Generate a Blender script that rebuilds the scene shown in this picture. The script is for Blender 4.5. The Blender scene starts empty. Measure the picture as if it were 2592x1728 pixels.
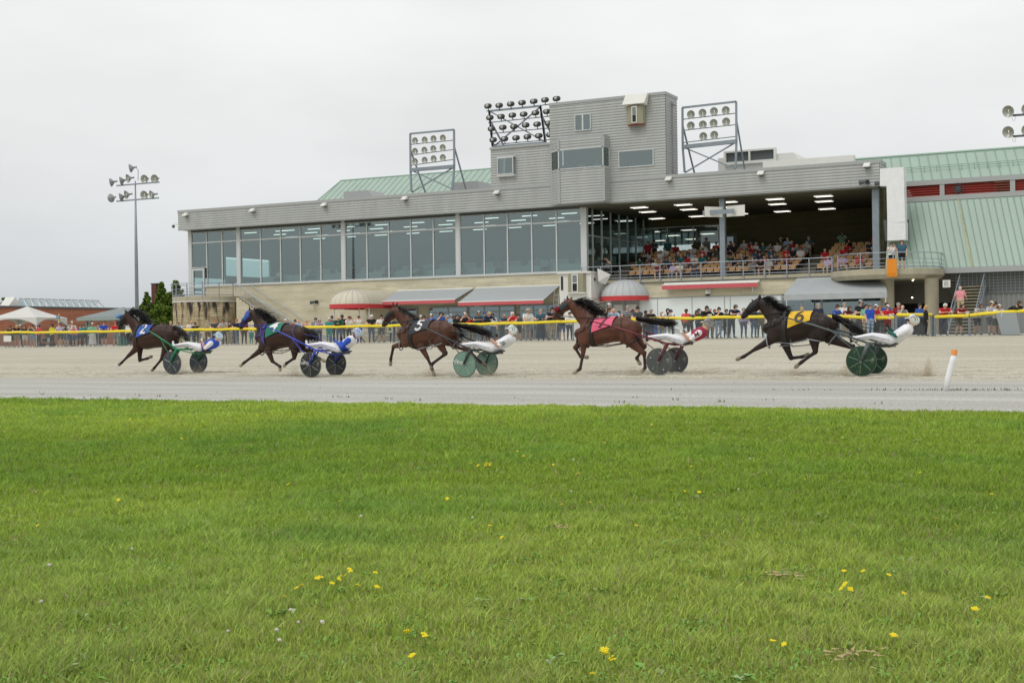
import bpy, math, random
import numpy as np
from mathutils import Vector, Matrix, noise
random.seed(7); rng = np.random.default_rng(7)
SC = bpy.context.scene; COL = SC.collection
# ------------------------------------------------ camera
F_PX, CX, CY, H = 3306.0, 1296.0, 864.0, 1.08
R_CAM = Matrix.Rotation(math.radians(27.05), 3, 'Z') @ Matrix.Rotation(math.pi/2+math.radians(-0.19), 3, 'X') @ Matrix.Rotation(-0.0139, 3, 'Z')
cam = bpy.data.cameras.new('camera'); cam.sensor_width = 36; cam.lens = F_PX/2592*36; cam.clip_end = 6000; cam.clip_start = 0.05
cam_o = bpy.data.objects.new('camera', cam); COL.objects.link(cam_o)
cam_o.matrix_world = Matrix.Translation((0, 0, H)) @ R_CAM.to_4x4()
SC.camera = cam_o
# ------------------------------------------------ sky
SUN_EL, SUN_ROT = math.radians(52), math.radians(200)
w = bpy.data.worlds.new('World'); SC.world = w; w.use_nodes = True
nt = w.node_tree; nt.nodes.clear()
def N(t, **k):
    n = nt.nodes.new(t)
    for a, b in k.items(): setattr(n, a, b)
    return n
sky = N('ShaderNodeTexSky', sky_type='NISHITA', sun_disc=False, sun_elevation=SUN_EL, sun_rotation=SUN_ROT, air_density=1.5, dust_density=6.0)
tc = N('ShaderNodeTexCoord'); sep = N('ShaderNodeSeparateXYZ'); nt.links.new(tc.outputs['Generated'], sep.inputs[0])
ramp = N('ShaderNodeValToRGB')
for i, (p, c) in enumerate([(0.0, (5.2, 5.6, 5.9)), (0.045, (6.5, 6.8, 7.0)), (0.13, (8.1, 8.25, 8.3)), (0.30, (9.1, 9.05, 9.0))]):
    e = ramp.color_ramp.elements[i] if i < 2 else ramp.color_ramp.elements.new(p)
    e.position = p; e.color = (c[0]/10, c[1]/10, c[2]/10, 1)
nt.links.new(sep.outputs['Z'], ramp.inputs[0])
mp = N('ShaderNodeMapping'); mp.inputs['Scale'].default_value = (1.6, 1.6, 4.5); nt.links.new(tc.outputs['Generated'], mp.inputs[0])
no = N('ShaderNodeTexNoise'); no.inputs['Scale'].default_value = 2.2; no.inputs['Detail'].default_value = 4; nt.links.new(mp.outputs[0], no.inputs['Vector'])
mr = N('ShaderNodeMapRange'); mr.inputs[3].default_value = 9.7; mr.inputs[4].default_value = 11.3; mr.inputs[1].default_value = .3; mr.inputs[2].default_value = .7
nt.links.new(no.outputs[0], mr.inputs[0])
vm = N('ShaderNodeVectorMath', operation='SCALE'); nt.links.new(ramp.outputs[0], vm.inputs[0]); nt.links.new(mr.outputs[0], vm.inputs['Scale'])
mx = N('ShaderNodeMix', data_type='RGBA'); mx.inputs['Factor'].default_value = 0.93
nt.links.new(sky.outputs[0], mx.inputs[6]); nt.links.new(vm.outputs[0], mx.inputs[7])
bg = N('ShaderNodeBackground'); bg.inputs['Strength'].default_value = 0.1; nt.links.new(mx.outputs[2], bg.inputs[0])
ow = N('ShaderNodeOutputWorld'); nt.links.new(bg.outputs[0], ow.inputs[0])
sun = bpy.data.lights.new('sun', 'SUN'); sun.energy = 0.9; sun.angle = math.radians(25); sun.color = (1, .985, .96)
so = bpy.data.objects.new('sun', sun); COL.objects.link(so)
so.rotation_euler = Vector((math.sin(SUN_ROT)*math.cos(SUN_EL), math.cos(SUN_ROT)*math.cos(SUN_EL), math.sin(SUN_EL))).to_track_quat('Z', 'Y').to_euler()
SC.view_settings.view_transform = 'Standard'; SC.view_settings.look = 'None'; SC.view_settings.exposure = 0.0; SC.view_settings.gamma = 1
SC.cycles.max_bounces = 6; SC.cycles.diffuse_bounces = 3; SC.cycles.transparent_max_bounces = 24; SC.cycles.glossy_bounces = 3; SC.cycles.transmission_bounces = 4; SC.cycles.caustics_reflective = False; SC.cycles.caustics_refractive = False
# ------------------------------------------------ measuring: a sight line through the picture met with a plane
def ray(x, y): return R_CAM @ Vector(((x-CX)/F_PX, -(y-CY)/F_PX, -1))
def onY(x, y, Y):
    d = ray(x, y); t = Y/d.y; return Vector((d.x*t, Y, H+d.z*t))
def onZ(x, y, z):
    d = ray(x, y); t = (z-H)/d.z; return Vector((d.x*t, d.y*t, z))
def depth(P): return -(R_CAM.transposed() @ (Vector(P)-Vector((0, 0, H)))).z
def ground_z(Y):
    if Y < 29.5: return 0.0
    if Y < 62.3: return (Y-29.5)*0.0262
    return 0.859
# ------------------------------------------------ objects
CHILDREN = {}
def link(name, data, parent=None):
    o = bpy.data.objects.new(name, data); COL.objects.link(o)
    if parent is not None: o.parent = parent; CHILDREN.setdefault(parent.name, []).append(o)
    return o
def tag(o, label=None, cat=None, group=None, kind=None):
    if label: o['label'] = label
    if cat: o['category'] = cat
    if group: o['group'] = group
    if kind: o['kind'] = kind
    return o
def thing(name, label, cat, loc=(0, 0, 0), rz=0, group=None):
    o = link(name, None); o.location = loc; o.rotation_euler = (0, 0, rz); o.empty_display_size = .1
    return tag(o, label, cat, group)
def copy_tree(o, parent=None):
    c = o.copy(); COL.objects.link(c); c.parent = parent
    for ch in list(CHILDREN.get(o.name, [])):
        d = copy_tree(ch, c)
        CHILDREN.setdefault(c.name, []).append(d)
    return c
class MB:
    def __init__(s): s.v = []; s.f = []; s.m = []
    def add(s, vs, fs, m=0):
        b = len(s.v); s.v += [tuple(v) for v in vs]; s.f += [tuple(b+i for i in f) for f in fs]; s.m += [m]*len(fs); return s
    def box(s, x0, x1, y0, y1, z0, z1, m=0):
        return s.add([(x, y, z) for z in (z0, z1) for y in (y0, y1) for x in (x0, x1)],
                     [(0, 2, 3, 1), (4, 5, 7, 6), (0, 1, 5, 4), (2, 6, 7, 3), (0, 4, 6, 2), (1, 3, 7, 5)], m)
    def cbox(s, c, d, m=0): return s.box(c[0]-d[0]/2, c[0]+d[0]/2, c[1]-d[1]/2, c[1]+d[1]/2, c[2]-d[2]/2, c[2]+d[2]/2, m)
    def quad(s, a, b, c, d, m=0): return s.add([a, b, c, d], [(0, 1, 2, 3)], m)
    def beam(s, a, b, wx, wz=None, m=0):   # square bar from a to b
        return s.tube([a, b], [wx*.7071, wx*.7071], 4, m, phase=math.pi/4)
    def tube(s, pts, r, n=8, m=0, cap=True, phase=0.0, flat=1.0):
        pts = [Vector(p) for p in pts]; k = len(pts)
        if not hasattr(r, '__len__'): r = [r]*k
        vs = []; up0 = None
        for i, p in enumerate(pts):
            t = (pts[min(i+1, k-1)]-pts[max(i-1, 0)])
            t = t.normalized() if t.length > 1e-9 else Vector((0, 0, 1))
            if up0 is None:
                up0 = Vector((0, 0, 1)) if abs(t.z) < .9 else Vector((0, 1, 0))
            a = t.cross(up0)
            a = a.normalized() if a.length > 1e-6 else Vector((1, 0, 0)); b = a.cross(t).normalized(); up0 = b
            for j in range(n):
                an = phase+2*math.pi*j/n
                vs.append(p+a*(math.cos(an)*r[i])+b*(math.sin(an)*r[i]*flat))
        fs = []
        for i in range(k-1):
            for j in range(n):
                fs.append((i*n+j, i*n+(j+1) % n, (i+1)*n+(j+1) % n, (i+1)*n+j))
        if cap: fs += [tuple(range(n))[::-1], tuple((k-1)*n+j for j in range(n))]
        return s.add(vs, fs, m)
    def loft(s, pts, ra, rb, n=14, m=0, side=Vector((0, 1, 0))):  # elliptical sections, round ends; ra in plane, rb along side
        pts = [Vector(p) for p in pts]; k = len(pts)
        T = []
        for i in range(k):
            t = pts[min(i+1, k-1)]-pts[max(i-1, 0)]; T.append(t.normalized())
        P, A, B, TT = [], [], [], []
        for q, f in ((-.95, .32), (-.75, .66), (-.42, .9)):
            P.append(pts[0]+T[0]*ra[0]*q); A.append(ra[0]*f); B.append(rb[0]*f); TT.append(T[0])
        for i in range(k): P.append(pts[i]); A.append(ra[i]); B.append(rb[i]); TT.append(T[i])
        for q, f in ((.42, .9), (.75, .66), (.95, .32)):
            P.append(pts[-1]+T[-1]*ra[-1]*q); A.append(ra[-1]*f); B.append(rb[-1]*f); TT.append(T[-1])
        vs = []
        for p, a, b, t in zip(P, A, B, TT):
            u = t.cross(side); u = u.normalized() if u.length > 1e-4 else Vector((1, 0, 0)); v = u.cross(t).normalized()
            for j in range(n):
                an = 2*math.pi*j/n; vs.append(p+u*(math.cos(an)*a)+v*(math.sin(an)*b))
        K = len(P); fs = []
        for i in range(K-1):
            for j in range(n): fs.append((i*n+j, i*n+(j+1) % n, (i+1)*n+(j+1) % n, (i+1)*n+j))
        fs += [tuple(range(n))[::-1], tuple((K-1)*n+j for j in range(n))]
        return s.add(vs, fs, m)
    def ball(s, c, r, n=12, m=0):
        if not hasattr(r, '__len__'): r = (r, r, r)
        vs = []; fs = []; h = n//2
        for i in range(h+1):
            th = math.pi*i/h
            for j in range(n):
                ph = 2*math.pi*j/n
                vs.append((c[0]+r[0]*math.sin(th)*math.cos(ph), c[1]+r[1]*math.sin(th)*math.sin(ph), c[2]+r[2]*math.cos(th)))
        for i in range(h):
            for j in range(n): fs.append((i*n+j, (i+1)*n+j, (i+1)*n+(j+1) % n, i*n+(j+1) % n))
        return s.add(vs, fs, m)
    def lathe(s, c, prof, n=24, m=0, a0=0, a1=2*math.pi, axis='Z'):  # prof: (r, h)
        full = abs(a1-a0-2*math.pi) < 1e-6; q = n if full else n+1; vs = []; fs = []
        for r, h in prof:
            for j in range(q):
                a = a0+(a1-a0)*j/n
                x, y, z = r*math.cos(a), r*math.sin(a), h
                if axis == 'Y': x, y, z = x, z, y
                vs.append((c[0]+x, c[1]+y, c[2]+z))
        for i in range(len(prof)-1):
            for j in range(n):
                j2 = (j+1) % q if full else j+1
                fs.append((i*q+j, i*q+j2, (i+1)*q+j2, (i+1)*q+j))
        return s.add(vs, fs, m)
    def prism(s, poly, d, m=0):   # poly: 3D points (planar), d: offset vector
        k = len(poly); d = Vector(d); vs = [Vector(p) for p in poly]+[Vector(p)+d for p in poly]
        fs = [tuple(range(k))[::-1], tuple(range(k, 2*k))]+[(i, (i+1) % k, k+(i+1) % k, k+i) for i in range(k)]
        return s.add(vs, fs, m)
    def mesh(s, name, mats=(), smooth=False):
        me = bpy.data.meshes.new(name); me.from_pydata(s.v, [], s.f)
        for m in mats: me.materials.append(m)
        if any(s.m): me.polygons.foreach_set('material_index', s.m)
        if smooth: me.polygons.foreach_set('use_smooth', [True]*len(s.f))
        me.update(); return me
    def build(s, name, mats, parent=None, smooth=False):
        if not isinstance(mats, (list, tuple)): mats = [mats]
        return link(name, s.mesh(name, mats, smooth), parent)
# ------------------------------------------------ materials
MATS = {}
def lin(c): return tuple(((x/255)/12.92 if x/255 <= .04045 else ((x/255+.055)/1.055)**2.4) for x in c)
def mat(name, color, rough=.7, metal=0, var=0.0, vscale=6.0, vstretch=(1, 1, 1), bump=0.0, bscale=40.0, emit=0, col2=None, spec=.5, attr=None, det=5, sharp=None):
    if name in MATS: return MATS[name]
    m = bpy.data.materials.new(name); m.use_nodes = True; nt = m.node_tree; b = nt.nodes['Principled BSDF']
    color = tuple(color)[:3]
    b.inputs['Base Color'].default_value = (*color, 1); b.inputs['Roughness'].default_value = rough; b.inputs['Metallic'].default_value = metal
    b.inputs['Specular IOR Level'].default_value = spec
    L = nt.links.new
    if var or bump or col2: 
        tc = nt.nodes.new('ShaderNodeTexCoord'); mp = nt.nodes.new('ShaderNodeMapping'); mp.inputs['Scale'].default_value = vstretch; L(tc.outputs['Object'], mp.inputs[0])
    base = None
    if attr:
        at = nt.nodes.new('ShaderNodeAttribute'); at.attribute_name = attr; base = at.outputs['Color']
    if var or col2:
        n = nt.nodes.new('ShaderNodeTexNoise'); n.inputs['Scale'].default_value = vscale; n.inputs['Detail'].default_value = det; n.inputs['Roughness'].default_value = .6; L(mp.outputs[0], n.inputs['Vector'])
        r = nt.nodes.new('ShaderNodeMapRange'); s0, s1 = sharp or (.3, .7); r.inputs[1].default_value = s0; r.inputs[2].default_value = s1; L(n.outputs[0], r.inputs[0])
        if col2:
            x = nt.nodes.new('ShaderNodeMix'); x.data_type = 'RGBA'; x.inputs[6].default_value = (*color, 1); x.inputs[7].default_value = (*col2[:3], 1)
            if base: L(base, x.inputs[6])
            L(r.outputs[0], x.inputs[0]); base = x.outputs[2]
        if var:
            r2 = nt.nodes.new('ShaderNodeMapRange'); r2.inputs[3].default_value = 1-var; r2.inputs[4].default_value = 1+var; L(r.outputs[0], r2.inputs[0])
            v = nt.nodes.new('ShaderNodeVectorMath'); v.operation = 'SCALE'; v.inputs[0].default_value = color
            if base: L(base, v.inputs[0])
            L(r2.outputs[0], v.inputs['Scale']); base = v.outputs[0]
    if base: L(base, b.inputs['Base Color'])
    if bump:
        n2 = nt.nodes.new('ShaderNodeTexNoise'); n2.inputs['Scale'].default_value = bscale; n2.inputs['Detail'].default_value = 4; L(mp.outputs[0], n2.inputs['Vector'])
        bp = nt.nodes.new('ShaderNodeBump'); bp.inputs['Strength'].default_value = min(bump, 1); bp.inputs['Distance'].default_value = .02; L(n2.outputs[0], bp.inputs['Height']); L(bp.outputs[0], b.inputs['Normal'])
    if emit: b.inputs['Emission Color'].default_value = (*color, 1); b.inputs['Emission Strength'].default_value = emit
    MATS[name] = m; return m
def rgb(name, c, **k): return mat(name, lin(c), **k)
def glass(name, tint=(.55, .66, .66), gloss=.2, rough=.03):
    if name in MATS: return MATS[name]
    m = bpy.data.materials.new(name); m.use_nodes = True; nt = m.node_tree; nt.nodes.clear(); L = nt.links.new
    o = nt.nodes.new('ShaderNodeOutputMaterial'); t = nt.nodes.new('ShaderNodeBsdfTransparent'); t.inputs[0].default_value = (*tint, 1)
    g = nt.nodes.new('ShaderNodeBsdfGlossy'); g.inputs['Roughness'].default_value = rough; g.inputs[0].default_value = (.80, .95, .95, 1)
    lw = nt.nodes.new('ShaderNodeLayerWeight'); lw.inputs[0].default_value = .35
    r = nt.nodes.new('ShaderNodeMapRange'); r.inputs[3].default_value = gloss; r.inputs[4].default_value = 1.0; L(lw.outputs['Fresnel'], r.inputs[0])
    x = nt.nodes.new('ShaderNodeMixShader'); L(r.outputs[0], x.inputs[0]); L(t.outputs[0], x.inputs[1]); L(g.outputs[0], x.inputs[2]); L(x.outputs[0], o.inputs[0])
    MATS[name] = m; return m
def brick_mat(name, c1, c2, mortar, sx, sz, ms=.012, streak=None, roundc=None, rough=.85):
    """coursed masonry; u runs along the wall (or round the drum centred at roundc), v up"""
    if name in MATS: return MATS[name]
    m = bpy.data.materials.new(name); m.use_nodes = True; nt = m.node_tree; b = nt.nodes['Principled BSDF']; L = nt.links.new; b.inputs['Roughness'].default_value = rough
    tc = nt.nodes.new('ShaderNodeTexCoord'); sp = nt.nodes.new('ShaderNodeSeparateXYZ'); L(tc.outputs['Object'], sp.inputs[0])
    def M(op, a, bb=None):
        n = nt.nodes.new('ShaderNodeMath'); n.operation = op
        for i, v in enumerate((a, bb)):
            if v is None: continue
            if isinstance(v, (int, float)): n.inputs[i].default_value = v
            else: L(v, n.inputs[i])
        return n.outputs[0]
    if roundc:
        u = M('MULTIPLY', M('ARCTAN2', M('SUBTRACT', sp.outputs[1], roundc[1]), M('SUBTRACT', sp.outputs[0], roundc[0])), roundc[2])
    else: u = M('ADD', sp.outputs[0], sp.outputs[1])
    cb = nt.nodes.new('ShaderNodeCombineXYZ'); L(u, cb.inputs[0]); L(sp.outputs[2], cb.inputs[1])
    br = nt.nodes.new('ShaderNodeTexBrick'); br.inputs['Scale'].default_value = 1; br.inputs['Brick Width'].default_value = sx; br.inputs['Row Height'].default_value = sz
    br.inputs['Mortar Size'].default_value = ms; br.inputs['Mortar Smooth'].default_value = .3; br.inputs['Color1'].default_value = (*c1, 1); br.inputs['Color2'].default_value = (*c2, 1); br.inputs['Mortar'].default_value = (*mortar, 1)
    L(cb.outputs[0], br.inputs['Vector'])
    no = nt.nodes.new('ShaderNodeTexNoise'); no.inputs['Scale'].default_value = 1.3; no.inputs['Detail'].default_value = 6
    mp = nt.nodes.new('ShaderNodeMapping'); mp.inputs['Scale'].default_value = (.35, 1.6, 1); L(cb.outputs[0], mp.inputs[0]); L(mp.outputs[0], no.inputs['Vector'])
    r = nt.nodes.new('ShaderNodeMapRange'); r.inputs[1].default_value = .3; r.inputs[2].default_value = .7; r.inputs[3].default_value = .82; r.inputs[4].default_value = 1.12; L(no.outputs[0], r.inputs[0])
    v = nt.nodes.new('ShaderNodeVectorMath'); v.operation = 'SCALE'; L(br.outputs['Color'], v.inputs[0]); L(r.outputs[0], v.inputs['Scale']); base = v.outputs[0]
    if streak:   # rain stains running down from the coping at height streak[0]
        n3 = nt.nodes.new('ShaderNodeTexNoise'); n3.inputs['Scale'].default_value = 1.0; n3.inputs['Detail'].default_value = 5; mp3 = nt.nodes.new('ShaderNodeMapping'); mp3.inputs['Scale'].default_value = (2.6, .55, 1)
        L(cb.outputs[0], mp3.inputs[0]); L(mp3.outputs[0], n3.inputs['Vector'])
        dz = nt.nodes.new('ShaderNodeMapRange'); dz.inputs[1].default_value = streak[0]-streak[1]; dz.inputs[2].default_value = streak[0]; dz.inputs[3].default_value = .36; dz.inputs[4].default_value = .58; L(sp.outputs[2], dz.inputs[0])
        d = M('SUBTRACT', dz.outputs[0], M('SUBTRACT', 1.0, n3.outputs[0])); r3 = nt.nodes.new('ShaderNodeMapRange'); r3.inputs[1].default_value = -.04; r3.inputs[2].default_value = .12; L(d, r3.inputs[0])
        mxx = nt.nodes.new('ShaderNodeMix'); mxx.data_type = 'RGBA'; L(r3.outputs[0], mxx.inputs[0]); L(base, mxx.inputs[6]); mxx.inputs[7].default_value = (.035, .028, .025, 1); base = mxx.outputs[2]
    L(base, b.inputs['Base Color'])
    bp = nt.nodes.new('ShaderNodeBump'); bp.inputs['Strength'].default_value = .5; bp.inputs['Distance'].default_value = .02; L(br.outputs['Fac'], bp.inputs['Height']); bp.invert = True; L(bp.outputs[0], b.inputs['Normal'])
    MATS[name] = m; return m
# ================================================================ ground
X0, X1 = -900.0, 700.0
def strip(name, prof, m, nx=1, xs=(X0, X1)):
    b = MB()
    for i in range(len(prof)-1):
        (ya, za), (yb, zb) = prof[i], prof[i+1]
        b.quad((xs[0], ya, za), (xs[1], ya, za), (xs[1], yb, zb), (xs[0], yb, zb))
    return tag(b.build(name, m), kind='structure')
def ground_mat(name, c1, c2, c3, grain, streak, s1=.5, ga=(.68, 1.3), other=None):
    if name in MATS: return MATS[name]
    m = bpy.data.materials.new(name); m.use_nodes = True; nt = m.node_tree; b = nt.nodes['Principled BSDF']; L = nt.links.new
    b.inputs['Roughness'].default_value = .95; b.inputs['Specular IOR Level'].default_value = .15
    tc = nt.nodes.new('ShaderNodeTexCoord')
    def noise_(scale, stretch, lo, hi, det=6, rr=.65):
        mp = nt.nodes.new('ShaderNodeMapping'); mp.inputs['Scale'].default_value = stretch; L(tc.outputs['Object'], mp.inputs[0])
        n = nt.nodes.new('ShaderNodeTexNoise'); n.inputs['Scale'].default_value = scale; n.inputs['Detail'].default_value = det; n.inputs['Roughness'].default_value = rr; L(mp.outputs[0], n.inputs['Vector'])
        r = nt.nodes.new('ShaderNodeMapRange'); r.inputs[1].default_value = lo; r.inputs[2].default_value = hi; L(n.outputs[0], r.inputs[0]); return r.outputs[0], n.outputs[0]
    def mixc(f, a, bb):
        x = nt.nodes.new('ShaderNodeMix'); x.data_type = 'RGBA'; L(f, x.inputs[0])
        for i, v in ((6, a), (7, bb)):
            if isinstance(v, tuple): x.inputs[i].default_value = (*v, 1)
            else: L(v, x.inputs[i])
        return x.outputs[2]
    f1, _ = noise_(s1, streak, .38, .62)
    f2, _ = noise_(s1*5, (streak[0]*.5, streak[1], 1), .45, .72)
    f3, h3 = noise_(grain, (1, 1, 1), .3, .7, 3, .8)
    c = mixc(f1, c1, c2); c = mixc(f2, c, c3)
    if other:   # the grit gives way raggedly to the sand across a couple of metres
        g1, _ = noise_(.8, (.10, .9, 1), .38, .62); g2, _ = noise_(4, (.05, .9, 1), .45, .72); c_o = mixc(g2, mixc(g1, other[0], other[1]), other[2])
        sp = nt.nodes.new('ShaderNodeSeparateXYZ'); L(tc.outputs['Object'], sp.inputs[0]); _, rag = noise_(1.2, (.12, 1, 1), .3, .7)
        ad = nt.nodes.new('ShaderNodeMath'); ad.operation = 'MULTIPLY_ADD'; ad.inputs[1].default_value = 3.4; L(rag, ad.inputs[0]); L(sp.outputs[1], ad.inputs[2])
        bl = nt.nodes.new('ShaderNodeMapRange'); bl.inputs[1].default_value = 30.2; bl.inputs[2].default_value = 31.6; L(ad.outputs[0], bl.inputs[0]); c = mixc(bl.outputs[0], c_o, c)
    sc = nt.nodes.new('ShaderNodeMapRange'); sc.inputs[3].default_value = ga[0]; sc.inputs[4].default_value = ga[1]; L(f3, sc.inputs[0])
    v = nt.nodes.new('ShaderNodeVectorMath'); v.operation = 'SCALE'; L(c, v.inputs[0]); L(sc.outputs[0], v.inputs['Scale']); L(v.outputs[0], b.inputs['Base Color'])
    bp = nt.nodes.new('ShaderNodeBump'); bp.inputs['Strength'].default_value = .5; bp.inputs['Distance'].default_value = .015; L(h3, bp.inputs['Height']); L(bp.outputs[0], b.inputs['Normal'])
    MATS[name] = m; return m
m_inf = ground_mat('infield_soil', lin((112, 132, 48)), lin((126, 146, 58)), lin((140, 136, 84)), 60, (1, 1, 1), .6)
GR = (lin((165, 165, 158)), lin((188, 188, 183)), lin((174, 172, 163)))
m_track = ground_mat('sandy_track', lin((180, 175, 158)), lin((194, 190, 174)), lin((164, 158, 139)), 18, (.06, .8, 1), 1.0, (.55, 1.42), GR); m_grav = m_track
m_far = ground_mat('far_ground', lin((150, 150, 140)), lin((165, 162, 152)), lin((140, 145, 125)), 5, (1, 1, 1), .05)
m_apron = mat('apron_concrete', lin((190, 186, 174)), var=.10, vscale=.7, rough=.9)
strip('infield', [(-60, 0), (18.15, 0)], m_inf)
# wavy turf edge so the grass meets the grit unevenly
b = MB(); n = 700
for i in range(n):
    xa, xb = -60+i*.13, -60+(i+1)*.13
    ya = 18.2+.10*noise.noise(Vector((xa*.6, 3, 0)))+.05*noise.noise(Vector((xa*4, 0, 0))); yb = 18.2+.10*noise.noise(Vector((xb*.6, 3, 0)))+.05*noise.noise(Vector((xb*4, 0, 0)))
    b.quad((xa, 17.9, .004), (xb, 17.9, .004), (xb, yb+.08, .004), (xa, ya+.08, .004))
tag(b.build('infield_edge', m_inf), kind='structure')
strip('gravel_strip', [(18.15, 0), (29.5, 0)], m_grav)
strip('race_track', [(29.5, 0), (62.3, .859)], m_track)
strip('apron', [(62.3, .859), (62.301, .875), (104, .875)], m_apron, xs=(-400, 300))
strip('ground', [(-900, -.06), (-59.9, -.06)], m_far, xs=(-1500, 1500))
b = MB(); b.quad((-3000, 62.4, .80), (3000, 62.4, .80), (3000, 4000, .80), (-3000, 4000, .80)); tag(b.build('ground', m_far), kind='structure')
# low weeds along the grit
b = MB(); r = random.Random(5)
def weed_row(pts, b):
    for (x, y, s) in pts:
        for k in range(int(26*s)):
            a = r.random()*6.28; d = r.random()**.5*s*.5; cx, cy = x+math.cos(a)*d*1.6, y+math.sin(a)*d*.5
            h = r.uniform(.015, .06); a2 = r.random()*6.28; dx, dy = math.cos(a2)*.012, math.sin(a2)*.012; lx, ly = r.uniform(-.03, .03), r.uniform(-.03, .03)
            b.add([(cx-dx, cy-dy, 0), (cx+dx, cy+dy, 0), (cx+lx, cy+ly, h)], [(0, 1, 2)])
P = []
for sx, s in ((2208, .4), (2224, .3), (2258, .6), (2294, .5), (2304, .3), (2342, .5), (2368, .9), (2381, .5), (2421, .7), (2430, .5), (2446, .9), (2462, .5), (2493, .5), (2510, .4), (2528, .9), (2570, .5), (2585, .8), (2010, .3), (2040, .35), (2100, .3), (1960, .2), (1700, .2)):
    p = onZ(sx, 987, 0); P.append((p.x, p.y, s*.5))
for k in range(60):
    x = r.uniform(-45, 5); P.append((x, 20.6+r.gauss(0, .5)+.02*x, r.uniform(.05, .22)))
weed_row(P, b)
tag(b.build('weeds', rgb('weed_green', (92, 104, 48), rough=.8)), 'sparse low weeds growing along the pale grit strip', 'weeds', kind='stuff')
# damp clods and hoof scrapes on the sand
b = MB()
for k in range(420):
    y = 19+abs(r.gauss(0, 1))*12; 
    if y > 60: continue
    x = r.uniform(-70, 12); s = r.uniform(.006, .018); z = ground_z(y)
    b.ball((x, y, z), (s*r.uniform(1, 2.5), s, s*.6), 6)
h = MB()
for k in range(1500):
    y = 30.2+abs(r.gauss(0, 1))*3.2; x = r.uniform(-42, 6); z = ground_z(y)+.006; a_ = r.uniform(.05, .10)
    if k % 3 == 0: h.add([(x-a_*2.2, y-.03, z), (x+a_*1.6, y-.05, z), (x+a_*2.4, y+.02, z+.012), (x-a_, y+.05, z+.018)], [(0, 1, 2, 3)])
    else: h.ball((x, y, z-.01), (a_*1.2, a_*.7, .022), 8)
tag(h.build('hoof_scuffs', m_track), 'hoof prints and small ridges of sand churned up along the racing lane', 'hoof prints', kind='stuff')
tag(b.build('loose_stones', rgb('stone_bits', (146, 138, 120), rough=.9)), 'loose stones and clods scattered over the track', 'stones', kind='stuff')
# ================================================================ grandstand
m_clad = rgb('grey_cladding', (166, 169, 167), rough=.5, var=.09, vscale=1.2, vstretch=(1, 1, .22))
m_trim = rgb('grey_trim', (164, 167, 167), rough=.5)
m_trimd = rgb('dark_grey_metal', (84, 90, 92), rough=.5)
m_galv = rgb('galvanised_steel', (138, 148, 156), rough=.42, metal=.3, var=.08, vscale=3)
m_rail = rgb('painted_rail', (150, 156, 165), rough=.4, metal=.2)
m_alu = rgb('window_frame_white', (200, 204, 204), rough=.4)
m_white = rgb('white_paint', (222, 222, 216), rough=.5, var=.04, vscale=2)
m_conc = rgb('concrete', (176, 170, 148), rough=.9, var=.12, vscale=1.6, vstretch=(1, 1, .4), bump=.2)
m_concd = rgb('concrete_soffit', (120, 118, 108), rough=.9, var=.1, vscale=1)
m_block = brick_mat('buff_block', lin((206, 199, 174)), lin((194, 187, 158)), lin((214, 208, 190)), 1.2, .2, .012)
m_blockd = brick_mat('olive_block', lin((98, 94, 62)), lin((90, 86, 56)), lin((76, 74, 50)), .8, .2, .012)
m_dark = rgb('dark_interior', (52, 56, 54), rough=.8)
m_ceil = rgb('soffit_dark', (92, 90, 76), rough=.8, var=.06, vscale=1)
m_glass = glass('restaurant_glass', (.62, .84, .83), .22)
m_glass2 = glass('side_glass', (.62, .72, .70), .10)
m_dglass = glass('dark_glass', (.12, .15, .16), .16)
m_red = rgb('red_valance', (196, 62, 66), rough=.8, var=.08, vscale=4)
m_pink = rgb('faded_red_valance', (198, 92, 98), rough=.85, var=.05, vscale=4)
m_awn = rgb('grey_awning_cloth', (172, 178, 180), rough=.8, var=.03, vscale=2)
m_green = rgb('green_roof_metal', (158, 179, 166), rough=.5, var=.06, vscale=.6, vstretch=(1, 1, .3))
m_louv = rgb('red_louvre', (146, 50, 42), rough=.55)
m_tube = mat('tube_light', (1, .96, .86), emit=1.7)
m_black = rgb('black_plastic', (22, 22, 24), rough=.5)
m_tile = rgb('tile_floor', (186, 192, 184), rough=.7)
def corr(b, xa, xb, z0, z1, Y, pitch=.19, amp=.03, m=0, step=6):
    """horizontally ribbed sheet between two plan points (xa, xb are x or (x, y))"""
    A = xa if hasattr(xa, '__len__') else (xa, Y); B = xb if hasattr(xb, '__len__') else (xb, Y)
    dx, dy = B[0]-A[0], B[1]-A[1]; l = math.hypot(dx, dy); nx, ny = dy/l, -dx/l
    q = pitch/step; i0, i1 = math.ceil(z0/q+1e-6), math.floor(z1/q-1e-6); lv = [(z0, int(z0/q))]+[(k*q, k) for k in range(i0, i1+1)]+[(z1, i1)]; n = len(lv)-1; vs = []; fs = []
    for z, i in lv:
        o = amp*(0, .9, 1, 1, .5, .12)[i % step]
        vs += [(A[0]+nx*o, A[1]+ny*o, z), (B[0]+nx*o, B[1]+ny*o, z)]
    for i in range(n): fs.append((2*i, 2*i+1, 2*i+3, 2*i+2))
    b.add(vs, fs, m)
YG, YF = 86.0, 85.0
G = thing('grandstand', 'long grey ribbed grandstand with glazed dining floor, tower and open seating deck', 'grandstand', (-45, YG, .86))
GI = Matrix.Translation((45, -YG, -.86))
class GB(MB):   # builder whose world coordinates are written relative to the grandstand's base
    def build(s, name, mats, parent=None, smooth=False):
        p = G if parent is None else parent
        base = Vector((-45, YG, .86)); s.v = [tuple(Vector(v)-base) for v in s.v]
        if not isinstance(mats, (list, tuple)): mats = [mats]
        return link(name, s.mesh(name, mats, smooth), p)
for nm in ('buff_block', 'olive_block'):
    pass
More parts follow.
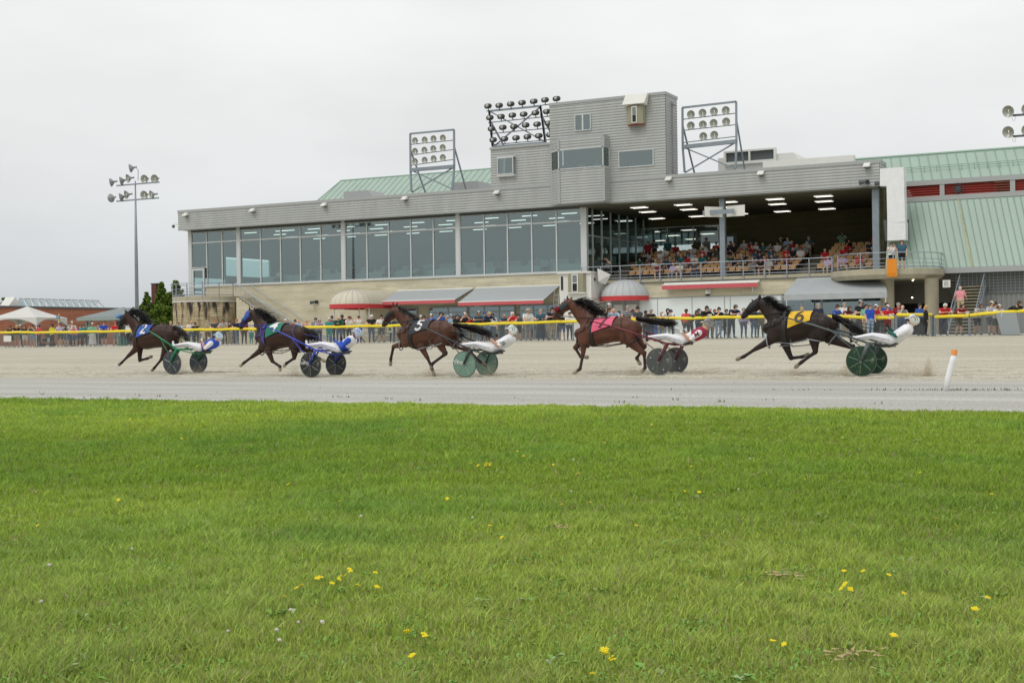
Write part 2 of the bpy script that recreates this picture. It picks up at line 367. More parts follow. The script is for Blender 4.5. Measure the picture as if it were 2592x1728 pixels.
XL, XR = -74.7, -16.9; ZF0, ZF1 = 10.45, 12.08
# fascia band
b = GB(); corr(b, XL, XR, ZF0, ZF1-.22, YF); b.box(XL-.03, XR+.03, YF-.06, YF+.5, ZF1-.22, ZF1, 1)
corr(b, (XL, 101), (XL, YF), ZF0, ZF1-.22, 0); b.box(XL-.05, XL+.3, YF+.5, 101, ZF1-.22, ZF1, 1)
corr(b, (XR, YF), (XR, 87), ZF0, ZF1-.22, 0); b.box(XR-.3, XR+.05, YF+.5, 87, ZF1-.22, ZF1, 1)
b.box(XL, XR, YF-.03, YF+.02, ZF0-.06, ZF0, 1)
b.build('fascia', [m_clad, m_trim])
GB().box(XL+.05, XR-.05, YF+.05, 101, 11.7, 11.86).build('roof', m_trim)
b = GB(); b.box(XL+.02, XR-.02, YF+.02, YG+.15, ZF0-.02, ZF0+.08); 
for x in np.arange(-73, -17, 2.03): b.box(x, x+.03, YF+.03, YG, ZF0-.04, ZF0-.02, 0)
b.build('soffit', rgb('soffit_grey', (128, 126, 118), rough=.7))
# glazed dining floor
ZS, ZT, ZH = 5.75, 9.36, 10.24
cols = [-74.3, -69.15, -58.74, -48.34, -37.98]
for i, x in enumerate(cols):
    wd = .34 if i < 4 else .46
    GB().box(x-wd/2, x+wd/2, YG-.10, YG+.25, ZS-.05 if i else .86, ZF0-.02).build('column', m_alu)
mull = [[-72.51, -70.88], [-66.89, -64.87, -62.91, -60.92], [-56.53, -54.51, -52.51, -50.5], [-46.12, -44.15, -42.15, -40.15]]
GB().box(-74.3, -37.98, YG-.05, YG+.2, ZH, ZF0-.02).build('header', m_trimd)
GB().box(-74.3, -37.9, YG-.12, YG+.2, ZS-.10, ZS).build('sill', m_alu)
for i in range(4):
    xa, xb = cols[i]+.17, cols[i+1]-.17; xs = [xa]+mull[i]+[xb]
    for j in range(len(xs)-1):
        f = GB(); q0, q1 = xs[j], xs[j+1]; zb = ZS
        if i == 0 and j == 0: zb = 7.25
        f.box(q0, q0+.05, YG-.06, YG+.06, zb, ZH); f.box(q1-.05, q1, YG-.06, YG+.06, zb, ZH); f.box(q0+.05, q1-.05, YG-.06, YG+.06, ZT-.05, ZT+.05); f.box(q0+.05, q1-.05, YG-.06, YG+.06, zb, zb+.06)
        f.box(q0+.05, q1-.05, YG-.06, YG+.06, ZH-.05, ZH)
        fo = f.build('window', m_alu)
        g = GB(); g.quad((q0, YG, zb), (q1, YG, zb), (q1, YG, ZH), (q0, YG, ZH)); g.build('pane', m_glass, fo)
# door to the round terrace
f = GB(); f.box(-74.13, -73.95, YG-.08, YG+.06, 4.85, 7.2); f.box(-72.95, -72.8, YG-.08, YG+.06, 4.85, 7.2); f.box(-73.95, -72.95, YG-.08, YG+.06, 7.05, 7.2); f.box(-73.95, -72.95, YG-.08, YG+.06, 4.85, 5.05)
do = f.build('door', m_alu)
g = GB(); g.quad((-73.95, YG, 5.05), (-72.95, YG, 5.05), (-72.95, YG, 7.05), (-73.95, YG, 7.05)); g.build('pane', m_glass, do)
GB().box(-73.0, -72.97, YG-.14, YG-.08, 5.8, 6.1).build('handle', m_trimd, do)
# lower wall with its block facing
b = GB(); b.box(-72.7, -37.7, YG-.02, YG+.3, .86, ZS-.10); b.box(-74.2, -72.7, YG-.02, YG+.3, .86, 4.85)
b.box(-37.7, -17.0, 85.0, 85.4, 3.68, 4.75)
b.build('wall', m_block)
# dining interior
b = GB(); b.box(-74.2, -38.0, YG+.3, 100, 5.35, 5.6); 
b.build('dining_floor', m_tile)
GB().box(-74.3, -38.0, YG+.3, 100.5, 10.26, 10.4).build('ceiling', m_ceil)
b = GB(); b.box(-74.3, -38.0, 100, 100.3, 5.35, 10.3); b.box(-74.5, -74.3, 86.3, 100.3, 8.45, 10.4); b.box(-74.5, -74.3, 86.3, 90.6, 6.5, 8.45); b.box(-74.5, -74.3, 90.6, 96.9, 4.9, 6.8); b.box(-74.5, -74.3, 96.9, 100.3, 4.9, 8.45); b.box(-74.5, -74.3, 86.3, 90.6, 4.9, 5.2)
b.build('inner_wall', rgb('inner_wall_paint', (150, 164, 158), rough=.8))
g = GB(); g.quad((-74.4, 86.3, 5.9), (-74.4, 100, 5.9), (-74.4, 100, 8.3), (-74.4, 86.3, 8.3)); g.build('side_window', m_glass2)
for k in range(3):
    GB().box(-68.5, -38.5, 89.2+3.2*k, 92.3+3.2*k, 5.6, 5.9+.55*k).build('dining_terrace', m_tile)
# counters, monitors, diners
m_counter = rgb('counter_top', (206, 214, 206), rough=.5)
for k in range(3):
    z = 5.6+(.0, .3, .85)[k]
    GB().box(-68.2, -38.8, 87.7+3.15*k, 88.4+3.15*k, z, z+.78).build('counter', m_counter)
for k, X, in ((0, -18),): pass
m_screen = rgb('screen_dark', (28, 36, 38), rough=.2)
mon = thing('monitor', 'small dark screen on the counter behind the dining glass', 'monitor', (-67, 88.05, 6.38), 0, 'screens on the dining counters')
MB().cbox((0, 0, .26), (.46, .05, .34)).build('screen', m_screen, mon); b = MB(); b.cbox((0, .01, .05), (.05, .05, .1)); b.cbox((0, 0, .01), (.25, .16, .02)); b.build('stand', m_black, mon)
kk = 0
for k in range(3):
    z = 6.38+(.0, .3, .85)[k]
    for x in np.arange(-67.2+.4*k, -39, 1.95):
        if kk: c = copy_tree(mon); c.location = (x+rng.uniform(-.2, .2), 88.05+3.15*k, z)
        kk += 1
lt = thing('ceiling_light', 'fluorescent tube fixture glowing on the dining room ceiling behind the glass', 'light', (-66, 88.5, 10.24), 0, 'tube lights over the dining floor')
MB().box(-.62, .62, -.07, .07, -.05, 0).build('tube', mat('tube_dim', (1, .97, .9), emit=1.3), lt)
for j, y in enumerate((88.6, 91.5, 94.4, 97.3)):
    for i, x in enumerate(np.arange(-70+.9*(j % 2), -39, 3.3)):
        c = copy_tree(lt); c.location = (x, y, 10.24)
bpy.data.objects.remove(lt.children[0] if lt.children else lt, do_unlink=True) if False else None
# open seating deck
ZD = 4.97
b = GB(); b.box(-37.7, -17.0, 84.9, 88.0, 4.75, ZD); b.build('balcony_slab', m_conc)
for i in range(7):
    GB().box(-37.6, -17.1, 88.0+.85*i, (88.0+.85*(i+1)) if i < 6 else 98.4, 4.75 if i == 0 else ZD+.28*(i-1), ZD+.28*i+.02).build('seating_step', rgb('step_concrete', (128, 122, 104), rough=.9, var=.1, vscale=2))
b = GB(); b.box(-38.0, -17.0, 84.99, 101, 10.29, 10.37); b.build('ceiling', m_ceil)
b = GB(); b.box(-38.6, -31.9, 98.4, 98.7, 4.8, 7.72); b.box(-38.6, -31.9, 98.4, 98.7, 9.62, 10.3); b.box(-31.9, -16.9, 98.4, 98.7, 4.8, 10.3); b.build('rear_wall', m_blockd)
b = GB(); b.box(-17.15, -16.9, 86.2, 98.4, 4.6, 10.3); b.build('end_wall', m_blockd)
b = GB()
for x in (-38.4, -36.2, -34.05, -31.95): b.box(x-.04, x+.04, 98.36, 98.44, 7.72, 9.62)
b.box(-38.4, -31.9, 98.35, 98.39, 9.6, 9.66); b.box(-38.4, -31.9, 98.35, 98.39, 7.69, 7.75); wf = b.build('rear_window', m_alu)
g = GB(); g.quad((-38.4, 98.5, 7.72), (-31.9, 98.5, 7.72), (-31.9, 98.5, 9.62), (-38.4, 98.5, 9.62)); g.build('pane', m_glass2, wf)
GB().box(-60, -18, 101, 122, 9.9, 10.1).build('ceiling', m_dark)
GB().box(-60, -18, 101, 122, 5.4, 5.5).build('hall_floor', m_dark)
for (x, zz) in ((-31.0, 6.75), (-38.9, 6.75)):
    d = GB().box(x-.55, x+.55, 98.3, 98.37, zz-.2, zz+2.1).build('door', m_trimd); 
    g = GB(); g.box(x-.25, x+.25, 98.27, 98.295, zz+.9, zz+1.9); g.build('pane', m_dglass, d); GB().box(x-.42, x+.42, 98.22, 98.26, zz+.72, zz+.78).build('handle', m_alu, d)
# glazed side screen between dining room and deck
b = GB()
for y in (87.2, 88.9, 90.6, 92.3, 94.0, 95.7, 97.4): b.box(-37.92, -37.78, y-.04, y+.04, 5.0, 10.29)
b.box(-37.9, -37.8, 86.2, 98.4, 8.3, 8.38); b.box(-37.95, -37.75, 86.2, 98.4, 4.9, 5.3); ws = b.build('side_screen', m_alu)
g = GB(); g.quad((-37.85, 86.2, 5.3), (-37.85, 98.4, 5.3), (-37.85, 98.4, 10.29), (-37.85, 86.2, 10.29)); g.build('pane', m_glass2, ws)
for x, wd in ((-27.55, .36), (-17.3, .42)):
    GB().box(x-wd/2, x+wd/2, 85.55, 85.9, ZD if x < -20 else .86, ZF0).build('column', m_galv)
# tube lights under the deck ceiling, each a pair of tubes
dl = thing('ceiling_light', 'twin tube light glowing under the dark roof of the open seating deck', 'light', (-34.26, 87.5, 10.22), 0, 'twin tube lights over the open seating')
MB().box(-.62, .62, -.3, .3, .02, .06).build('housing', m_alu, dl)
for s in (-.26, .26): MB().box(-.58, .58, s-.02, s+.02, -.03, -.0).build('tube', m_tube, dl)
first = True
for y in (87.5, 90.95, 96.6):
    for x in ((-34.3, -31.0, -27.7, -24.4, -21.1) if y < 88 else (-35.0, -31.8, -28.5, -25.2, -21.9) if y < 92 else (-36.4, -33.1, -29.7, -26.4, -23.05)):
        c = dl if first else copy_tree(dl); c.location = (x, y, 10.22); first = False
for k, (x, y) in enumerate([(a, bb) for bb in (104, 109, 114) for a in np.arange(-46, -30, 3.2)]):
    c = copy_tree(dl); c.location = (x, y, 9.82); c['label'] = 'distant tube light glowing in the hall behind the rear windows'; c['group'] = 'tube lights in the rear hall'
# railing of the deck + round balcony
def railing(b, pts, h=.98, post=1.4, mids=(.33, .6), r=.03, kick=.12):
    L = [0]
    P = [Vector(p) for p in pts]
    for i in range(len(P)-1): L.append(L[-1]+(P[i+1]-P[i]).length)
    b.tube([p+Vector((0, 0, h)) for p in P], r, 6)
    for q in mids: b.tube([p+Vector((0, 0, q)) for p in P], r*.55, 5)
    b.tube([p+Vector((0, 0, kick)) for p in P], r*1.2, 4)
    n = max(1, int(round(L[-1]/post))); out = []
    for k in range(n+1):
        s = L[-1]*k/n; i = max(j for j in range(len(L)-1) if L[j] <= s+1e-6); t = (s-L[i])/(L[i+1]-L[i]); p = P[i].lerp(P[i+1], t)
        out.append(p)
    return out
def railing_parts(pts, parent, **k):
    b = GB(); posts = railing(b, pts, **k); ro = b.build('railing', m_rail, parent)
    hh = k.get('h', .98)
    for p in posts: GB().box(p.x-.03, p.x+.03, p.y-.03, p.y+.03, p.z-.25, p.z+hh).build('post', m_rail, ro)
    return ro
BC = (-16.55, 85.2); BR = 3.4
arc = [Vector((BC[0]+BR*math.cos(a), BC[1]+BR*math.sin(a), ZD)) for a in np.linspace(math.pi+.10, 2*math.pi+.5, 26)]
railing_parts([(-37.7, 84.85, ZD), (arc[0].x-.05, 84.85, ZD)], None, post=1.5)
railing_parts(arc, None, post=1.9)
b = GB(); prof = [(0, 4.35), (BR-.15, 4.35), (BR+.1, 4.6), (BR+.1, ZD), (0, ZD)]; b.lathe((BC[0], BC[1], 0), prof, 48)
b.build('round_balcony', m_conc)
cc = [onY(2246.5, 760, 83.6), onY(2358.5, 760, 83.6)]
for c in cc: GB().lathe((c.x, c.y, 0), [(.42, .86), (.42, 4.3), (.5, 4.36)], 24).build('pillar', m_conc, smooth=True)
# under the balcony and ground floor on the open side
b = GB(); b.box(-19.9, -12.6, 87.4, 87.7, 2.9, 4.7); b.box(-19.9, -12.6, 89, 89.3, .86, 4.7, 1); b.box(-16.7, -12.4, 86.5, 86.6, 4.2, 5.2); b.build('undercroft', [m_concd, m_dark])
b = GB(); b.box(-37.7, -22.9, 85.1, 85.3, .86, 3.66)
b.build('white_panelling', rgb('white_panels', (228, 236, 234), rough=.5))
b = GB()
for x in (-37.0, -34.6, -32.1, -29.6, -27.3, -26.9, -24.6): b.box(x-.02, x+.02, 85.07, 85.1, .9, 3.64)
b.box(-37.7, -20.0, 85.04, 85.1, 3.62, 3.68); b.build('panel_joint', m_trim)
GB().box(-37.7, -20, 84.86, 84.9, 4.70, 4.75).build('drip_edge', m_trimd)
def storefront(x0, x1, y, z0, z1, n, dark=True, doors=False, tr=None):
    f = GB(); w_ = (x1-x0)/n
    for i in range(n+1): f.box(x0+w_*i-.05, x0+w_*i+.05, y-.06, y, z0, z1)
    f.box(x0, x1, y-.055, y-.005, z1-.1, z1); f.box(x0, x1, y-.055, y-.005, z0, z0+.12)
    if tr: f.box(x0, x1, y-.055, y-.005, tr-.04, tr+.04)
    fo = f.build('storefront', m_trim)
    g = GB(); g.quad((x0, y-.03, z0), (x1, y-.03, z0), (x1, y-.03, z1), (x0, y-.03, z1)); g.build('pane', m_sfg if not dark else m_dglass, fo)
    return fo
m_sfg = glass('storefront_glass', (.30, .38, .37), .27)
# flat dark panels close behind the shopfront glass stand in for unlit shop interiors
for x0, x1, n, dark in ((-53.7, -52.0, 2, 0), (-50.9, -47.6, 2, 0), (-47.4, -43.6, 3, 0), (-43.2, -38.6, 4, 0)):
    GB().box(x0, x1, 85.93, 85.97, .9, 3.45).build('shop_dark_panel', m_dark)
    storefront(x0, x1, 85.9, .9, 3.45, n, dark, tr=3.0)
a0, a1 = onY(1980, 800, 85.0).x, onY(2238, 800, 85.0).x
GB().box(a0, a1, 85.0, 85.05, .9, 3.6).build('shop_dark_panel', m_dark)
storefront(a0, a1, 84.98, .9, 3.55, 5, False, tr=1.9)
# double door below the round grey canopy
dx = onY(1583, 790, 85.0).x
for s in (-1, 1):
    d = GB(); d.box(dx+s*.52-.5, dx+s*.52+.5, 85.0, 85.06, .87, 3.6); do = d.build('door', m_trim)
    g = GB(); g.box(dx+s*.52-.33, dx+s*.52+.33, 84.96, 84.99, 1.2, 3.25); g.build('pane', m_white, do)
    GB().box(dx+s*.1-.02, dx+s*.1+.02, 84.9, 84.99, 1.8, 2.1).build('handle', m_trimd, do)
# ---- tower
m_tw = m_clad
b = GB(); XA, XB, XC = -44.93, -40.1, -31.3; ZL, ZU = 15.02, 17.82; YB = 87.3
def holed(b, xa, xb, z0, z1, Y, holes):
    xs = sorted({xa, xb, *[h[0] for h in holes], *[h[1] for h in holes]}); xs = [x for x in xs if xa <= x <= xb]
    for i in range(len(xs)-1):
        m_ = (xs[i]+xs[i+1])/2; hs = sorted([h for h in holes if h[0] < m_ < h[1]], key=lambda h: h[2]); z = z0
        for h in hs: corr(b, xs[i], xs[i+1], z, h[2], Y); z = h[3]
        corr(b, xs[i], xs[i+1], z, z1, Y)
def px_hole(x0, y0, x1, y1): p, q_ = onY(x0, y0, 85), onY(x1, y1, 85); return (p.x, q_.x, p.z, q_.z)
HB, HU, HW_ = px_hole(1567, 424, 1655, 378), px_hole(1456, 331, 1496, 289), px_hole(1259, 441, 1299, 399)
holed(b, XA, XB, ZF1-.22, ZL-.15, YF, [HW_]); corr(b, (XA, YB), (XA, YF), ZF1-.22, ZL-.15, 0)
b.box(XA-.04, XB, YF-.05, YB, ZL-.15, ZL, 1)
holed(b, XB, XC, ZF1-.22, ZU-.2, YF, [HB, HU, (-39.9, -35.7, 12.8, 14.4)]); b.box(XB, XC, YF+.1, YB, ZU-.25, ZU-.21, 1); b.box(XA, XB, YF+.1, YB, ZL-.2, ZL-.16, 1); corr(b, (XC, YF), (XC, YB), ZF1-.22, ZU-.2, 0); corr(b, (XB, YB), (XB, YF), ZL, ZU-.2, 0)
b.box(XB-.04, XC+.05, YF-.06, YB+.1, ZU-.2, ZU, 1); corr(b, (XC, YB), (XB, YB), ZF1, ZU-.2, 0)
b.build('tower', [m_clad, m_trim])
b = GB(); b.box(XA-.06, XB+.3, YF-.1, YF-.05, ZL-.17, ZL, 0); b.box(XC+.02, XC+.12, 86.2, 86.3, ZF1, ZU-.6); b.box(XC+.02, XC+.25, 86.1, 86.6, ZU-.75, ZU-.55); b.build('corner_trim', m_trim)
# projecting bay
b = GB(); q = [(-40.0, YF-.02), (-39.1, YF-.75), (-35.65, YF-.75), (-35.5, YF-.02)]
ZB0, ZB1 = 10.5, 15.0; w0, w1 = 12.95, 14.25
for i in range(3):
    for z0, z1 in ((ZB0, w0), (w1, ZB1)): corr(b, q[i], q[i+1], z0, z1, 0)
b.prism([(p[0], p[1], ZB1) for p in q], (0, 0, .12), 1); b.prism([(p[0], p[1], ZB0-.06) for p in q], (0, 0, .06), 1)
for p in q[:3]: b.box(p[0]-.1, p[0]+.1, p[1]-.06, p[1]+.05, ZB0, w0, 1); b.box(p[0]-.1, p[0]+.1, p[1]-.06, p[1]+.05, w1, ZB1, 1)
b.build('bay', [m_clad, m_trim])
m_tglass = glass('tower_glass', (.62, .72, .72), .21)
def twindow(xa, xb, z0, z1, y, parts=1, pane=m_tglass, depth=.8, yb=None, fr=.06):
    A = xa if hasattr(xa, '__len__') else (xa, y); B = xb if hasattr(xb, '__len__') else (xb, y)
    f = GB()
    def bar(p, q_, z0_, z1_): f.prism([(p[0], p[1], z0_), (q_[0], q_[1], z0_), (q_[0], q_[1], z1_), (p[0], p[1], z1_)], (0, -.06, 0))
    L_ = lambda t: (A[0]+(B[0]-A[0])*t, A[1]+(B[1]-A[1])*t); ln = math.hypot(B[0]-A[0], B[1]-A[1]); e = fr/ln
    bar(L_(0), L_(1), z0-fr, z0); bar(L_(0), L_(1), z1, z1+fr)
    for k in range(parts+1):
        t = k/parts; bar(L_(max(0, t-e)), L_(min(1, t+e)), z0, z1)
    fo = f.build('window', m_alu)
    g = GB(); g.quad((A[0], A[1]-.03, z0), (B[0], B[1]-.03, z0), (B[0], B[1]-.03, z1), (A[0], A[1]-.03, z1)); g.build('pane', pane, fo)
    return fo
# rooms behind the tower glass are dark boxes open to the front
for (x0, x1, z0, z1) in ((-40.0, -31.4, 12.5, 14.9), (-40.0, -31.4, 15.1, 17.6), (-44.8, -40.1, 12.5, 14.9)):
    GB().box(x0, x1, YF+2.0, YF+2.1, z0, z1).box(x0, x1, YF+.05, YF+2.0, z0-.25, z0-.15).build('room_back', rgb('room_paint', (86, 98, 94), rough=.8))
twindow(q[0], q[1], w0, w1, 0); twindow(q[1], q[2], w0, w1, 0); twindow(q[2], q[3], w0, w1, 0)
p0, p1 = onY(1567, 424, 85), onY(1655, 378, 85); twindow(p0.x, p1.x, p0.z, p1.z, YF-.03)
p0, p1 = onY(1456, 331, 85), onY(1496, 289, 85); twindow(p0.x, p1.x, p0.z, p1.z, YF-.03, 2)
p0, p1 = onY(1259, 441, 84.7), onY(1299, 399, 84.7); 
b = GB(); b.box(p0.x-.05, p1.x+.05, 84.7, 85, p0.z-.2, p0.z-.06); b.box(p0.x-.05, p1.x+.05, 84.7, 85, p1.z+.06, p1.z+.14); b.build('window_box', m_alu); twindow(p0.x, p1.x, p0.z, p1.z, 84.72)
# camera box under a hood near the tower top
def camera_box(xa, xb, z0, z1, y, hood):
    xm = (xa+xb)/2; w_ = (xb-xa)/2
    b = GB(); prof = [(xa, y), (xa+.12*w_, y-.28), (xm-.3*w_, y-.45), (xm+.3*w_, y-.45), (xb-.12*w_, y-.28), (xb, y)]
    b.prism([(p[0], p[1], z0) for p in prof], (0, 0, z1-z0)); bo = b.build('camera_bay', rgb('olive_panel', (150, 148, 124), rough=.5))
    f = GB(); f.box(xm-.3*w_, xm+.3*w_, y-.50, y-.455, z0+.05, z1-.02); fo = f.build('window', m_white, bo)
    zm = (z0+z1)/2
    GB().box(xm-.2*w_, xm+.2*w_, y-.52, y-.505, zm+.02, z1-.1).build('pane', rgb('pane_grey', (120, 128, 130), rough=.1), fo)
    GB().box(xm-.2*w_, xm+.2*w_, y-.52, y-.505, z0+.12, zm-.02).build('pane', rgb('pane_black', (20, 22, 24), rough=.1), fo)
    s = GB(); s.prism([(p[0], p[1], z0-.06) for p in prof], (0, 0, .06)); s.build('sill', rgb('dull_red', (130, 60, 55), rough=.6) if hood else m_alu, bo)
    if hood:
        h = GB(); h.prism([(xa-.2, y-.02, z1+.02), (xa-.2, y-.62, z1+.12), (xa-.05, y-.3, z1+.85), (xa-.05, y-.02, z1+.85)], (xb-xa+.35, 0, 0)); h.build('hood', m_white, bo)
p0, p1 = onY(1589, 317, 84.8), onY(1632, 268, 84.8); camera_box(p0.x, p1.x, p0.z, p1.z, 84.9, True)
# white timing booth against the facade
K = thing('booth', 'white boxy camera booth with bay window standing against the grandstand', 'booth', (-36.3, 84, .86))
def kb(b, name, m, parent=K):
    b.v = [tuple(Vector(v)-Vector((-36.3, 84, .86))) for v in b.v]; return link(name, b.mesh(name, m if isinstance(m, list) else [m]), parent)
pa, pb = onY(1417, 760, 82.8), onY(1497, 760, 82.8); zt = onY(1450, 688, 82.8).z
kb(MB().box(pa.x, pb.x, 82.8, 85.0, .86, zt-.12), 'walls', m_white); kb(MB().box(pa.x-.12, pb.x+.05, 82.65, 85.0, zt-.12, zt), 'roof', m_white)
wa, wb = onY(1438, 741, 82.7), onY(1482, 692, 82.7)
x0_, x1_, z0_, z1_ = wa.x, wb.x, wa.z, wb.z; xm_ = (x0_+x1_)/2
bo = kb(MB().prism([(x0_, 82.8, z0_), (x0_+.1, 82.5, z0_), (x1_-.1, 82.5, z0_), (x1_, 82.8, z0_)], (0, 0, z1_-z0_)), 'bay', rgb('olive_panel', ()))
fo = kb(MB().box(xm_-.28, xm_+.2, 82.44, 82.5, z0_+.03, z1_-.02), 'window', m_white, bo)
kb(MB().box(xm_-.2, xm_+.12, 82.42, 82.44, z0_+.7, z1_-.1), 'pane', rgb('pane_grey', ()), fo); kb(MB().box(xm_-.2, xm_+.12, 82.42, 82.44, z0_+.1, z0_+.62), 'pane', rgb('pane_black', ()), fo)
kb(MB().box(x0_-.05, x1_+.05, 82.45, 82.8, z0_-.07, z0_), 'sill', m_white, bo)
kb(MB().box(pa.x+.12, pa.x+.27, 82.76, 82.79, z0_+.2, z1_-.15), 'vent', m_black)
kb(MB().box(pb.x+.01, pb.x+.03, 83.3, 83.5, z1_-.5, z1_-.3), 'vent', m_black)
b = MB(); A = [onY(1512, 679, 83.3), onY(1545.5, 695, 83.9), onY(1531.5, 721, 83.9), onY(1515, 712, 83.3)]; b.prism(A, (0, .06, 0)); kb(b, 'side_board', m_white)
lad = thing('ladder', 'aluminium ladder leaning by the white booth', 'ladder', tuple(onY(1404, 850, 84.5)))
lb = MB(); lp = onY(1404, 850, 84.5)
for s in (-.2, .2): lb.tube([(s, -.3, -.0+(.86-lp.z)), (s, .5, 3.3)], .025, 5)
for k in range(9): lb.tube([(-.2, -.25+.08*k, .2+.34*k), (.2, -.25+.08*k, .2+.34*k)], .018, 5)
lb.build('rails', m_alu, lad)
# ---- fixed fascia lamps and cameras
def fitting(name, label, cat, P, build, group=None):
    t = thing(name, label, cat, P, 0, group); build(t); return t
def wall_lamp(t):
    b = MB(); b.prism([(-.2, 0, -.02), (-.2, -.42, -.10), (-.2, -.42, -.02), (-.2, -.1, .2), (-.2, 0, .2)], (.4, 0, 0)); b.build('housing', m_white, t)
    MB().box(-.17, .17, -.38, -.04, -.13, -.07).build('lens', m_trimd, t)
WL = [(473, 545), (642, 534), (823, 520), (1027, 504), (1260, 489), (1694.6, 455), (1927.4, 440.6), (2195.6, 420.5)]
desc = ['nearest the left end of the fascia', 'second from the left end of the fascia', 'above the beige dome canopy', 'below the round lamp rack', 'below the dark oval lamp rack', 'below the tower corner', 'above the V-shaped white sign', 'at the right end of the fascia']
for (x, y), d in zip(WL, desc):
    P = onY(x, y, YF-.03); fitting('wall_lamp', 'white hooded wall lamp '+d, 'wall lamp', P, wall_lamp, 'hooded lamps along the fascia')
def dome_cam(t):
    b = MB(); b.tube([(0, 0, 0), (-.35, -.1, .25), (-.55, -.15, .2)], .04, 6); b.build('bracket', m_white, t)
    MB().ball((-.6, -.15, .05), .14).build('dome', m_trimd, t); 
fitting('security_camera', 'white dome camera on a curved arm off the roof corner', 'camera', onY(456, 574, 85), dome_cam)
def dome_cam2(t):
    MB().lathe((0, 0, 0), [(.0, .3), (.16, .3), (.2, .0)], 14).build('housing', m_white, t); MB().ball((0, 0, 0), (.17, .17, .14)).build('dome', m_black, t)
fitting('security_camera', 'white dome camera with black lens over the white panels', 'camera', onY(1791, 744, 84.85), dome_cam2)
def spot(t):
    MB().box(-.12, .12, -.1, 0, -.12, .12).build('bracket', m_black, t); b = MB(); b.tube([(-.1, -.1, 0), (-.45, -.3, -.05)], [.09, .15], 10); b.build('lamp', m_trimd, t)
fitting('floodlight', 'small dark spotlight on the blank block wall', 'floodlight', onY(802, 764, 85.9), spot)
fitting('floodlight', 'small black spotlight on the right end of the fascia', 'floodlight', onY(2236, 463, 84.9), spot)
fitting('floodlight', 'black cross-shaped fixture low on the fascia near its right end', 'floodlight', onY(2196, 461, 84.9), spot)
# ---- roof plant
def plant(nm, label, xa, xb, y, z0, z1, cat='roof unit', m=m_trim, slope=0):
    t = thing(nm, label, cat, ((xa+xb)/2, y, z0)); hw = (xb-xa)/2; h = z1-z0
    MB().prism([(-hw, -1, 0), (hw+slope, -1, 0), (hw, -1, h), (-hw, -1, h)], (0, 2.2, 0)).build('casing', m, t); return t
p0, p1 = onY(870, 500, 90), onY(955, 487, 90)
t = plant('air_unit', 'low grey rooftop unit before the green roof', p0.x, p1.x-.9, 91, 11.86, p1.z+.25, slope=1.2); MB().box(-.2, .4, -1.03, -1.01, .3, .7).build('panel', m_white, t)
p0, p1 = onY(1142, 470, 90), onY(1225, 463, 90)
t = plant('air_unit', 'low grey rooftop unit behind the round lamp rack', p0.x, p1.x-.6, 91, 11.86, p1.z+.2, slope=.5); MB().box(-.6, -.3, -1.03, -1.01, .3, .6).build('panel', m_trimd, t)
p0, p1, p2, p3 = onY(1818, 440, 90), onY(1962, 377, 90), onY(2008, 380, 90), onY(2034, 409, 90)
t = thing('air_unit', 'large pale rooftop unit with dark intake louvre behind the right lamp rack', 'roof unit', (p0.x, 90, 11.86))
o = Vector((p0.x, 90, 11.86))
b = MB(); zt_ = p1.z-11.86; b.prism([(0, 0, 0), (p3.x-p0.x+.5, 0, 0), (p2.x-p0.x, 0, zt_-.35), (0, 0, zt_-.35)], (0, 3, 0)); b.build('casing', m_white, t)
xa_, xb_ = onY(1835, 400, 89.7).x-p0.x, onY(1960, 400, 89.7).x-p0.x
za_, zb_ = onY(1840, 411, 89.7).z-11.86, onY(1955, 378, 89.7).z-11.86
b = MB(); b.box(xa_-.1, xb_+.1, -.3, 0, zb_, zb_+.12); b.box(xa_-.1, xb_+.1, -.3, 0, za_-.2, za_); b.box(xa_-.1, xa_+.05, -.3, 0, za_, zb_); b.box(xb_-.05, xb_+.1, -.3, 0, za_, zb_); b.box((xa_+xb_)/2-.08, (xa_+xb_)/2+.04, -.3, 0, za_, zb_); b.build('frame', m_white, t)
MB().box(xa_, xb_, -.06, -.02, za_, zb_).build('louvre', m_trimd, t)
p0, p1 = onY(1934, 421, 87), onY(2163, 399, 87)
t = thing('roof_duct', 'long white wrapped duct lying along the roof edge', 'duct', (p0.x, 87, 11.86)); MB().box(0, p1.x-p0.x, -.3, .3, 0, p0.z-11.86+.28).build('casing', m_white, t)
# wrapped duct coming down beside the deck
m_wrap = rgb('duct_wrap', (232, 234, 235), rough=.35, var=.05, vscale=2.5, bump=.6, bscale=4)
p = lambda x, y: onY(x, y, 84.6)
D = thing('wrapped_duct', 'crinkled white wrapped duct bent down beside the deck', 'duct', tuple(p(2260, 600)))
o = p(2260, 600)
def rel(b): b.v = [tuple(Vector(v)-o) for v in b.v]; return b
b = MB(); c_ = [p(2227, 427), p(2287, 423), p(2291, 563), p(2246, 563), p(2244, 471), p(2227, 471)]; b.prism(c_, (0, .8, 0)); rel(b).build('duct_body', m_wrap, D)
b = MB(); b.prism([p(2246, 563), p(2292, 562), p(2292.5, 607), p(2246, 609)], (0, .9, 0)); rel(b).build('outlet', m_wrap, D)
b = MB(); b.prism([onY(2236, 557, 85.6), onY(2300, 555, 85.6), onY(2301, 608, 85.6), onY(2241, 611, 85.6)], (0, .1, 0)); rel(b).build('back_plate', m_trimd, D)
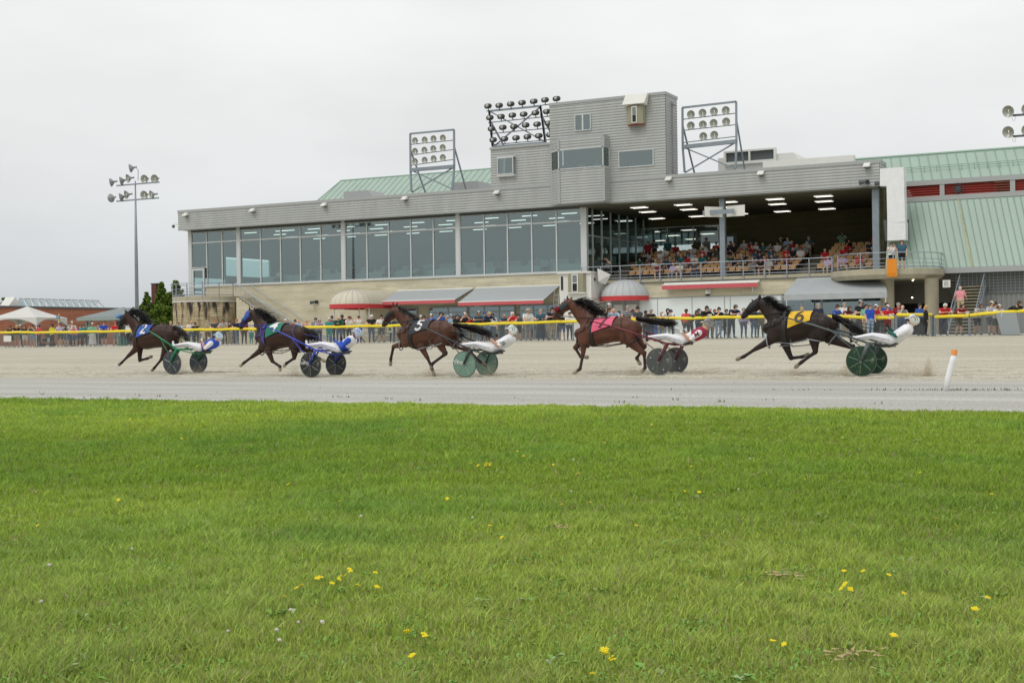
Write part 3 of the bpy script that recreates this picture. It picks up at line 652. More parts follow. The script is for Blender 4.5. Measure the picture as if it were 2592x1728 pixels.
# V shaped sign on the deck column
V_ = thing('sign', 'pair of white panels bracketed in a V on the deck column', 'sign', (-27.5, 85.4, 9.2)); o = Vector((-27.5, 85.4, 9.2))
b = MB(); b.prism([onY(1783, 523, 84.4), onY(1829, 524, 85.3), onY(1829, 550, 85.3), onY(1784, 549, 84.4)], (0, .04, 0)); rel(b).build('panel', m_white, V_)
b = MB(); b.prism([onY(1839, 522, 85.3), onY(1885, 518, 84.4), onY(1885, 546, 84.4), onY(1839, 549, 85.3)], (0, .04, 0)); rel(b).build('panel', m_white, V_)
b = MB(); b.box(-1.1, 1.1, -.75, -.7, -.05, .25); b.build('bracket', m_galv, V_)
# ---- awnings (parts of the grandstand)
def awning(xa, xb, y_top, yw, xfa, xfb, y_fr, yf, m, mv, vh=.24, name='awning'):
    A, B = onY(xa[0], xa[1], yw), onY(xb[0], xb[1], yw); C, D_ = onY(xfb[0], xfb[1], yf), onY(xfa[0], xfa[1], yf)
    A.z = B.z = (A.z+B.z)/2; C.z = D_.z = (C.z+D_.z)/2; A.x, B.x = D_.x, C.x
    b = GB(); b.quad(A, B, C, D_); b.quad(A+Vector((0, 0, -.03)), D_+Vector((0, 0, -.03)), C+Vector((0, 0, -.03)), B+Vector((0, 0, -.03)))
    b.tube([D_, C], .05, 6, 1); b.tube([A, B], .07, 6, 1); ao = b.build(name, [m, m_white])
    v = GB(); L = C.x-D_.x; n = int(L/.09)
    for i in range(n):
        x0, x1 = D_.x+L*i/n, D_.x+L*(i+1)/n; z0, z1 = [D_.z-vh-.035*abs(math.sin(math.pi*q/3.0)) for q in (i, i+1)]
        v.quad((x0, D_.y-.04, D_.z-.03), (x1, D_.y-.04, D_.z-.03), (x1, D_.y-.05, z1), (x0, D_.y-.05, z0))
    v.build('valance', mv, ao)
    a2 = GB()
    for q_ in (.06, .5, .94):
        x = A.x+L*q_; a2.tube([(x, yw, A.z-.5), (x, (yw+yf)/2, A.z-.75), (x, yf, C.z-.03)], .03, 5)
    a2.build('awning_arm', m_alu, ao); return ao
awning((1003, 737), (1191, 730), 0, 85.95, (957, 764), (1152, 757), 0, 83.2, m_awn, m_pink)
awning((1196, 730), (1408, 722), 0, 85.95, (1160, 764), (1376, 760), 0, 83.2, m_awn, m_pink)
ao = awning((1672, 719), (1918, 711), 0, 84.84, (1676, 722), (1918, 714), 0, 84.4, m_white, m_pink, vh=.28)
# big pale vinyl awning on the right
A, B, C, D_ = onY(2018, 710, 84.8), onY(2236, 712, 84.8), onY(2245, 738, 81.3), onY(1984, 748, 81.3)
C.z = D_.z = (C.z+D_.z)/2+.02; A.z = B.z = 4.68
b = GB(); n = 24
for i in range(n):
    t0, t1 = i/n, (i+1)/n
    for (P0, P1, Q0, Q1) in ((A.lerp(B, t0), A.lerp(B, t1), D_.lerp(C, t0), D_.lerp(C, t1)),):
        s0, s1 = .06*math.sin(i*1.7), .06*math.sin((i+1)*1.7)
        b.quad(P0, P1, Q1, Q0); b.quad(Q0, Q1, Q1+Vector((0, .05+s1*.3, -.36)), Q0+Vector((0, .05+s0*.3, -.36)))
b.add([A, D_, D_+Vector((0, 0.05, -.36)), A+Vector((0, 0, -.8))], [(0, 1, 2, 3)]); b.add([B, C, C+Vector((0, 0.05, -.36)), B+Vector((0, 0, -.8))], [(3, 2, 1, 0)])
ao = b.build('awning', rgb('pale_vinyl', (176, 182, 184), rough=.5, var=.06, vscale=1.5))
for x in (D_.x+.15, C.x-.1): GB().tube([(x, 81.4, .88), (x, 81.4, D_.z-.1)], .04, 6).build('awning_post', m_alu, ao)
# dome canopies
def dome_canopy(c, R, back, zr, hd, m, mv, wallY, posts, name='dome_canopy'):
    b = GB(); nseg = 22; rings = 7; vs = []; fs = []
    def prof(q): a = q*math.pi/2; return math.cos(a), math.sin(a)
    # outline: half circle at front, straight back to wall
    out = []
    for j in range(nseg+1):
        a = math.pi+math.pi*j/nseg; out.append((math.cos(a), math.sin(a), 0))
    for i in range(rings+1):
        cr, sr = prof(i/rings)
        vs.append((c[0]-R*cr, wallY, zr+hd*sr)); 
        for (ux, uy, _) in out: vs.append((c[0]+R*ux*cr, c[1]+R*uy*cr, zr+hd*sr))
        vs.append((c[0]+R*cr, wallY, zr+hd*sr))
    q = nseg+3
    for i in range(rings):
        for j in range(q-1): fs.append((i*q+j, i*q+j+1, (i+1)*q+j+1, (i+1)*q+j))
    b.add(vs, fs)
    co = b.build(name, m, smooth=True)
    s = GB()
    for j in range(0, q, 2): s.tube([vs[i*q+j] for i in range(rings+1)], .018, 4)
    s.build('seam', m_trim, co)
    v = GB(); P = [(c[0]-R, wallY)]+[(c[0]+R*1.01*ux, c[1]+R*1.01*uy) for ux, uy, _ in out]+[(c[0]+R, wallY)]
    PP = []
    for i in range(len(P)-1):
        for k in range(4): t = k/4; PP.append((P[i][0]*(1-t)+P[i+1][0]*t, P[i][1]*(1-t)+P[i+1][1]*t))
    for i in range(len(PP)-1):
        z0, z1 = [zr-.27-.04*abs(math.sin(q_*math.pi/3)) for q_ in (i, i+1)]
        v.quad((*PP[i], zr+.03), (*PP[i+1], zr+.03), (*PP[i+1], z1), (*PP[i], z0))
    v.build('valance', mv, co)
    for x, y in posts: GB().tube([(x, y, .87), (x, y, zr)], .045, 6).build('canopy_post', m_white, co)
c1 = onY(893, 768, 81.7)
dome_canopy((c1.x, 81.7), 1.72, 0, 3.66, 1.15, rgb('beige_canvas', (206, 200, 180), rough=.8, var=.05, vscale=2), m_red, 85.95, [(c1.x-1.62, 81.6), (c1.x-.2, 80.2), (c1.x+1.5, 81.6), (c1.x-1.65, 85)])
c2 = onY(1583, 760, 84.9)
dome_canopy((c2.x, 84.9), 1.72, 0, 3.78, 1.2, rgb('grey_canvas', (186, 190, 190), rough=.8, var=.04, vscale=2), m_red, 84.99, [])
# ---- round stone stair drum on the left
TC = onY(527, 760, 85.0); TR = 2.85
m_stone = brick_mat('stained_stone', lin((202, 190, 158)), lin((166, 148, 112)), lin((140, 126, 96)), .8, .2, .02, streak=(4.3, 4.2), roundc=(TC.x+45, 85.0-YG, TR))
b = GB(); b.lathe((TC.x, 85.0, 0), [(TR, .86), (TR, 4.28)], 56, a0=math.pi*.98, a1=2*math.pi*1.0); so_ = b.build('stone_drum', m_stone)
MB_ = GB(); MB_.lathe((TC.x, 85.0, 0), [(0, 4.28), (TR+.06, 4.28), (TR+.06, 4.36)], 56); MB_.lathe((TC.x, 85.0, 0), [(TR+.02, 4.36), (TR+.02, 4.75), (0, 4.75)], 56, m=1); MB_.build('terrace_slab', [m_white, m_conc])
GB().box(TC.x-TR+.55, TC.x-TR+.85, 83.6, 83.7, 1.9, 3.1).build('panel', m_trim)
arc = [Vector((TC.x+TR*math.cos(a), 85.0+TR*math.sin(a), 4.75)) for a in np.linspace(math.pi*.93, math.pi*1.97, 22)]
railing_parts(arc, None, post=1.35, h=1.05)
# stair down along the wall
m_st = m_conc
xs0 = onY(598, 760, 84.0).x; xs1 = xs0+6.4
b = GB(); ns = 22
for i in range(ns):
    xx = xs0+(xs1-xs0)*i/ns; z = 4.75-(4.75-.87)*(i+1)/ns
    b.box(xx, xx+(xs1-xs0)/ns, 84.0, 85.7, .87, z)
b.build('stair', m_block)
b = GB()
for y in (83.95, 85.75):
    P_ = [Vector((xs0, y, 4.75)), Vector((xs0+2.6, y, 3.17)), Vector((xs0+3.4, y, 2.9)), Vector((xs1+.2, y, .87))]
    for h_ in (1.0, .15): b.tube([q_+Vector((0, 0, h_)) for q_ in P_], .03, 5)
    if y < 85:
        for k in range(40):
            t = k/40; qx = xs0+(xs1-xs0)*t; zz = 4.75-(3.88)*t; b.tube([(qx, y, zz+.15), (qx, y, zz+1.0)], .012 if k % 6 else .03, 4)
b.build('stair_rail', m_rail)
# ================================================================ green roofed buildings
m_seam = rgb('roof_seam', (140, 166, 150), rough=.5)
def seams(b, tl, tr, bl, br, n, r=.022):
    for i in range(n+1):
        t = i/n; b.tube([Vector(tl).lerp(Vector(tr), t)+Vector((0, -.03, .02)), Vector(bl).lerp(Vector(br), t)+Vector((0, -.03, .02))], r, 4)
T = thing('rear_hall', 'hall with pale green standing seam hip roof behind the tower', 'building', (-60, 100, .86)); o = Vector((-60, 100, .86))
tl, tr = onY(863, 455, 104), onY(1243, 430, 104); zr = (tl.z+tr.z)/2; tl.z = tr.z = zr; tr.x += 6
bl = onY(803, 508, 100); bl.z = 13.5; bl.x = -71.96; br = Vector((tr.x, 100, bl.z))
b = MB(); b.quad(tl, tr, br, bl); back = Vector((bl.x, 108, bl.z)); b.add([tl, bl, back], [(0, 1, 2)]); b.quad(tr, tl, back, Vector((tr.x, 108, bl.z))); rel(b).build('roof', m_green, T)
b = MB(); seams(b, tl, tr, Vector((tl.x, 100, bl.z)), br, 34, .018)
b.tube([tl, tr], .08, 5); b.tube([tl, bl], .06, 5); rel(b).build('roof_seam', m_seam, T)
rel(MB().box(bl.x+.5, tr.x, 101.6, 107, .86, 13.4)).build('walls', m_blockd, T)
T = thing('side_hall', 'steep pale green metal hall with red louvre band right of the deck', 'building', (-10, 92, .86)); o = Vector((-10, 92, .86))
def face(pts, Yt, Yb): return [onY(pts[0][0], pts[0][1], Yt), onY(pts[1][0], pts[1][1], Yt), onY(pts[2][0], pts[2][1], Yb), onY(pts[3][0], pts[3][1], Yb)]
def lineat(x, a, b_): return a[1]+(b_[1]-a[1])*(x-a[0])/(b_[0]-a[0])
R1a, R1b = (2226, 401), (2592, 372)      # ridge
R2a, R2b = (2289, 459), (2592, 442)      # eave of the upper slope
B1a, B1b = (2289, 513), (2592, 495)      # under the red band
E1a, E1b = (2392, 678), (2592, 671)      # lower eave
xe = 2760
def L4(a, b_, x, Y, zz=None): 
    q_ = onY(x, lineat(x, a, b_), Y); return q_
def flat(P, Q): z = (P.z+Q.z)/2; P.z = z; Q.z = z; return P, Q
Yr, Ye, Yb, Yw = 89.4, 87.3, 87.2, 85.4
def zl(a, b_, Y): return (onY(a[0], a[1], Y).z+onY(b_[0], b_[1], Y).z)/2
zR, zE, zB, zW = zl(R1a, R1b, Yr), zl(R2a, R2b, Ye), zl(B1a, B1b, Yb), zl(E1a, E1b, Yw)
xa0, xb0 = -23.0, onY(2760, 360, Yr).x+8
sh1 = onY(2527.3, 440, Ye).x-onY(2509.7, 380, Yr).x; sh2 = onY(2461, 672, Yw).x-onY(2427, 510, Yb).x
U = [Vector((xa0, Yr, zR)), Vector((xb0, Yr, zR)), Vector((xb0+sh1, Ye, zE)), Vector((xa0+sh1, Ye, zE))]
b = MB(); b.quad(*U); b.quad((-16.7, Yr, zR), (xb0, Yr, zR), (xb0, Yr+14, zR-5), (-16.7, Yr+14, zR-5))
xl0 = -16.7; Lw = [Vector((xl0, Yb, zB)), Vector((xb0, Yb, zB)), Vector((xb0+sh2, Yw, zW)), Vector((xl0+sh2, Yw, zW))]
b.quad(*Lw); b.quad(Lw[0], Lw[3], (xl0, Yw, zW), (xl0, Yw+.1, zW)); rel(b).build('roof', m_green, T)
sa, sb = onY(2426, 512, Yb), onY(2460, 671, Yw); sa.z = zB; sb.z = zW; b = MB(); b.quad(sa+Vector((-.05, -.03, .02)), sa+Vector((.02, -.03, .02)), sb+Vector((.12, -.03, .02)), sb+Vector((-.05, -.03, .02))); rel(b).build('rust_streak', rgb('rust_streak', (170, 172, 138), rough=.7, var=.2, vscale=3), T)
b = MB(); seams(b, U[0], U[1], U[3], U[2], 44); seams(b, Lw[0], Lw[1], Lw[3], Lw[2], 50); b.tube([U[0], U[1]], .1, 5); rel(b).build('roof_seam', m_seam, T)
b = MB()
for (P0, P1, f) in ((U[3], U[2], .12), (Lw[3], Lw[2], .12)):
    for h_ in (.10, .22): b.tube([P0.lerp(P1, 0)+Vector((0, .6, .75+h_)), P0.lerp(P1, .62)+Vector((0, .6, .75+h_))], .02, 4)
    for k in range(22): q_ = P0.lerp(P1, .62*k/21)+Vector((0, .6, .6)); b.tube([q_, q_+Vector((0, 0, .4))], .02, 4)
rel(b).build('snow_guard_rails', m_seam, T)
xr_ = -16.75; b = MB(); b.box(xr_, xb0+3, Ye-.1, Ye+.05, zE-.32, zE); b.box(xr_, xb0+3, Yb-.05, Ye+.1, zB, zB+.32); b.box(xr_, xb0+4, Yw-.15, Yw+.1, zW-.35, zW)
bx = [onY(x, 490, Ye).x for x in (2379, 2391, 2557, 2570)]
b.box(bx[0], bx[1], Ye-.06, Ye+.05, zB+.32, zE-.32); b.box(bx[2], bx[3], Ye-.06, Ye+.05, zB+.32, zE-.32); rel(b).build('trim', m_trim, T)
b = MB(); z_ = zB+.32
while z_ < zE-.34: b.prism([(xr_, Ye+.12, z_), (xr_, Ye+.0, z_+.02), (xr_, Ye+.12, z_+.14)], (xb0-xr_, 0, 0)); z_ += .15
rel(b).build('louvre', m_louv, T)
b = MB(); xv0, xv1 = onY(2518, 480, Ye).x, onY(2556, 480, Ye).x
z_ = zB+.1
while z_ < zE-.36: b.box(xv0, xv1, Ye-.1, Ye-.03, z_, z_+.07); z_ += .16
rel(b).build('vent', rgb('brown_louvre', (112, 62, 44), rough=.6), T)
b = MB(); cxv = onY(2425, 478, Ye-.1); b.lathe((cxv.x, Ye-.12, cxv.z), [(.05, 0), (.16, .04), (.2, .0)], 12, axis='Y')
for k in range(12): a = k*math.pi/6; b.tube([(cxv.x, Ye-.12, cxv.z), (cxv.x+.42*math.cos(a), Ye-.16, cxv.z+.42*math.sin(a))], .015, 4)
rel(b).build('lamp', m_trimd, T)
b = MB(); 
for k, (Y_, z0, z1, mm_) in enumerate(((86.2, .86, 3.4, 0),)):
    x = -12.5
    while x < 14: b.prism([(x, Y_, z0), (x+.05, Y_-.05, z0), (x+.17, Y_-.05, z0), (x+.22, Y_, z0)], (0, 0, z1-z0)); x += .30
    b.box(-12.5, 14, Y_, Y_+.1, z0, z1)
rel(b).build('ribbed_wall', rgb('ribbed_grey', (138, 140, 138), rough=.6), T)
rel(MB().box(-12.5, 14, 86.3, 86.4, 3.4, zW).box(-12.5, 14, 86.1, 86.3, 3.36, 3.46)).build('upper_wall', rgb('upper_grey', (112, 118, 116), rough=.7), T)
b = MB()
for x in np.arange(-12.5, 13, .25): b.box(x, x+.012, 86.18, 86.2, 3.46, 4.9)
for z_ in np.arange(3.5, 4.9, .18): b.box(-12.8, 13, 86.16, 86.18, z_, z_+.012)
rel(b).build('wire_screen', m_alu, T)
# steel stair in front of it
S0 = onY(2433, 842, 80.5); T = thing('steel_stair', 'straight steel stair with tall side rails climbing to the deck', 'stairs', (S0.x, 80.5, .875)); hw = .72; n = 15
for k in range(n):
    MB().box(-hw, hw, .36*k, .36*k+.34, .2*k+.14, .2*k+.18).build('tread', m_conc, T)
b = MB()
for k in range(n): b.box(-hw, hw, .36*k+.32, .36*k+.34, .2*k, .2*k+.15)
b.build('riser', rgb('riser_grey', (128, 124, 108), rough=.9), T)
for s in (-1, 1):
    b = MB(); b.prism([(s*hw, -.1, 0), (s*hw, .2, 0), (s*hw, .36*n, .2*n-.1), (s*hw, .36*n, .2*n+.2), (s*hw, 0, .2)], (s*.06, 0, 0)); b.build('stringer', m_galv, T)
    b = MB(); b.tube([(s*hw, -.1, .95), (s*hw, .36*n, .2*n+1.0), (s*hw, .36*n+1.2, .2*n+1.0)], .035, 6); b.tube([(s*hw, -.1, .5), (s*hw, .36*n, .2*n+.5)], .02, 5)
    for k in range(0, n+1, 4): b.tube([(s*hw, .36*k, .2*k), (s*hw, .36*k, .2*k+1.0)], .025, 5)
    b.build('handrail', m_galv, T)
b = MB()
for z_ in (.35, .7, 1.05): b.tube([(-hw, .36*n+1.2, .2*n+z_), (hw, .36*n+1.2, .2*n+z_)], .03, 5)
b.build('landing_rail', m_galv, T); MB().box(-hw-.1, hw+.1, .36*n, .36*n+1.2, .2*n-.06, .2*n).build('landing', m_conc, T)
MB().box(-hw-.1, hw+.1, .36*n+.9, .36*n+1.1, -0, .2*n-.07).build('support', m_concd, T)
sg = tag(MB().box(-.22, .22, -.02, 0, -.22, .22).build('notice', m_white), 'small white notice fixed to the left rail of the steel stair', 'notice'); sg.location = onY(2396, 718, 82.0)
b = MB()
for k in range(6): b.box(-.15, .15 if k % 2 else .08, -.03, -.022, .14-.055*k, .155-.055*k)
b.build('lettering', m_trimd, sg)
# string lights under the balcony
bl_ = thing('string_lights', 'hanging cord with glowing bulbs between the concrete pillars', 'lights', tuple(onY(2310, 700, 84.5))); o = onY(2310, 700, 84.5)
b = MB(); b.tube([onY(2311, 692, 84.5), onY(2311, 752, 84.5)], .012, 4); rel(b).build('cord', m_black, bl_)
for x, y in ((2313, 706), (2310.5, 709.5), (2309, 753)): rel(MB().ball(onY(x, y, 84.45), .055, 10)).build('bulb', mat('bulb_glow', (1, .8, .45), emit=4), bl_)
# orange seat hung on the balcony rail
o = onY(2258, 676, 81.75); t = thing('orange_cover', 'bright orange fabric box hung over the round balcony rail', 'box', tuple(o))
b = MB(); b.box(-.28, .28, -.12, .05, -.35, .5); b.prism([(-.28, -.12, -.35), (-.28, .05, -.35), (-.28, .25, -.6), (-.28, -.05, -.6)], (.56, 0, 0)); b.build('cover', rgb('orange_cloth', (226, 140, 34), rough=.7), t)
b = MB()
for s in (-1, 1):
    for k in range(9): b.box(s*.3-.03, s*.3+.03, -.1, -.02, -.5+.11*k, -.44+.11*k)
b.build('webbing', rgb('webbing', (214, 190, 120), rough=.8), t)
# ================================================================ light racks and poles
m_refl = rgb('reflector', (176, 178, 170), rough=.35, metal=.25)
m_shell = rgb('lamp_shell', (146, 152, 152), rough=.4, metal=.25)
m_lens = mat('lamp_glint', (.95, .95, .9), rough=.15)
def round_lamp(parent, P, r, aim=Vector((0, -1, -.35))):
    """bell reflector: dish facing aim, with its socket behind and the bulb inside"""
    L_ = MB(); L_.lathe((0, 0, 0), [(r, 0), (r*.96, .12*r), (r*.72, .45*r), (r*.35, .75*r), (r*.18, 1.05*r), (0, 1.1*r)], 20)
    L_.lathe((0, 0, 0), [(r*1.0, 0.005), (r*.9, .13*r), (r*.66, .40*r), (r*.3, .66*r), (0, .7*r)][::-1], 20, m=1)
    L_.tube([(-r*.28, 0, .25*r), (r*.28, 0, .25*r)], r*.09, 6, 2); L_.tube([(0, 0, 1.0*r), (0, 0, 1.6*r)], r*.2, 8, 0)
    lo = L_.build('lamp', [m_shell, m_refl, m_lens], parent, smooth=True)
    lo.location = P; lo.rotation_euler = (-aim).to_track_quat('Z', 'Y').to_euler() if False else Vector((-aim.x, -aim.y, -aim.z)).to_track_quat('Z', 'X').to_euler()
    return lo
def rack(name_label, x0, y0, s, Y, posts, legs, rows, r, oval=False):
    W = lambda p, Yq=Y: onY(x0+p[0]/s, y0+p[1]/s, Yq)
    base = W(legs[0][1]); T = thing('floodlight_rack', name_label, 'light rack', tuple(base)); q0 = Vector(base)
    def R(v): return Vector(v)-q0
    b = MB()
    for (a, c) in posts: b.beam(R(W(a)), R(W(c)), .13)
    b.beam(R(W(posts[0][0])), R(W(posts[1][0])), .13); b.beam(R(W(posts[0][1])), R(W(posts[1][1])), .26 if not oval else .1)
    b.build('frame', m_galv, T)
    b = MB()
    for (a, c) in legs:
        A, C = R(W(a)), R(W(c)); b.beam(A, C, .13); top = R(W(a))+Vector((0, 0, -.6 if oval else 1.6)); b.beam(top, Vector((C.x, C.y+2.2, C.z)), .1)
    A0, C0, A1, C1 = R(W(legs[0][0])), R(W(legs[0][1])), R(W(legs[1][0])), R(W(legs[1][1]))
    b.beam(A0+Vector((0, .05, 0)), C1+Vector((0, .05, 0)), .09); b.beam(A1+Vector((0, .1, 0)), C0+Vector((0, .1, 0)), .09); b.build('brace', m_galv, T)
    for row in rows:
        PL = [R(W(p)) for p in row]; rr = MB(); 
        xl, xr = (R(W(posts[0][0])).x, R(W(posts[1][0])).x) if not oval else (PL[0].x-.2, PL[-1].x+.2)
        sl = (PL[-1].z-PL[0].z)/max(.1, PL[-1].x-PL[0].x); dz = r*.85 if not oval else .33
        zz = lambda x: PL[0].z+sl*(x-PL[0].x)-dz
        rr.tube([(xl, .03, zz(xl)), (xr, .03, zz(xr))], .04, 6); rr.build('rail', m_galv, T)
        for p in PL:
            if not oval: round_lamp(T, p+Vector((0, -.1, 0)), r, Vector((0, -1, -.12)))
            else:
                L_ = MB(); L_.v = []
                L_.loft([(-.12, 0, 0), (.12, 0, 0)], [.19, .19], [.16, .16], n=14)
                L_.lathe((0, -.2, 0), [(.0, -.03), (.10, -.02), (.12, .02)], 12, m=1, axis='Y'); L_.tube([(0, .02, -.15), (0.02, .05, -.33)], .035, 5)
                lo = L_.build('lamp', [rgb('lamp_dark', (58, 62, 64), rough=.45), m_refl], T, smooth=True); lo.location = p+Vector((0, -.12, 0))
    return T
rack('round lamps in a steel frame on the roof left of the tower', 1000, 200, 3.564, 86.6, [((137, 495), (140, 822)), ((532, 458), (534, 790))], [((140, 822), (148, 1020)), ((534, 790), (520, 995))],
     [[(185, 560), (272, 553), (352, 542), (436, 535)], [(185, 655), (270, 645), (350, 632), (435, 622)], [(185, 747), (272, 735), (353, 722), (436, 712)]], .265)
rack('round lamps in a steel frame on the roof right of the tower', 1380, 210, 4.523, 86.6, [((1572, 285), (1575, 735)), ((2187, 215), (2190, 670))], [((1575, 735), (1597, 1025)), ((2190, 670), (2180, 985))],
     [[(1673, 365), (1806, 348), (1937, 330), (2072, 318)], [(1672, 493), (1810, 482), (1933, 465), (2076, 448)], [(1815, 615), (1940, 600)]], .29)
rack('open rack of dark oval lamps on the lower tower roof', 1000, 200, 3.564, 85.6, [((850, 290), (880, 610)), ((1312, 245), (1355, 570))], [((850, 290), (882, 612)), ((1312, 245), (1358, 572))],
     [[(845, 248), (946, 242), (1050, 229), (1152, 217), (1258, 205), (1359, 192), (1463, 181)], [(862, 352), (963, 342), (1065, 330), (1167, 321), (1273, 309), (1376, 297)], [(877, 452), (979, 440), (1079, 432), (1185, 419), (1288, 411), (1391, 402)], [(892, 552), (994, 543), (1098, 534), (1200, 524), (1303, 515), (1404, 506)]], .2, oval=True)
# tall pole on the left
PY = 72.0; base = onY(347, 800, PY); bx_ = base.x
T = thing('light_pole', 'tall steel light pole with two crossbars of round lamps left of the grandstand', 'light pole', (bx_, PY, .86)); o = Vector((bx_, PY, .86))
W = lambda x, y, Yq=PY: onY(250+x/3.92, 400+y/3.92, Yq)-o
zt = W(395, 225).z; b = MB(); b.tube([(0, 0, 0), (0, 0, zt*.55), (0.02, 0, zt)], [.155, .12, .045], 12); b.build('pole', m_galv, T, smooth=True)
MB().tube([(0, 0, 0), (0, 0, .3)], .26, 10).build('base', m_conc, T)
b = MB(); b.tube([W(390, 225), W(391, 120), W(365, 95)], .025, 5)
for A, C in (((178, 275), (600, 240)), ((178, 430), (595, 396))): b.beam(W(*A), W(*C), .09)
b.build('crossbar', m_galv, T)
sd = Vector((-.85, -.5, -.2)); fr = Vector((.1, -1, -.2)); md = Vector((-.5, -.85, -.2))
for x, y, a in ((125, 245, sd), (225, 230, sd), (292, 205, md), (461, 212, fr), (562, 210, fr), (130, 400, Vector((-1, .1, -.1))), (222, 393, sd), (275, 367, md), (458, 370, fr), (525, 367, md), (318, 105, sd)):
    round_lamp(T, W(x, y)+Vector((0, -.1, 0)), .32, a)
# pole beyond the right edge whose lamps reach into view
PY = 62.8; base = onY(2650, 600, PY); T = thing('light_pole', 'light pole whose round lamps hang in at the right edge', 'light pole', (base.x, PY, .86)); o = Vector((base.x, PY, .86))
W = lambda x, y, Yq=PY: onY(2460+x/7.84, 240+y/7.84, Yq)-o
b = MB(); b.tube([(0, 0, 0), (0, 0, W(1400, 200).z)], [.16, .07], 12); b.build('pole', m_galv, T)
b = MB(); b.beam(W(810, 412), W(2000, 330), .09); b.beam(W(815, 828), W(2000, 745), .09)
for x, y in ((810, 412), (815, 828)): b.tube([W(x-20, y+10), W(x+5, y+110), W(x+40, y+110), W(x+60, y+10)], .006, 4)
b.build('crossbar', m_trimd, T)
for x, y in ((725, 340), (725, 750), (1105, 300), (1105, 715), (1800, 300), (1800, 700)): round_lamp(T, W(x, y)+Vector((0, -.1, 0)), .27, Vector((-.3, -1, -.3)))
# ================================================================ left background
T = thing('brick_building', 'long low brick building with glazed roof ridge at the far left', 'building', (-112, 100, .86)); o = Vector((-112, 100, .86))
m_br = brick_mat('red_brick', lin((176, 112, 84)), lin((164, 100, 74)), lin((172, 132, 112)), .4, .13, .01)
rel(MB().box(-140, -112, 84, 124, .86, 5.0)).build('walls', m_br, T); rel(MB().box(-140.2, -111.85, 83.8, 124.2, 5.0, 5.2)).build('parapet', m_trimd, T)
A, B = onY(57, 757, 102), onY(240, 774, 102); 
def onX(x, y, X): d = ray(x, y); t = X/d.x; return Vector((X, d.y*t, H+d.z*t))
SX = -114.5
q1, q2 = onX(50, 765, SX), onX(252, 783, SX); y0_, y1_ = q1.y, q2.y; zt = 5.2; hz = .95
b = MB(); ns = 12
for k in range(ns):
    ya, yb = y0_+(y1_-y0_)*k/ns, y0_+(y1_-y0_)*(k+1)/ns
    b.tube([(SX+1, ya, zt), (SX, (ya+yb)/2, zt+hz), (SX+1, yb, zt)], .07, 5)
b.tube([(SX, y0_, zt+hz), (SX, y1_, zt+hz)], .07, 5); b.tube([(SX+1, y0_, zt), (SX+1, y1_, zt)], .07, 5); rel(b).build('skylight_truss', m_white, T)
b = MB(); b.quad((SX+1, y0_, zt), (SX+1, y1_, zt), (SX, y1_, zt+hz), (SX, y0_, zt+hz)); b.quad((SX-1, y0_, zt), (SX-1, y1_, zt), (SX, y1_, zt+hz), (SX, y0_, zt+hz)); b.quad((SX+1, y0_, zt), (SX, y0_, zt+hz), (SX-1, y0_, zt), (SX, y0_, zt))
rel(b).build('skylight_glass', glass('skylight_pane', (.75, .82, .85), .25), T)
qa, qb = onX(29, 770, -112.5), onX(40, 755, -112.5)
b = MB(); yg = qb.y; b.prism([(-112.6, yg-.9, 5.2), (-112.6, yg+.9, 5.2), (-112.6, yg, 6.2)], (-1.4, 0, 0)); rel(b).build('gable', m_white, T)
# marquee tent
c = onY(70, 800, 85); T = thing('tent', 'white peaked marquee tent with scalloped sides at the far left', 'tent', (c.x, 85, .86), .25); hw = 2.45; ze = 2.55; zp = onY(70, 775, 85).z-.86
b = MB(); C4 = [(-hw, -hw), (hw, -hw), (hw, hw), (-hw, hw)]; n = 8
for k in range(4):
    (xa, ya), (xb, yb) = C4[k], C4[(k+1) % 4]
    for i in range(n):
        for j in range(n):
            def pp(u, v):
                ex, ey = xa+(xb-xa)*u, ya+(yb-ya)*u; s = 1-v; zz = ze+(zp-ze)*(v**1.25)+.0
                return (ex*s, ey*s, zz)
            b.quad(pp(i/n, j/n), pp((i+1)/n, j/n), pp((i+1)/n, (j+1)/n), pp(i/n, (j+1)/n))
    for i in range(12):
        u0, u1 = i/12, (i+1)/12
        d0, d1 = [.12+.62*abs(2*u-1)**2.4 for u in (u0, u1)]
        P0, P1 = (xa+(xb-xa)*u0, ya+(yb-ya)*u0), (xa+(xb-xa)*u1, ya+(yb-ya)*u1)
        b.quad((*P0, ze), (*P1, ze), (*P1, ze-d1), (*P0, ze-d0))
b.build('canopy', rgb('tent_vinyl', (206, 206, 200), rough=.6, var=.03, vscale=1), T)
for k, (x, y) in enumerate(C4): MB().tube([(x*.98, y*.98, 0), (x*.98, y*.98, ze)], .04, 6).build('pole', m_white, T)
# gazebo kiosk
c = onY(312, 800, 88); T = thing('gazebo', 'grey open kiosk with shingled hip roof near the light pole', 'gazebo', (c.x, 88, .86)); zp = onY(312, 777, 88).z-.86; ze = onY(312, 803, 88).z-.86; hw = 2.75
b = MB(); b.add([(-hw, -hw, ze), (hw, -hw, ze), (hw, hw, ze), (-hw, hw, ze), (0, 0, zp)], [(0, 1, 4), (1, 2, 4), (2, 3, 4), (3, 0, 4)]); b.build('roof', rgb('grey_shingle', (132, 142, 142), rough=.9, var=.1, vscale=3), T)
MB().box(-hw-.05, hw+.05, -hw-.05, hw+.05, ze-.28, ze-.01).build('eave_board', rgb('grey_green_board', (142, 156, 152), rough=.7), T)
for x in (-1, 1):
    for y in (-1, 1):
        MB().box(x*2.2-.11, x*2.2+.11, y*2.2-.11, y*2.2+.11, 0, ze-.28).build('post', rgb('grey_green_board', ()), T)
        MB().beam((x*2.2, y*2.2, ze-1.1), (x*1.6, y*2.2, ze-.3), .12).build('brace', rgb('grey_green_board', ()), T)
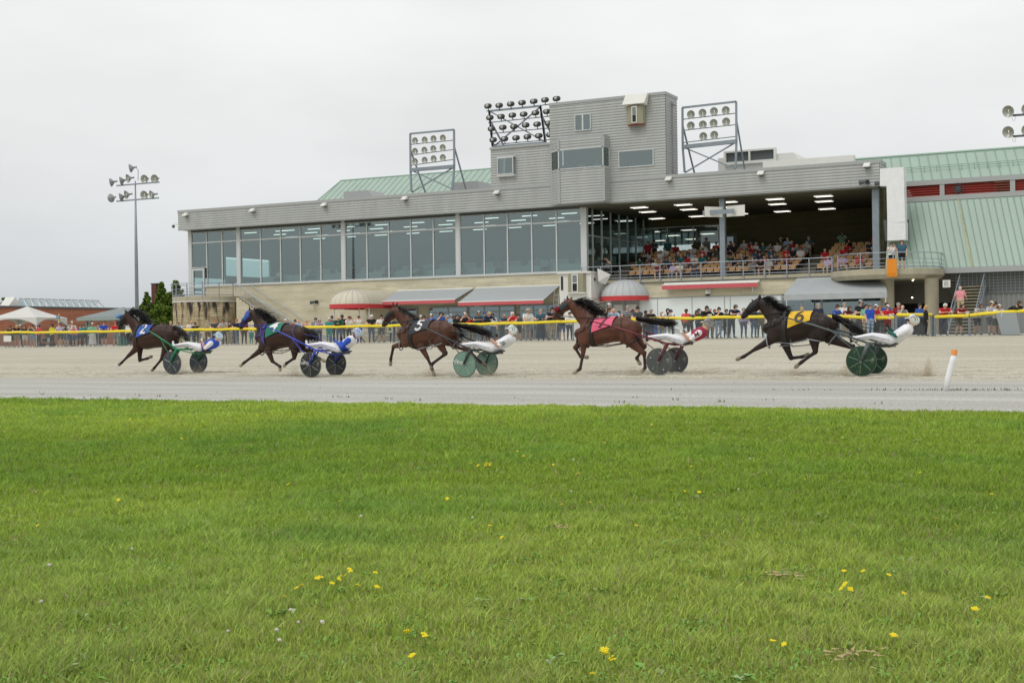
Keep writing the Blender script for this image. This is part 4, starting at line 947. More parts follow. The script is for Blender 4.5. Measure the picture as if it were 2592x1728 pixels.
MB().box(-1.6, 2.0, .6, 2.0, 0, 2.3).build('counter_wall', rgb('kiosk_wall', (96, 108, 106), rough=.8), T)
# direction sign
c = onY(150, 830, 80); T = thing('sign_post', 'small blue sign on a yellowish post before the brick building', 'sign', (c.x, 80, .86)); zs = onY(150, 802.5, 80).z-.86
MB().tube([(0, 0, 0), (0, 0, zs+.25)], .09, 8).build('post', rgb('tan_post', (196, 172, 122), rough=.7), T); MB().box(-.22, .22, -.14, -.10, zs-.1, zs+.1).build('panel', rgb('sign_blue', (62, 112, 170), rough=.5), T)
MB().box(-.15, .15, -.15, -.14, zs-.02, zs+.02).build('lettering', m_white, T)
c = onY(394, 750, 96); T = thing('rusty_stack', 'rusty brown post rising behind the cedar trees', 'post', (c.x, 96, .86)); MB().box(-.28, .28, -.28, .28, 0, onY(394, 719, 96).z-.86).build('shaft', rgb('rust', (92, 58, 50), rough=.9), T); MB().box(-.34, .5, -.32, .32, onY(394, 719, 96).z-.86, onY(394, 718, 96).z-.82).build('cap', m_trimd, T)
c = onY(337, 780, 120); T = thing('utility_pole', 'thin utility pole far behind the light pole', 'utility pole', (c.x, 120, .86)); b = MB(); h_ = onY(337, 777, 120).z-.86; b.tube([(0, 0, 0), (0, 0, h_)], .12, 6); b.build('pole', m_trimd, T); MB().box(-1.1, 1.1, -.06, .06, h_-.75, h_-.55).build('crossarm', m_trimd, T)
# ================================================================ trees
def leafy_tree(label, c, Y, h, r, n, seed, m, conic=.5, size=.16, cat='tree', group=None, name='tree', zb=.86):
    rr = np.random.default_rng(seed); T = thing(name, label, cat, (c, Y, zb), 0, group)
    b = MB(); b.tube([(0, 0, 0), (.05, 0, h*.3), (-.04, .03, h*.65), (0, 0, h*.95)], [.16, .12, .07, .015], 7)
    for k in range(14):
        a = rr.uniform(0, 6.28); z = h*rr.uniform(.15, .85); L_ = r*(1-z/h*.8)*.8; b.tube([(0, 0, z), (L_*math.cos(a)*.6, L_*math.sin(a)*.6, z+.15), (L_*math.cos(a), L_*math.sin(a), z+.1)], [.05, .03, .01], 4)
    b.build('trunk', rgb('bark', (82, 66, 52), rough=.95), T)
    # clumps of small leaf faces at branch ends, uneven outline with gaps
    nc = int(n/55); cl = []
    for k in range(nc):
        z = h*(.06+.94*rr.uniform(0, 1)**1.15); rad = r*(1-(z/h)**1.7)*(1+.28*math.sin(z*5+k)); a = rr.uniform(0, 6.28); q_ = rad*rr.uniform(.2, 1.0)**.8
        cl.append((q_*math.cos(a), q_*math.sin(a), z, rr.uniform(.22, .5)*(.5+.5*(1-z/h))*r*.55))
    cl = np.array(cl); idx = rr.integers(0, nc, n); d = rr.normal(size=(n, 3)); d /= np.linalg.norm(d, axis=1)[:, None]
    P = cl[idx, :3]+d*(cl[idx, 3]*rr.uniform(.3, 1.05, n))[:, None]*np.array([1, 1, .75]); P = P[P[:, 2] > .1]; n = len(P)
    u = rr.normal(size=(n, 3)); u /= np.linalg.norm(u, axis=1)[:, None]; v = np.cross(u, rr.normal(size=(n, 3))); v /= np.linalg.norm(v, axis=1)[:, None]
    s = size*rr.uniform(.5, 1.2, n)[:, None]
    V = np.stack([P-u*s, P+v*s*.5, P+u*s, P-v*s*.5], 1).reshape(-1, 3)
    me = bpy.data.meshes.new('crown'); me.vertices.add(4*n); me.vertices.foreach_set('co', V.ravel()); me.loops.add(4*n); me.loops.foreach_set('vertex_index', np.arange(4*n)); me.polygons.add(n); me.polygons.foreach_set('loop_start', np.arange(n)*4); me.update(calc_edges=True)
    me.materials.append(m); me.validate(); link('crown', me, T); return T
m_leaf = mat('cedar_leaf', lin((72, 96, 36)), rough=.7, var=.35, vscale=2.2, col2=lin((112, 136, 50)), spec=.2)
m_leaf2 = mat('maple_leaf', lin((84, 112, 44)), rough=.7, var=.35, vscale=1.8, col2=lin((104, 132, 52)), spec=.2)
for x, y, r, sd_, lab in ((405, 718, 1.3, 3, 'dark green cedar rising to the rusty post, middle of the clump'), (438, 712, 1.5, 4, 'tall cedar tree touching the round stone drum'), (383, 742, 1.1, 5, 'shorter cedar at the left side of the clump by the light pole'), (418, 745, 1.6, 8, 'broad bushy cedar low in the middle of the clump')):
    c = onY(x, y, 88); leafy_tree(lab, c.x, 88+rng.uniform(-.7, .7), c.z-.86, r*1.25, 11000, sd_, m_leaf, size=.12, group='cedars beside the round stone drum')
for x, y, sd_ in ((8, 757, 11), (24, 756, 12), (-12, 752, 13)):
    c = onY(x, y, 150); leafy_tree('distant spiky tree above the brick building, '+{11: 'left of the pair', 12: 'right of the pair', 13: 'cut by the picture edge'}[sd_], c.x, 150, c.z-.86, 2.4, 1500, sd_, m_leaf2, size=.3, group='distant trees above the brick building')
# low horizon treeline far away
b = MB(); r = random.Random(3)
T = []
n = 26000; rr = np.random.default_rng(9); x = rr.uniform(-900, -120, n); y = 420+rr.uniform(0, 30, n); hh = 7+3*np.sin(x*.05)+2*np.sin(x*.17+2); z = .8+hh*rr.uniform(0, 1, n)**.7; s = rr.uniform(.8, 1.8, n)
u = rr.normal(size=(n, 3)); u /= np.linalg.norm(u, axis=1)[:, None]; v = np.cross(u, rr.normal(size=(n, 3))); v /= np.linalg.norm(v, axis=1)[:, None]; P = np.stack([x, y, z], 1); V = np.stack([P-u*s[:, None], P+v*s[:, None], P+u*s[:, None], P-v*s[:, None]], 1).reshape(-1, 3)
me = bpy.data.meshes.new('far_woods'); me.vertices.add(4*n); me.vertices.foreach_set('co', V.ravel()); me.loops.add(4*n); me.loops.foreach_set('vertex_index', np.arange(4*n)); me.polygons.add(n); me.polygons.foreach_set('loop_start', np.arange(n)*4); me.update(calc_edges=True); me.materials.append(m_leaf2)
tag(link('far_woods', me), 'dim far line of woods low on the horizon', 'woods', kind='stuff')
# ================================================================ fence
FY = 62.0; FZ = .855
m_yel = rgb('yellow_cap', (240, 218, 40), rough=.55, var=.07, vscale=1.2)
segs = [[(-60, 842), (0, 841.5), (120, 841.5), (270, 839), (330, 838.6)], [(330, 838), (456, 835.4), (644, 832.6), (776, 829), (967, 824.9), (1191, 820.7), (1290, 818.6), (1451, 813.7), (1642, 807.3), (1930, 801.7), (2050, 801)],
        [(2128, 801.5), (2186, 803.8), (2264, 804)], [(2270, 798), (2360, 797.3)], [(2366, 801.8), (2452, 799.5)], [(2455, 798.8), (2524, 791.3), (2592, 786.8), (2680, 783)]]
segs[1][-1] = (2126, 802)
FT = thing('fence', 'chain link fence with bright yellow rail cap along the far side of the track', 'fence', (-30, FY, FZ)); o = Vector((-30, FY, FZ))
mesh_b = MB(); 
for sg_ in segs:
    P = [onY(x, y, FY) for x, y in sg_]; PP = []
    for i in range(len(P)-1):
        n = max(1, int((P[i+1].x-P[i].x)/.5))
        for k in range(n): q_ = P[i].lerp(P[i+1], k/n); q_.z += .012*math.sin(q_.x*2.1)+.008*math.sin(q_.x*5.3); PP.append(q_)
    PP.append(P[-1])
    b = MB(); b.tube([q_+Vector((0, 0, .01)) for q_ in PP], .066, 8, flat=1.12); rel(b).build('yellow_cap', m_yel, FT)
    L_ = PP[-1].x-PP[0].x; np_ = max(1, int(round(L_/2.75)))
    for k in range(np_+1):
        xx = PP[0].x+L_*k/np_; q_ = min(PP, key=lambda v: abs(v.x-xx)); b = MB(); b.tube([(xx, FY+.03, FZ-.1), (xx, FY+.03, q_.z-.03)], .032, 6); rel(b).build('post', m_galv, FT)
    step = .062; x = PP[0].x; zt0 = PP[0].z
    while x < PP[-1].x:
        q_ = min(PP, key=lambda v: abs(v.x-x)); h_ = q_.z-.05-FZ-.03; 
        for s in (1, -1):
            x1 = x+s*h_*.78; a = (x, FY, FZ+.03); c_ = (min(max(x1, PP[0].x), PP[-1].x), FY, FZ+.03+abs(min(max(x1, PP[0].x), PP[-1].x)-x)/.78)
            mesh_b.tube([a, c_], .0042, 3, cap=False)
        x += step
rel(mesh_b).build('wire_mesh', rgb('mesh_wire', (150, 158, 160), rough=.5, metal=.2), FT)
b = MB(); 
for x_ in (2262, 2268, 2358, 2365): q_ = onY(x_, 800, FY); b.tube([(q_.x, FY, FZ-.1), (q_.x, FY, q_.z+.06)], .05, 8)
rel(b).build('gate_post', m_galv, FT)
# bottom track edge board
# marker posts
def marker(label, x, yb, yt, lean):
    B_ = onZ(x, yb, 0); Z_ = depth(B_); h_ = (yb-yt)/F_PX*Z_; T = thing('marker_post', label, 'marker post', tuple(B_), math.radians(27), 'tilted white marker posts along the track')
    pts = [(0, 0, -.02), (lean*.28, 0, h_*.35), (lean*.72, 0, h_*.72), (lean*.92, 0, h_*.87)]
    MB().tube(pts, [.056, .052, .05, .05], 12).build('tube', rgb('marker_white', (232, 232, 232), rough=.4), T, smooth=True)
    MB().tube([(lean*.905, 0, h_*.87), (lean, 0, h_)], .054, 12).build('cap', rgb('marker_orange', (240, 150, 70), rough=.4), T)
marker('white tube marker post with orange top leaning right on the grit strip', 2394, 989, 885.5, .17)
marker('white tube marker post with orange top at the left picture edge', -6, 940, 914, .05)
# ================================================================ bodies: overlapping tapered forms fused into one skin
def fuse(prims, voxel, name, smooth=4):
    """prims: list of (pts, ra, rb, slot). returns a mesh fused by voxel remesh, faces assigned to the nearest form's slot"""
    b = MB()
    for p in prims: b.loft(p[0], p[1], p[2], n=12)
    me = b.mesh('tmp'); o = bpy.data.objects.new('tmp', me); COL.objects.link(o)
    m = o.modifiers.new('r', 'REMESH'); m.mode = 'VOXEL'; m.voxel_size = voxel; m.adaptivity = 0
    s = o.modifiers.new('s', 'SMOOTH'); s.iterations = smooth; s.factor = .5
    dg = bpy.context.evaluated_depsgraph_get(); ev = o.evaluated_get(dg); out = bpy.data.meshes.new_from_object(ev); out.name = name
    bpy.data.objects.remove(o, do_unlink=True); bpy.data.meshes.remove(me)
    out.polygons.foreach_set('use_smooth', [True]*len(out.polygons)); return out
def seg_data(prims):
    A, B, ra, rb, s = [], [], [], [], []
    for pts, a, bb, slot in prims:
        pts = [Vector(p) for p in pts]
        for i in range(len(pts)-1):
            A.append(pts[i]); B.append(pts[i+1]); ra.append((a[i]+bb[i])/2); rb.append((a[i+1]+bb[i+1])/2); s.append(slot)
    return np.array(A), np.array(B), np.array(ra), np.array(rb), np.array(s)
def nearest(P, prims):
    A, B, ra, rb, s = seg_data(prims); D = B-A; L2 = (D**2).sum(1)+1e-9
    R = np.empty((len(P), len(A)))
    for k in range(len(A)):
        t = np.clip(((P-A[k])@D[k])/L2[k], 0, 1); q = A[k]+t[:, None]*D[k]; R[:, k] = np.linalg.norm(P-q, axis=1)/(ra[k]+(rb[k]-ra[k])*t)
    return R, s
def assign(me, prims):
    n = len(me.polygons); C = np.empty(n*3); me.polygons.foreach_get('center', C); C = C.reshape(-1, 3)
    R, s = nearest(C, prims); me.polygons.foreach_set('material_index', s[R.argmin(1)].astype(np.int32))
# slots: 0 skin, 1 top, 2 forearm sleeve, 3 thigh cloth, 4 calf, 5 shoe
def body_prims(J, w=1.0, sk=0):
    V = Vector; hip, chest, neck, head = V(J['hip']), V(J['chest']), V(J['neck']), V(J['head'])
    up = (head-neck).normalized(); f = V(J.get('face', (0, -1, 0))).normalized(); wid = (V(J['sh'][1])-V(J['sh'][0])).normalized()
    P = []
    def c(pts, r, slot, rb=None): P.append(([V(p) for p in pts], r, rb or r, slot))
    # torso as wide ellipses: side vector is handled by giving rb across the shoulders
    mid = hip.lerp(chest, .5)
    for s in (-1, 1):
        off = wid*(.075*w*s)
        c([hip+off, mid+off*.95, chest+off*1.15], [.125*w, .115*w, .125*w], 1)
    c([hip-V((0, 0, .02))-wid*.07, hip-V((0, 0, .02))+wid*.07], [.13*w, .13*w], 3)
    c([V(J['sh'][0]), chest+(neck-chest)*.55, V(J['sh'][1])], [.062, .09, .062], 1)
    c([neck-up*.04, neck+up*.06], [.055, .05], 0)
    c([head-f*.015+up*.03, head+f*.015-up*.035], [.08, .066], 0, [.098, .082])
    c([head-up*.075+f*.045, head-up*.09+f*.06], [.04, .03], 0)
    c([head+f*.085+up*.01, head+f*.118-up*.022], [.014, .018], 0)
    for s in (-1, 1):
        e = head+wid*(.082*s)-f*.01; c([e+up*.02, e-up*.02], [.016, .014], 0)
    for i in (0, 1):
        sh, el, ha = V(J['sh'][i]), V(J['el'][i]), V(J['ha'][i]); d = (ha-el).normalized()
        c([sh, sh.lerp(el, .55)], [.056*w, .05*w], 1); c([sh.lerp(el, .6), el], [.047*w, .042*w], 2 if J.get('short', 1) else 1)
        c([el, el.lerp(ha, .4), ha], [.042, .038, .027], 2)
        hd = V(J['hd'][i]).normalized() if 'hd' in J else d
        c([ha, ha+hd*.05], [.026, .032], 0); 
        sd_ = hd.cross(V((0, 0, 1))); sd_ = sd_.normalized() if sd_.length > .1 else V((1, 0, 0))
        for q, ln in ((-.027, .062), (-.009, .078), (.009, .074), (.027, .058)):
            c([ha+hd*.07+sd_*q, ha+hd*(.07+ln*.6)+sd_*q, ha+hd*(.07+ln)+sd_*q-V((0, 0, .012))], [.0105, .0095, .008], 0)
        c([ha+hd*.025+sd_*(.03 if i else -.03), ha+hd*.07+sd_*(.052 if i else -.052)], [.012, .009], 0)
        hp, kn, an = V(J['hp'][i]), V(J['kn'][i]), V(J['an'][i])
        c([hp, hp.lerp(kn, .5), kn+(hp-kn)*.06], [.098*w, .083*w, .066*w], 3); c([kn, kn.lerp(an, .35), an], [.056, .057, .038], 4)
        t = V(J['toe'][i]); c([an-V((0, 0, .035)), an.lerp(t, .5)-V((0, 0, .02)), t], [.042, .04, .03], 5)
    return P
def pose(**k):
    J = dict(hip=(0, 0, .93), chest=(0, 0, 1.27), neck=(0, -.01, 1.47), head=(0, -.03, 1.62), sh=[(-.185, 0, 1.41), (.185, 0, 1.41)], el=[(-.24, .03, 1.12), (.24, .03, 1.12)], ha=[(-.23, -.08, .88), (.23, -.08, .88)],
             hp=[(-.09, 0, .9), (.09, 0, .9)], kn=[(-.1, -.02, .5), (.1, -.02, .5)], an=[(-.11, .02, .09), (.11, .02, .09)], toe=[(-.14, -.14, .035), (.14, -.14, .035)])
    J.update(k); return J
RAIL = 1.07
POSES = {
 'lean': pose(hip=(0, .16, .92), chest=(0, -.02, 1.22), neck=(0, -.14, 1.38), head=(0, -.23, 1.5), sh=[(-.19, -.09, 1.33), (.19, -.09, 1.33)], el=[(-.27, -.33, RAIL+.08), (.27, -.33, RAIL+.08)], ha=[(-.07, -.43, RAIL+.1), (.06, -.46, RAIL+.1)],
              hp=[(-.09, .16, .9), (.09, .16, .9)], kn=[(-.1, .08, .49), (.1, .1, .49)], an=[(-.11, .18, .09), (.11, .1, .09)], toe=[(-.14, .02, .035), (.14, -.06, .035)]),
 'lean_low': pose(hip=(0, .30, .9), chest=(.02, .02, 1.12), neck=(.02, -.16, 1.24), head=(.03, -.28, 1.34), sh=[(-.17, -.1, 1.2), (.21, -.1, 1.22)], el=[(-.26, -.36, RAIL+.06), (.3, -.34, RAIL+.06)], ha=[(-.04, -.5, RAIL+.06), (.08, -.5, RAIL+.0)],
              hp=[(-.09, .3, .88), (.09, .3, .88)], kn=[(-.1, .2, .48), (.1, .22, .48)], an=[(-.11, .34, .09), (.11, .2, .09)], toe=[(-.14, .18, .035), (.14, .04, .035)]),
 'rail': pose(hip=(0, .08, .93), chest=(0, .02, 1.26), neck=(0, -.03, 1.45), head=(.01, -.07, 1.6), sh=[(-.19, 0, 1.39), (.19, 0, 1.39)], el=[(-.27, -.17, 1.14), (.27, -.17, 1.14)], ha=[(-.13, -.40, RAIL+.09), (.12, -.42, RAIL+.09)],
              hp=[(-.09, .08, .9), (.09, .08, .9)]),
 'hand_up': pose(hip=(0, .1, .93), chest=(0, 0, 1.25), neck=(0, -.06, 1.43), head=(0, -.11, 1.57), el=[(-.34, -.2, 1.32), (.26, -.22, 1.13)], ha=[(-.14, -.16, 1.58), (.1, -.44, RAIL+.09)], hd=[(.3, .1, .9), (-.5, -.5, 0)]),
 'camera': pose(el=[(-.25, -.22, 1.27), (.25, -.22, 1.27)], ha=[(-.08, -.24, 1.56), (.08, -.24, 1.56)], hd=[(.3, -.3, .8), (-.3, -.3, .8)]),
 'stand': pose(),
 'folded': pose(el=[(-.26, -.06, 1.13), (.26, -.06, 1.13)], ha=[(.02, -.2, 1.17), (-.02, -.24, 1.13)]),
 'chin': pose(hip=(0, .1, .93), chest=(0, -.01, 1.25), neck=(0, -.07, 1.42), head=(0, -.12, 1.56), sh=[(-.18, -.05, 1.37), (.18, -.05, 1.37)], el=[(-.2, -.34, 1.17), (.22, -.34, 1.14)], ha=[(-.03, -.24, 1.45), (.05, -.45, 1.16)], hd=[(.1, .1, 1), (-.8, -.3, 0)]),
 'side': pose(face=(-1, -.2, 0), sh=[(-.06, -.17, 1.41), (.06, .17, 1.41)], el=[(-.14, -.22, 1.13), (.08, .22, 1.13)], ha=[(-.30, -.2, 1.12), (.02, .24, .88)], hp=[(-.02, -.09, .9), (.02, .09, .9)], kn=[(-.08, -.09, .5), (.02, .09, .5)], an=[(-.04, -.1, .09), (.08, .1, .09)], toe=[(-.2, -.11, .035), (-.08, .1, .035)]),
 'back': pose(face=(0, 1, 0), kn=[(-.1, .08, .55), (.1, .02, .5)], an=[(-.11, .05, .2), (.11, 0, .09)], toe=[(-.14, .19, .14), (.14, .15, .035)], el=[(-.27, .02, 1.13), (.27, .06, 1.13)], ha=[(-.28, .16, .95), (.30, .18, .98)]),
 'sit': pose(hip=(0, .05, .52), chest=(0, .12, .86), neck=(0, .12, 1.06), head=(0, .08, 1.21), sh=[(-.185, .12, 1.0), (.185, .12, 1.0)], el=[(-.24, .02, .74), (.24, .02, .74)], ha=[(-.12, -.2, .62), (.1, -.22, .62)],
              hp=[(-.09, .02, .5), (.09, .02, .5)], kn=[(-.12, -.42, .5), (.12, -.42, .5)], an=[(-.12, -.42, .09), (.13, -.46, .09)], toe=[(-.14, -.56, .035), (.15, -.6, .035)]),
 'sit_fwd': pose(hip=(0, .05, .52), chest=(0, -.06, .84), neck=(0, -.14, 1.02), head=(.02, -.2, 1.16), sh=[(-.185, -.1, .97), (.185, -.1, .97)], el=[(-.22, -.3, .72), (.22, -.3, .72)], ha=[(-.06, -.42, .66), (.04, -.44, .68)],
              hp=[(-.09, .02, .5), (.09, .02, .5)], kn=[(-.15, -.42, .5), (.15, -.42, .5)], an=[(-.14, -.38, .09), (.15, -.38, .09)], toe=[(-.16, -.52, .035), (.18, -.52, .035)]),
 'sit_cross': pose(hip=(0, .05, .52), chest=(0, .13, .86), neck=(0, .14, 1.06), head=(-.03, .1, 1.21), sh=[(-.185, .13, 1.0), (.185, .13, 1.0)], el=[(-.27, .0, .76), (.25, .0, .74)], ha=[(-.06, -.16, .78), (.02, -.2, .7)],
              hp=[(-.09, .02, .5), (.09, .02, .5)], kn=[(-.04, -.42, .56), (.12, -.42, .5)], an=[(.16, -.52, .34), (.12, -.44, .09)], toe=[(.2, -.64, .3), (.14, -.58, .035)]),
}
SKIN = [rgb('skin_fair', (214, 170, 146), rough=.6), rgb('skin_tan', (186, 138, 110), rough=.6), rgb('skin_brown', (120, 82, 62), rough=.6)]
CC = dict(white=(226, 226, 224), cream=(224, 216, 194), black=(28, 28, 32), navy=(34, 42, 70), blue=(52, 92, 170), royal=(38, 78, 184), lightblue=(160, 190, 220), denim=(72, 92, 124), lightdenim=(142, 164, 190), red=(196, 36, 44), coral=(222, 84, 88),
          darkred=(140, 30, 40), maroon=(106, 40, 50), pink=(226, 150, 156), grey=(132, 136, 140), lightgrey=(182, 186, 188), darkgrey=(74, 78, 82), olive=(72, 74, 56), khaki=(168, 154, 124), beige=(196, 180, 150), green=(26, 86, 70), mint=(128, 190, 160), turquoise=(50, 150, 150),
          yellow=(226, 226, 60), lavender=(190, 176, 206), purple=(120, 70, 140), teal=(30, 110, 116), orange=(220, 110, 50), brown=(96, 66, 48), peach=(230, 190, 166), tealblue=(54, 92, 112), tan=(204, 160, 104))
HAIRC = dict(brown=(72, 50, 36), dark=(34, 28, 26), blond=(190, 160, 110), grey=(150, 148, 144), white=(214, 212, 206), red=(120, 48, 36), ginger=(160, 92, 52))
def cloth(c): return rgb('cloth_'+c, CC[c], rough=.85, var=.10, vscale=9)
def hairm(c): return rgb('hair_'+c, HAIRC[c], rough=.6)
PM = {}
def proto(ps):
    if ps not in PM:
        pr = body_prims(POSES[ps]); me = fuse(pr, .021, 'body_'+ps, 3); 
        for k in range(6): me.materials.append(None)
        assign(me, pr); PM[ps] = me
    return PM[ps]
def hair_mesh(kind):
    k = 'h_'+kind
    if k in PM: return PM[k]
    b = MB()
    if kind == 'short': b.loft([(0, .0, .035), (0, .025, -.01)], [.098, .088], [.09, .082], n=12); 
    if kind == 'long': b.loft([(0, .0, .035), (0, .025, -.01)], [.104, .094], [.092, .086], n=12); b.loft([(0, .05, -.02), (0, .07, -.12), (0, .075, -.22)], [.07, .06, .03], [.085, .08, .05], n=10)
    if kind == 'bald': b.loft([(0, .045, -.01), (0, .03, -.045)], [.06, .055], [.086, .078], n=12)
    if kind == 'cap': b.loft([(0, .005, .055), (0, .012, .02)], [.09, .104], [.082, .094], n=14, side=Vector((1, 0, 0))); b.loft([(0, -.09, .035), (0, -.17, .025)], [.012, .008], [.07, .055], n=10, side=Vector((1, 0, 0)))
    if kind == 'hat': b.lathe((0, .01, 0), [(0, .13), (.06, .13), (.088, .10), (.096, .035), (.16, .01), (.165, .0), (.096, .02)], 18)
    if kind == 'brimback': b.loft([(0, .005, .055), (0, .012, .02)], [.09, .104], [.082, .094], n=14, side=Vector((1, 0, 0))); b.loft([(0, .1, .02), (0, .15, .0)], [.012, .008], [.07, .055], n=10, side=Vector((1, 0, 0)))
    PM[k] = b.mesh(kind, [None], True); return PM[k]
def glasses_mesh():
    if 'gl' not in PM:
        b = MB(); 
        for s in (-1, 1): b.cbox((s*.033, -.083, .008), (.05, .016, .03)); b.tube([(s*.062, -.083, .012), (s*.085, .0, .012)], .004, 4)
        b.cbox((0, -.09, .014), (.02, .01, .008)); PM['gl'] = b.mesh('glasses', [m_black])
    return PM['gl']
LABELS = {}
def uniq(label):
    return label
def person(ps, P, label, top, bottom, hair='brown', hk='short', hat=None, hatc='white', yaw=0.0, sc=1.0, long_=False, shorts=False, skin=0, shoe='darkgrey', sung=False, group=None, hold=None, skirt=None, wide=1.16):
    J = POSES[ps]; o = link('person', proto(ps)); o.location = P; o.rotation_euler = (0, 0, yaw); o.scale = (sc*wide, sc*(1+(wide-1)*.5), sc)
    sm = SKIN[skin]; ms = [sm, cloth(top), cloth(top) if long_ else sm, cloth(bottom), sm if shorts else cloth(bottom), cloth(shoe)]
    for s, m in zip(o.material_slots, ms): s.link = 'OBJECT'; s.material = m
    tag(o, label, 'person', group)
    f = Vector(J.get('face', (0, -1, 0))); hz = math.atan2(f.x, -f.y)
    def child(name, me, m, loc, rz=hz):
        c = link(name, me, o); c.location = loc; c.rotation_euler = (0, 0, rz)
        if m is not None:
            for s in c.material_slots: s.link = 'OBJECT'; s.material = m
        return c
    hd = Vector(J['head'])
    child('hair', hair_mesh(hk), hairm(hair), hd)
    if hat: child({'cap': 'cap', 'hat': 'hat', 'brimback': 'cap'}[hat], hair_mesh(hat), cloth(hatc), hd+Vector((0, 0, .015)))
    if sung: child('sunglasses', glasses_mesh(), None, hd)
    if skirt:
        hp = Vector(J['hip']); b = MB(); b.lathe((hp.x, hp.y, 0), [(.15, .95), (.19, .8), (.22, .5), (.25, .14)], 16); so2 = link('skirt', b.mesh('skirt', [cloth(skirt)], True), o)
    if hold:
        mid = (Vector(J['ha'][0])+Vector(J['ha'][1]))/2
        if hold == 'camera':
            if 'cam' not in PM: b = MB(); b.cbox((0, 0, 0), (.13, .06, .09)); b.tube([(0, -.03, 0), (0, -.14, -.01)], .035, 10); PM['cam'] = b.mesh('camera', [m_black])
            t = link('handheld_camera', PM['cam']); t.location = o.matrix_basis @ (mid+Vector((0, -.03, .05))); t.rotation_euler = (0, 0, yaw); tag(t, 'black camera held up by the '+' '.join(label.split()[:10]), 'camera', 'cameras held by spectators')
        if hold == 'paper':
            if 'pap' not in PM: b = MB(); b.quad((-.1, 0, -.14), (.1, -.01, -.14), (.1, -.03, .12), (-.1, -.02, .12)); b.quad((-.1, .003, -.14), (.1, -.007, -.14), (.1, -.027, .12), (-.1, -.017, .12)); PM['pap'] = b.mesh('programme', [m_white])
            t = link('programme', PM['pap']); t.location = o.matrix_basis @ (mid+Vector((.02, -.12, -.06))); t.rotation_euler = (.1, 0, yaw+.2); tag(t, 'white programme held by the '+' '.join(label.split()[:10]), 'paper', 'paper programmes in spectators hands')
    return o
YAW0 = math.radians(27)   # facing the infield where the camera stands
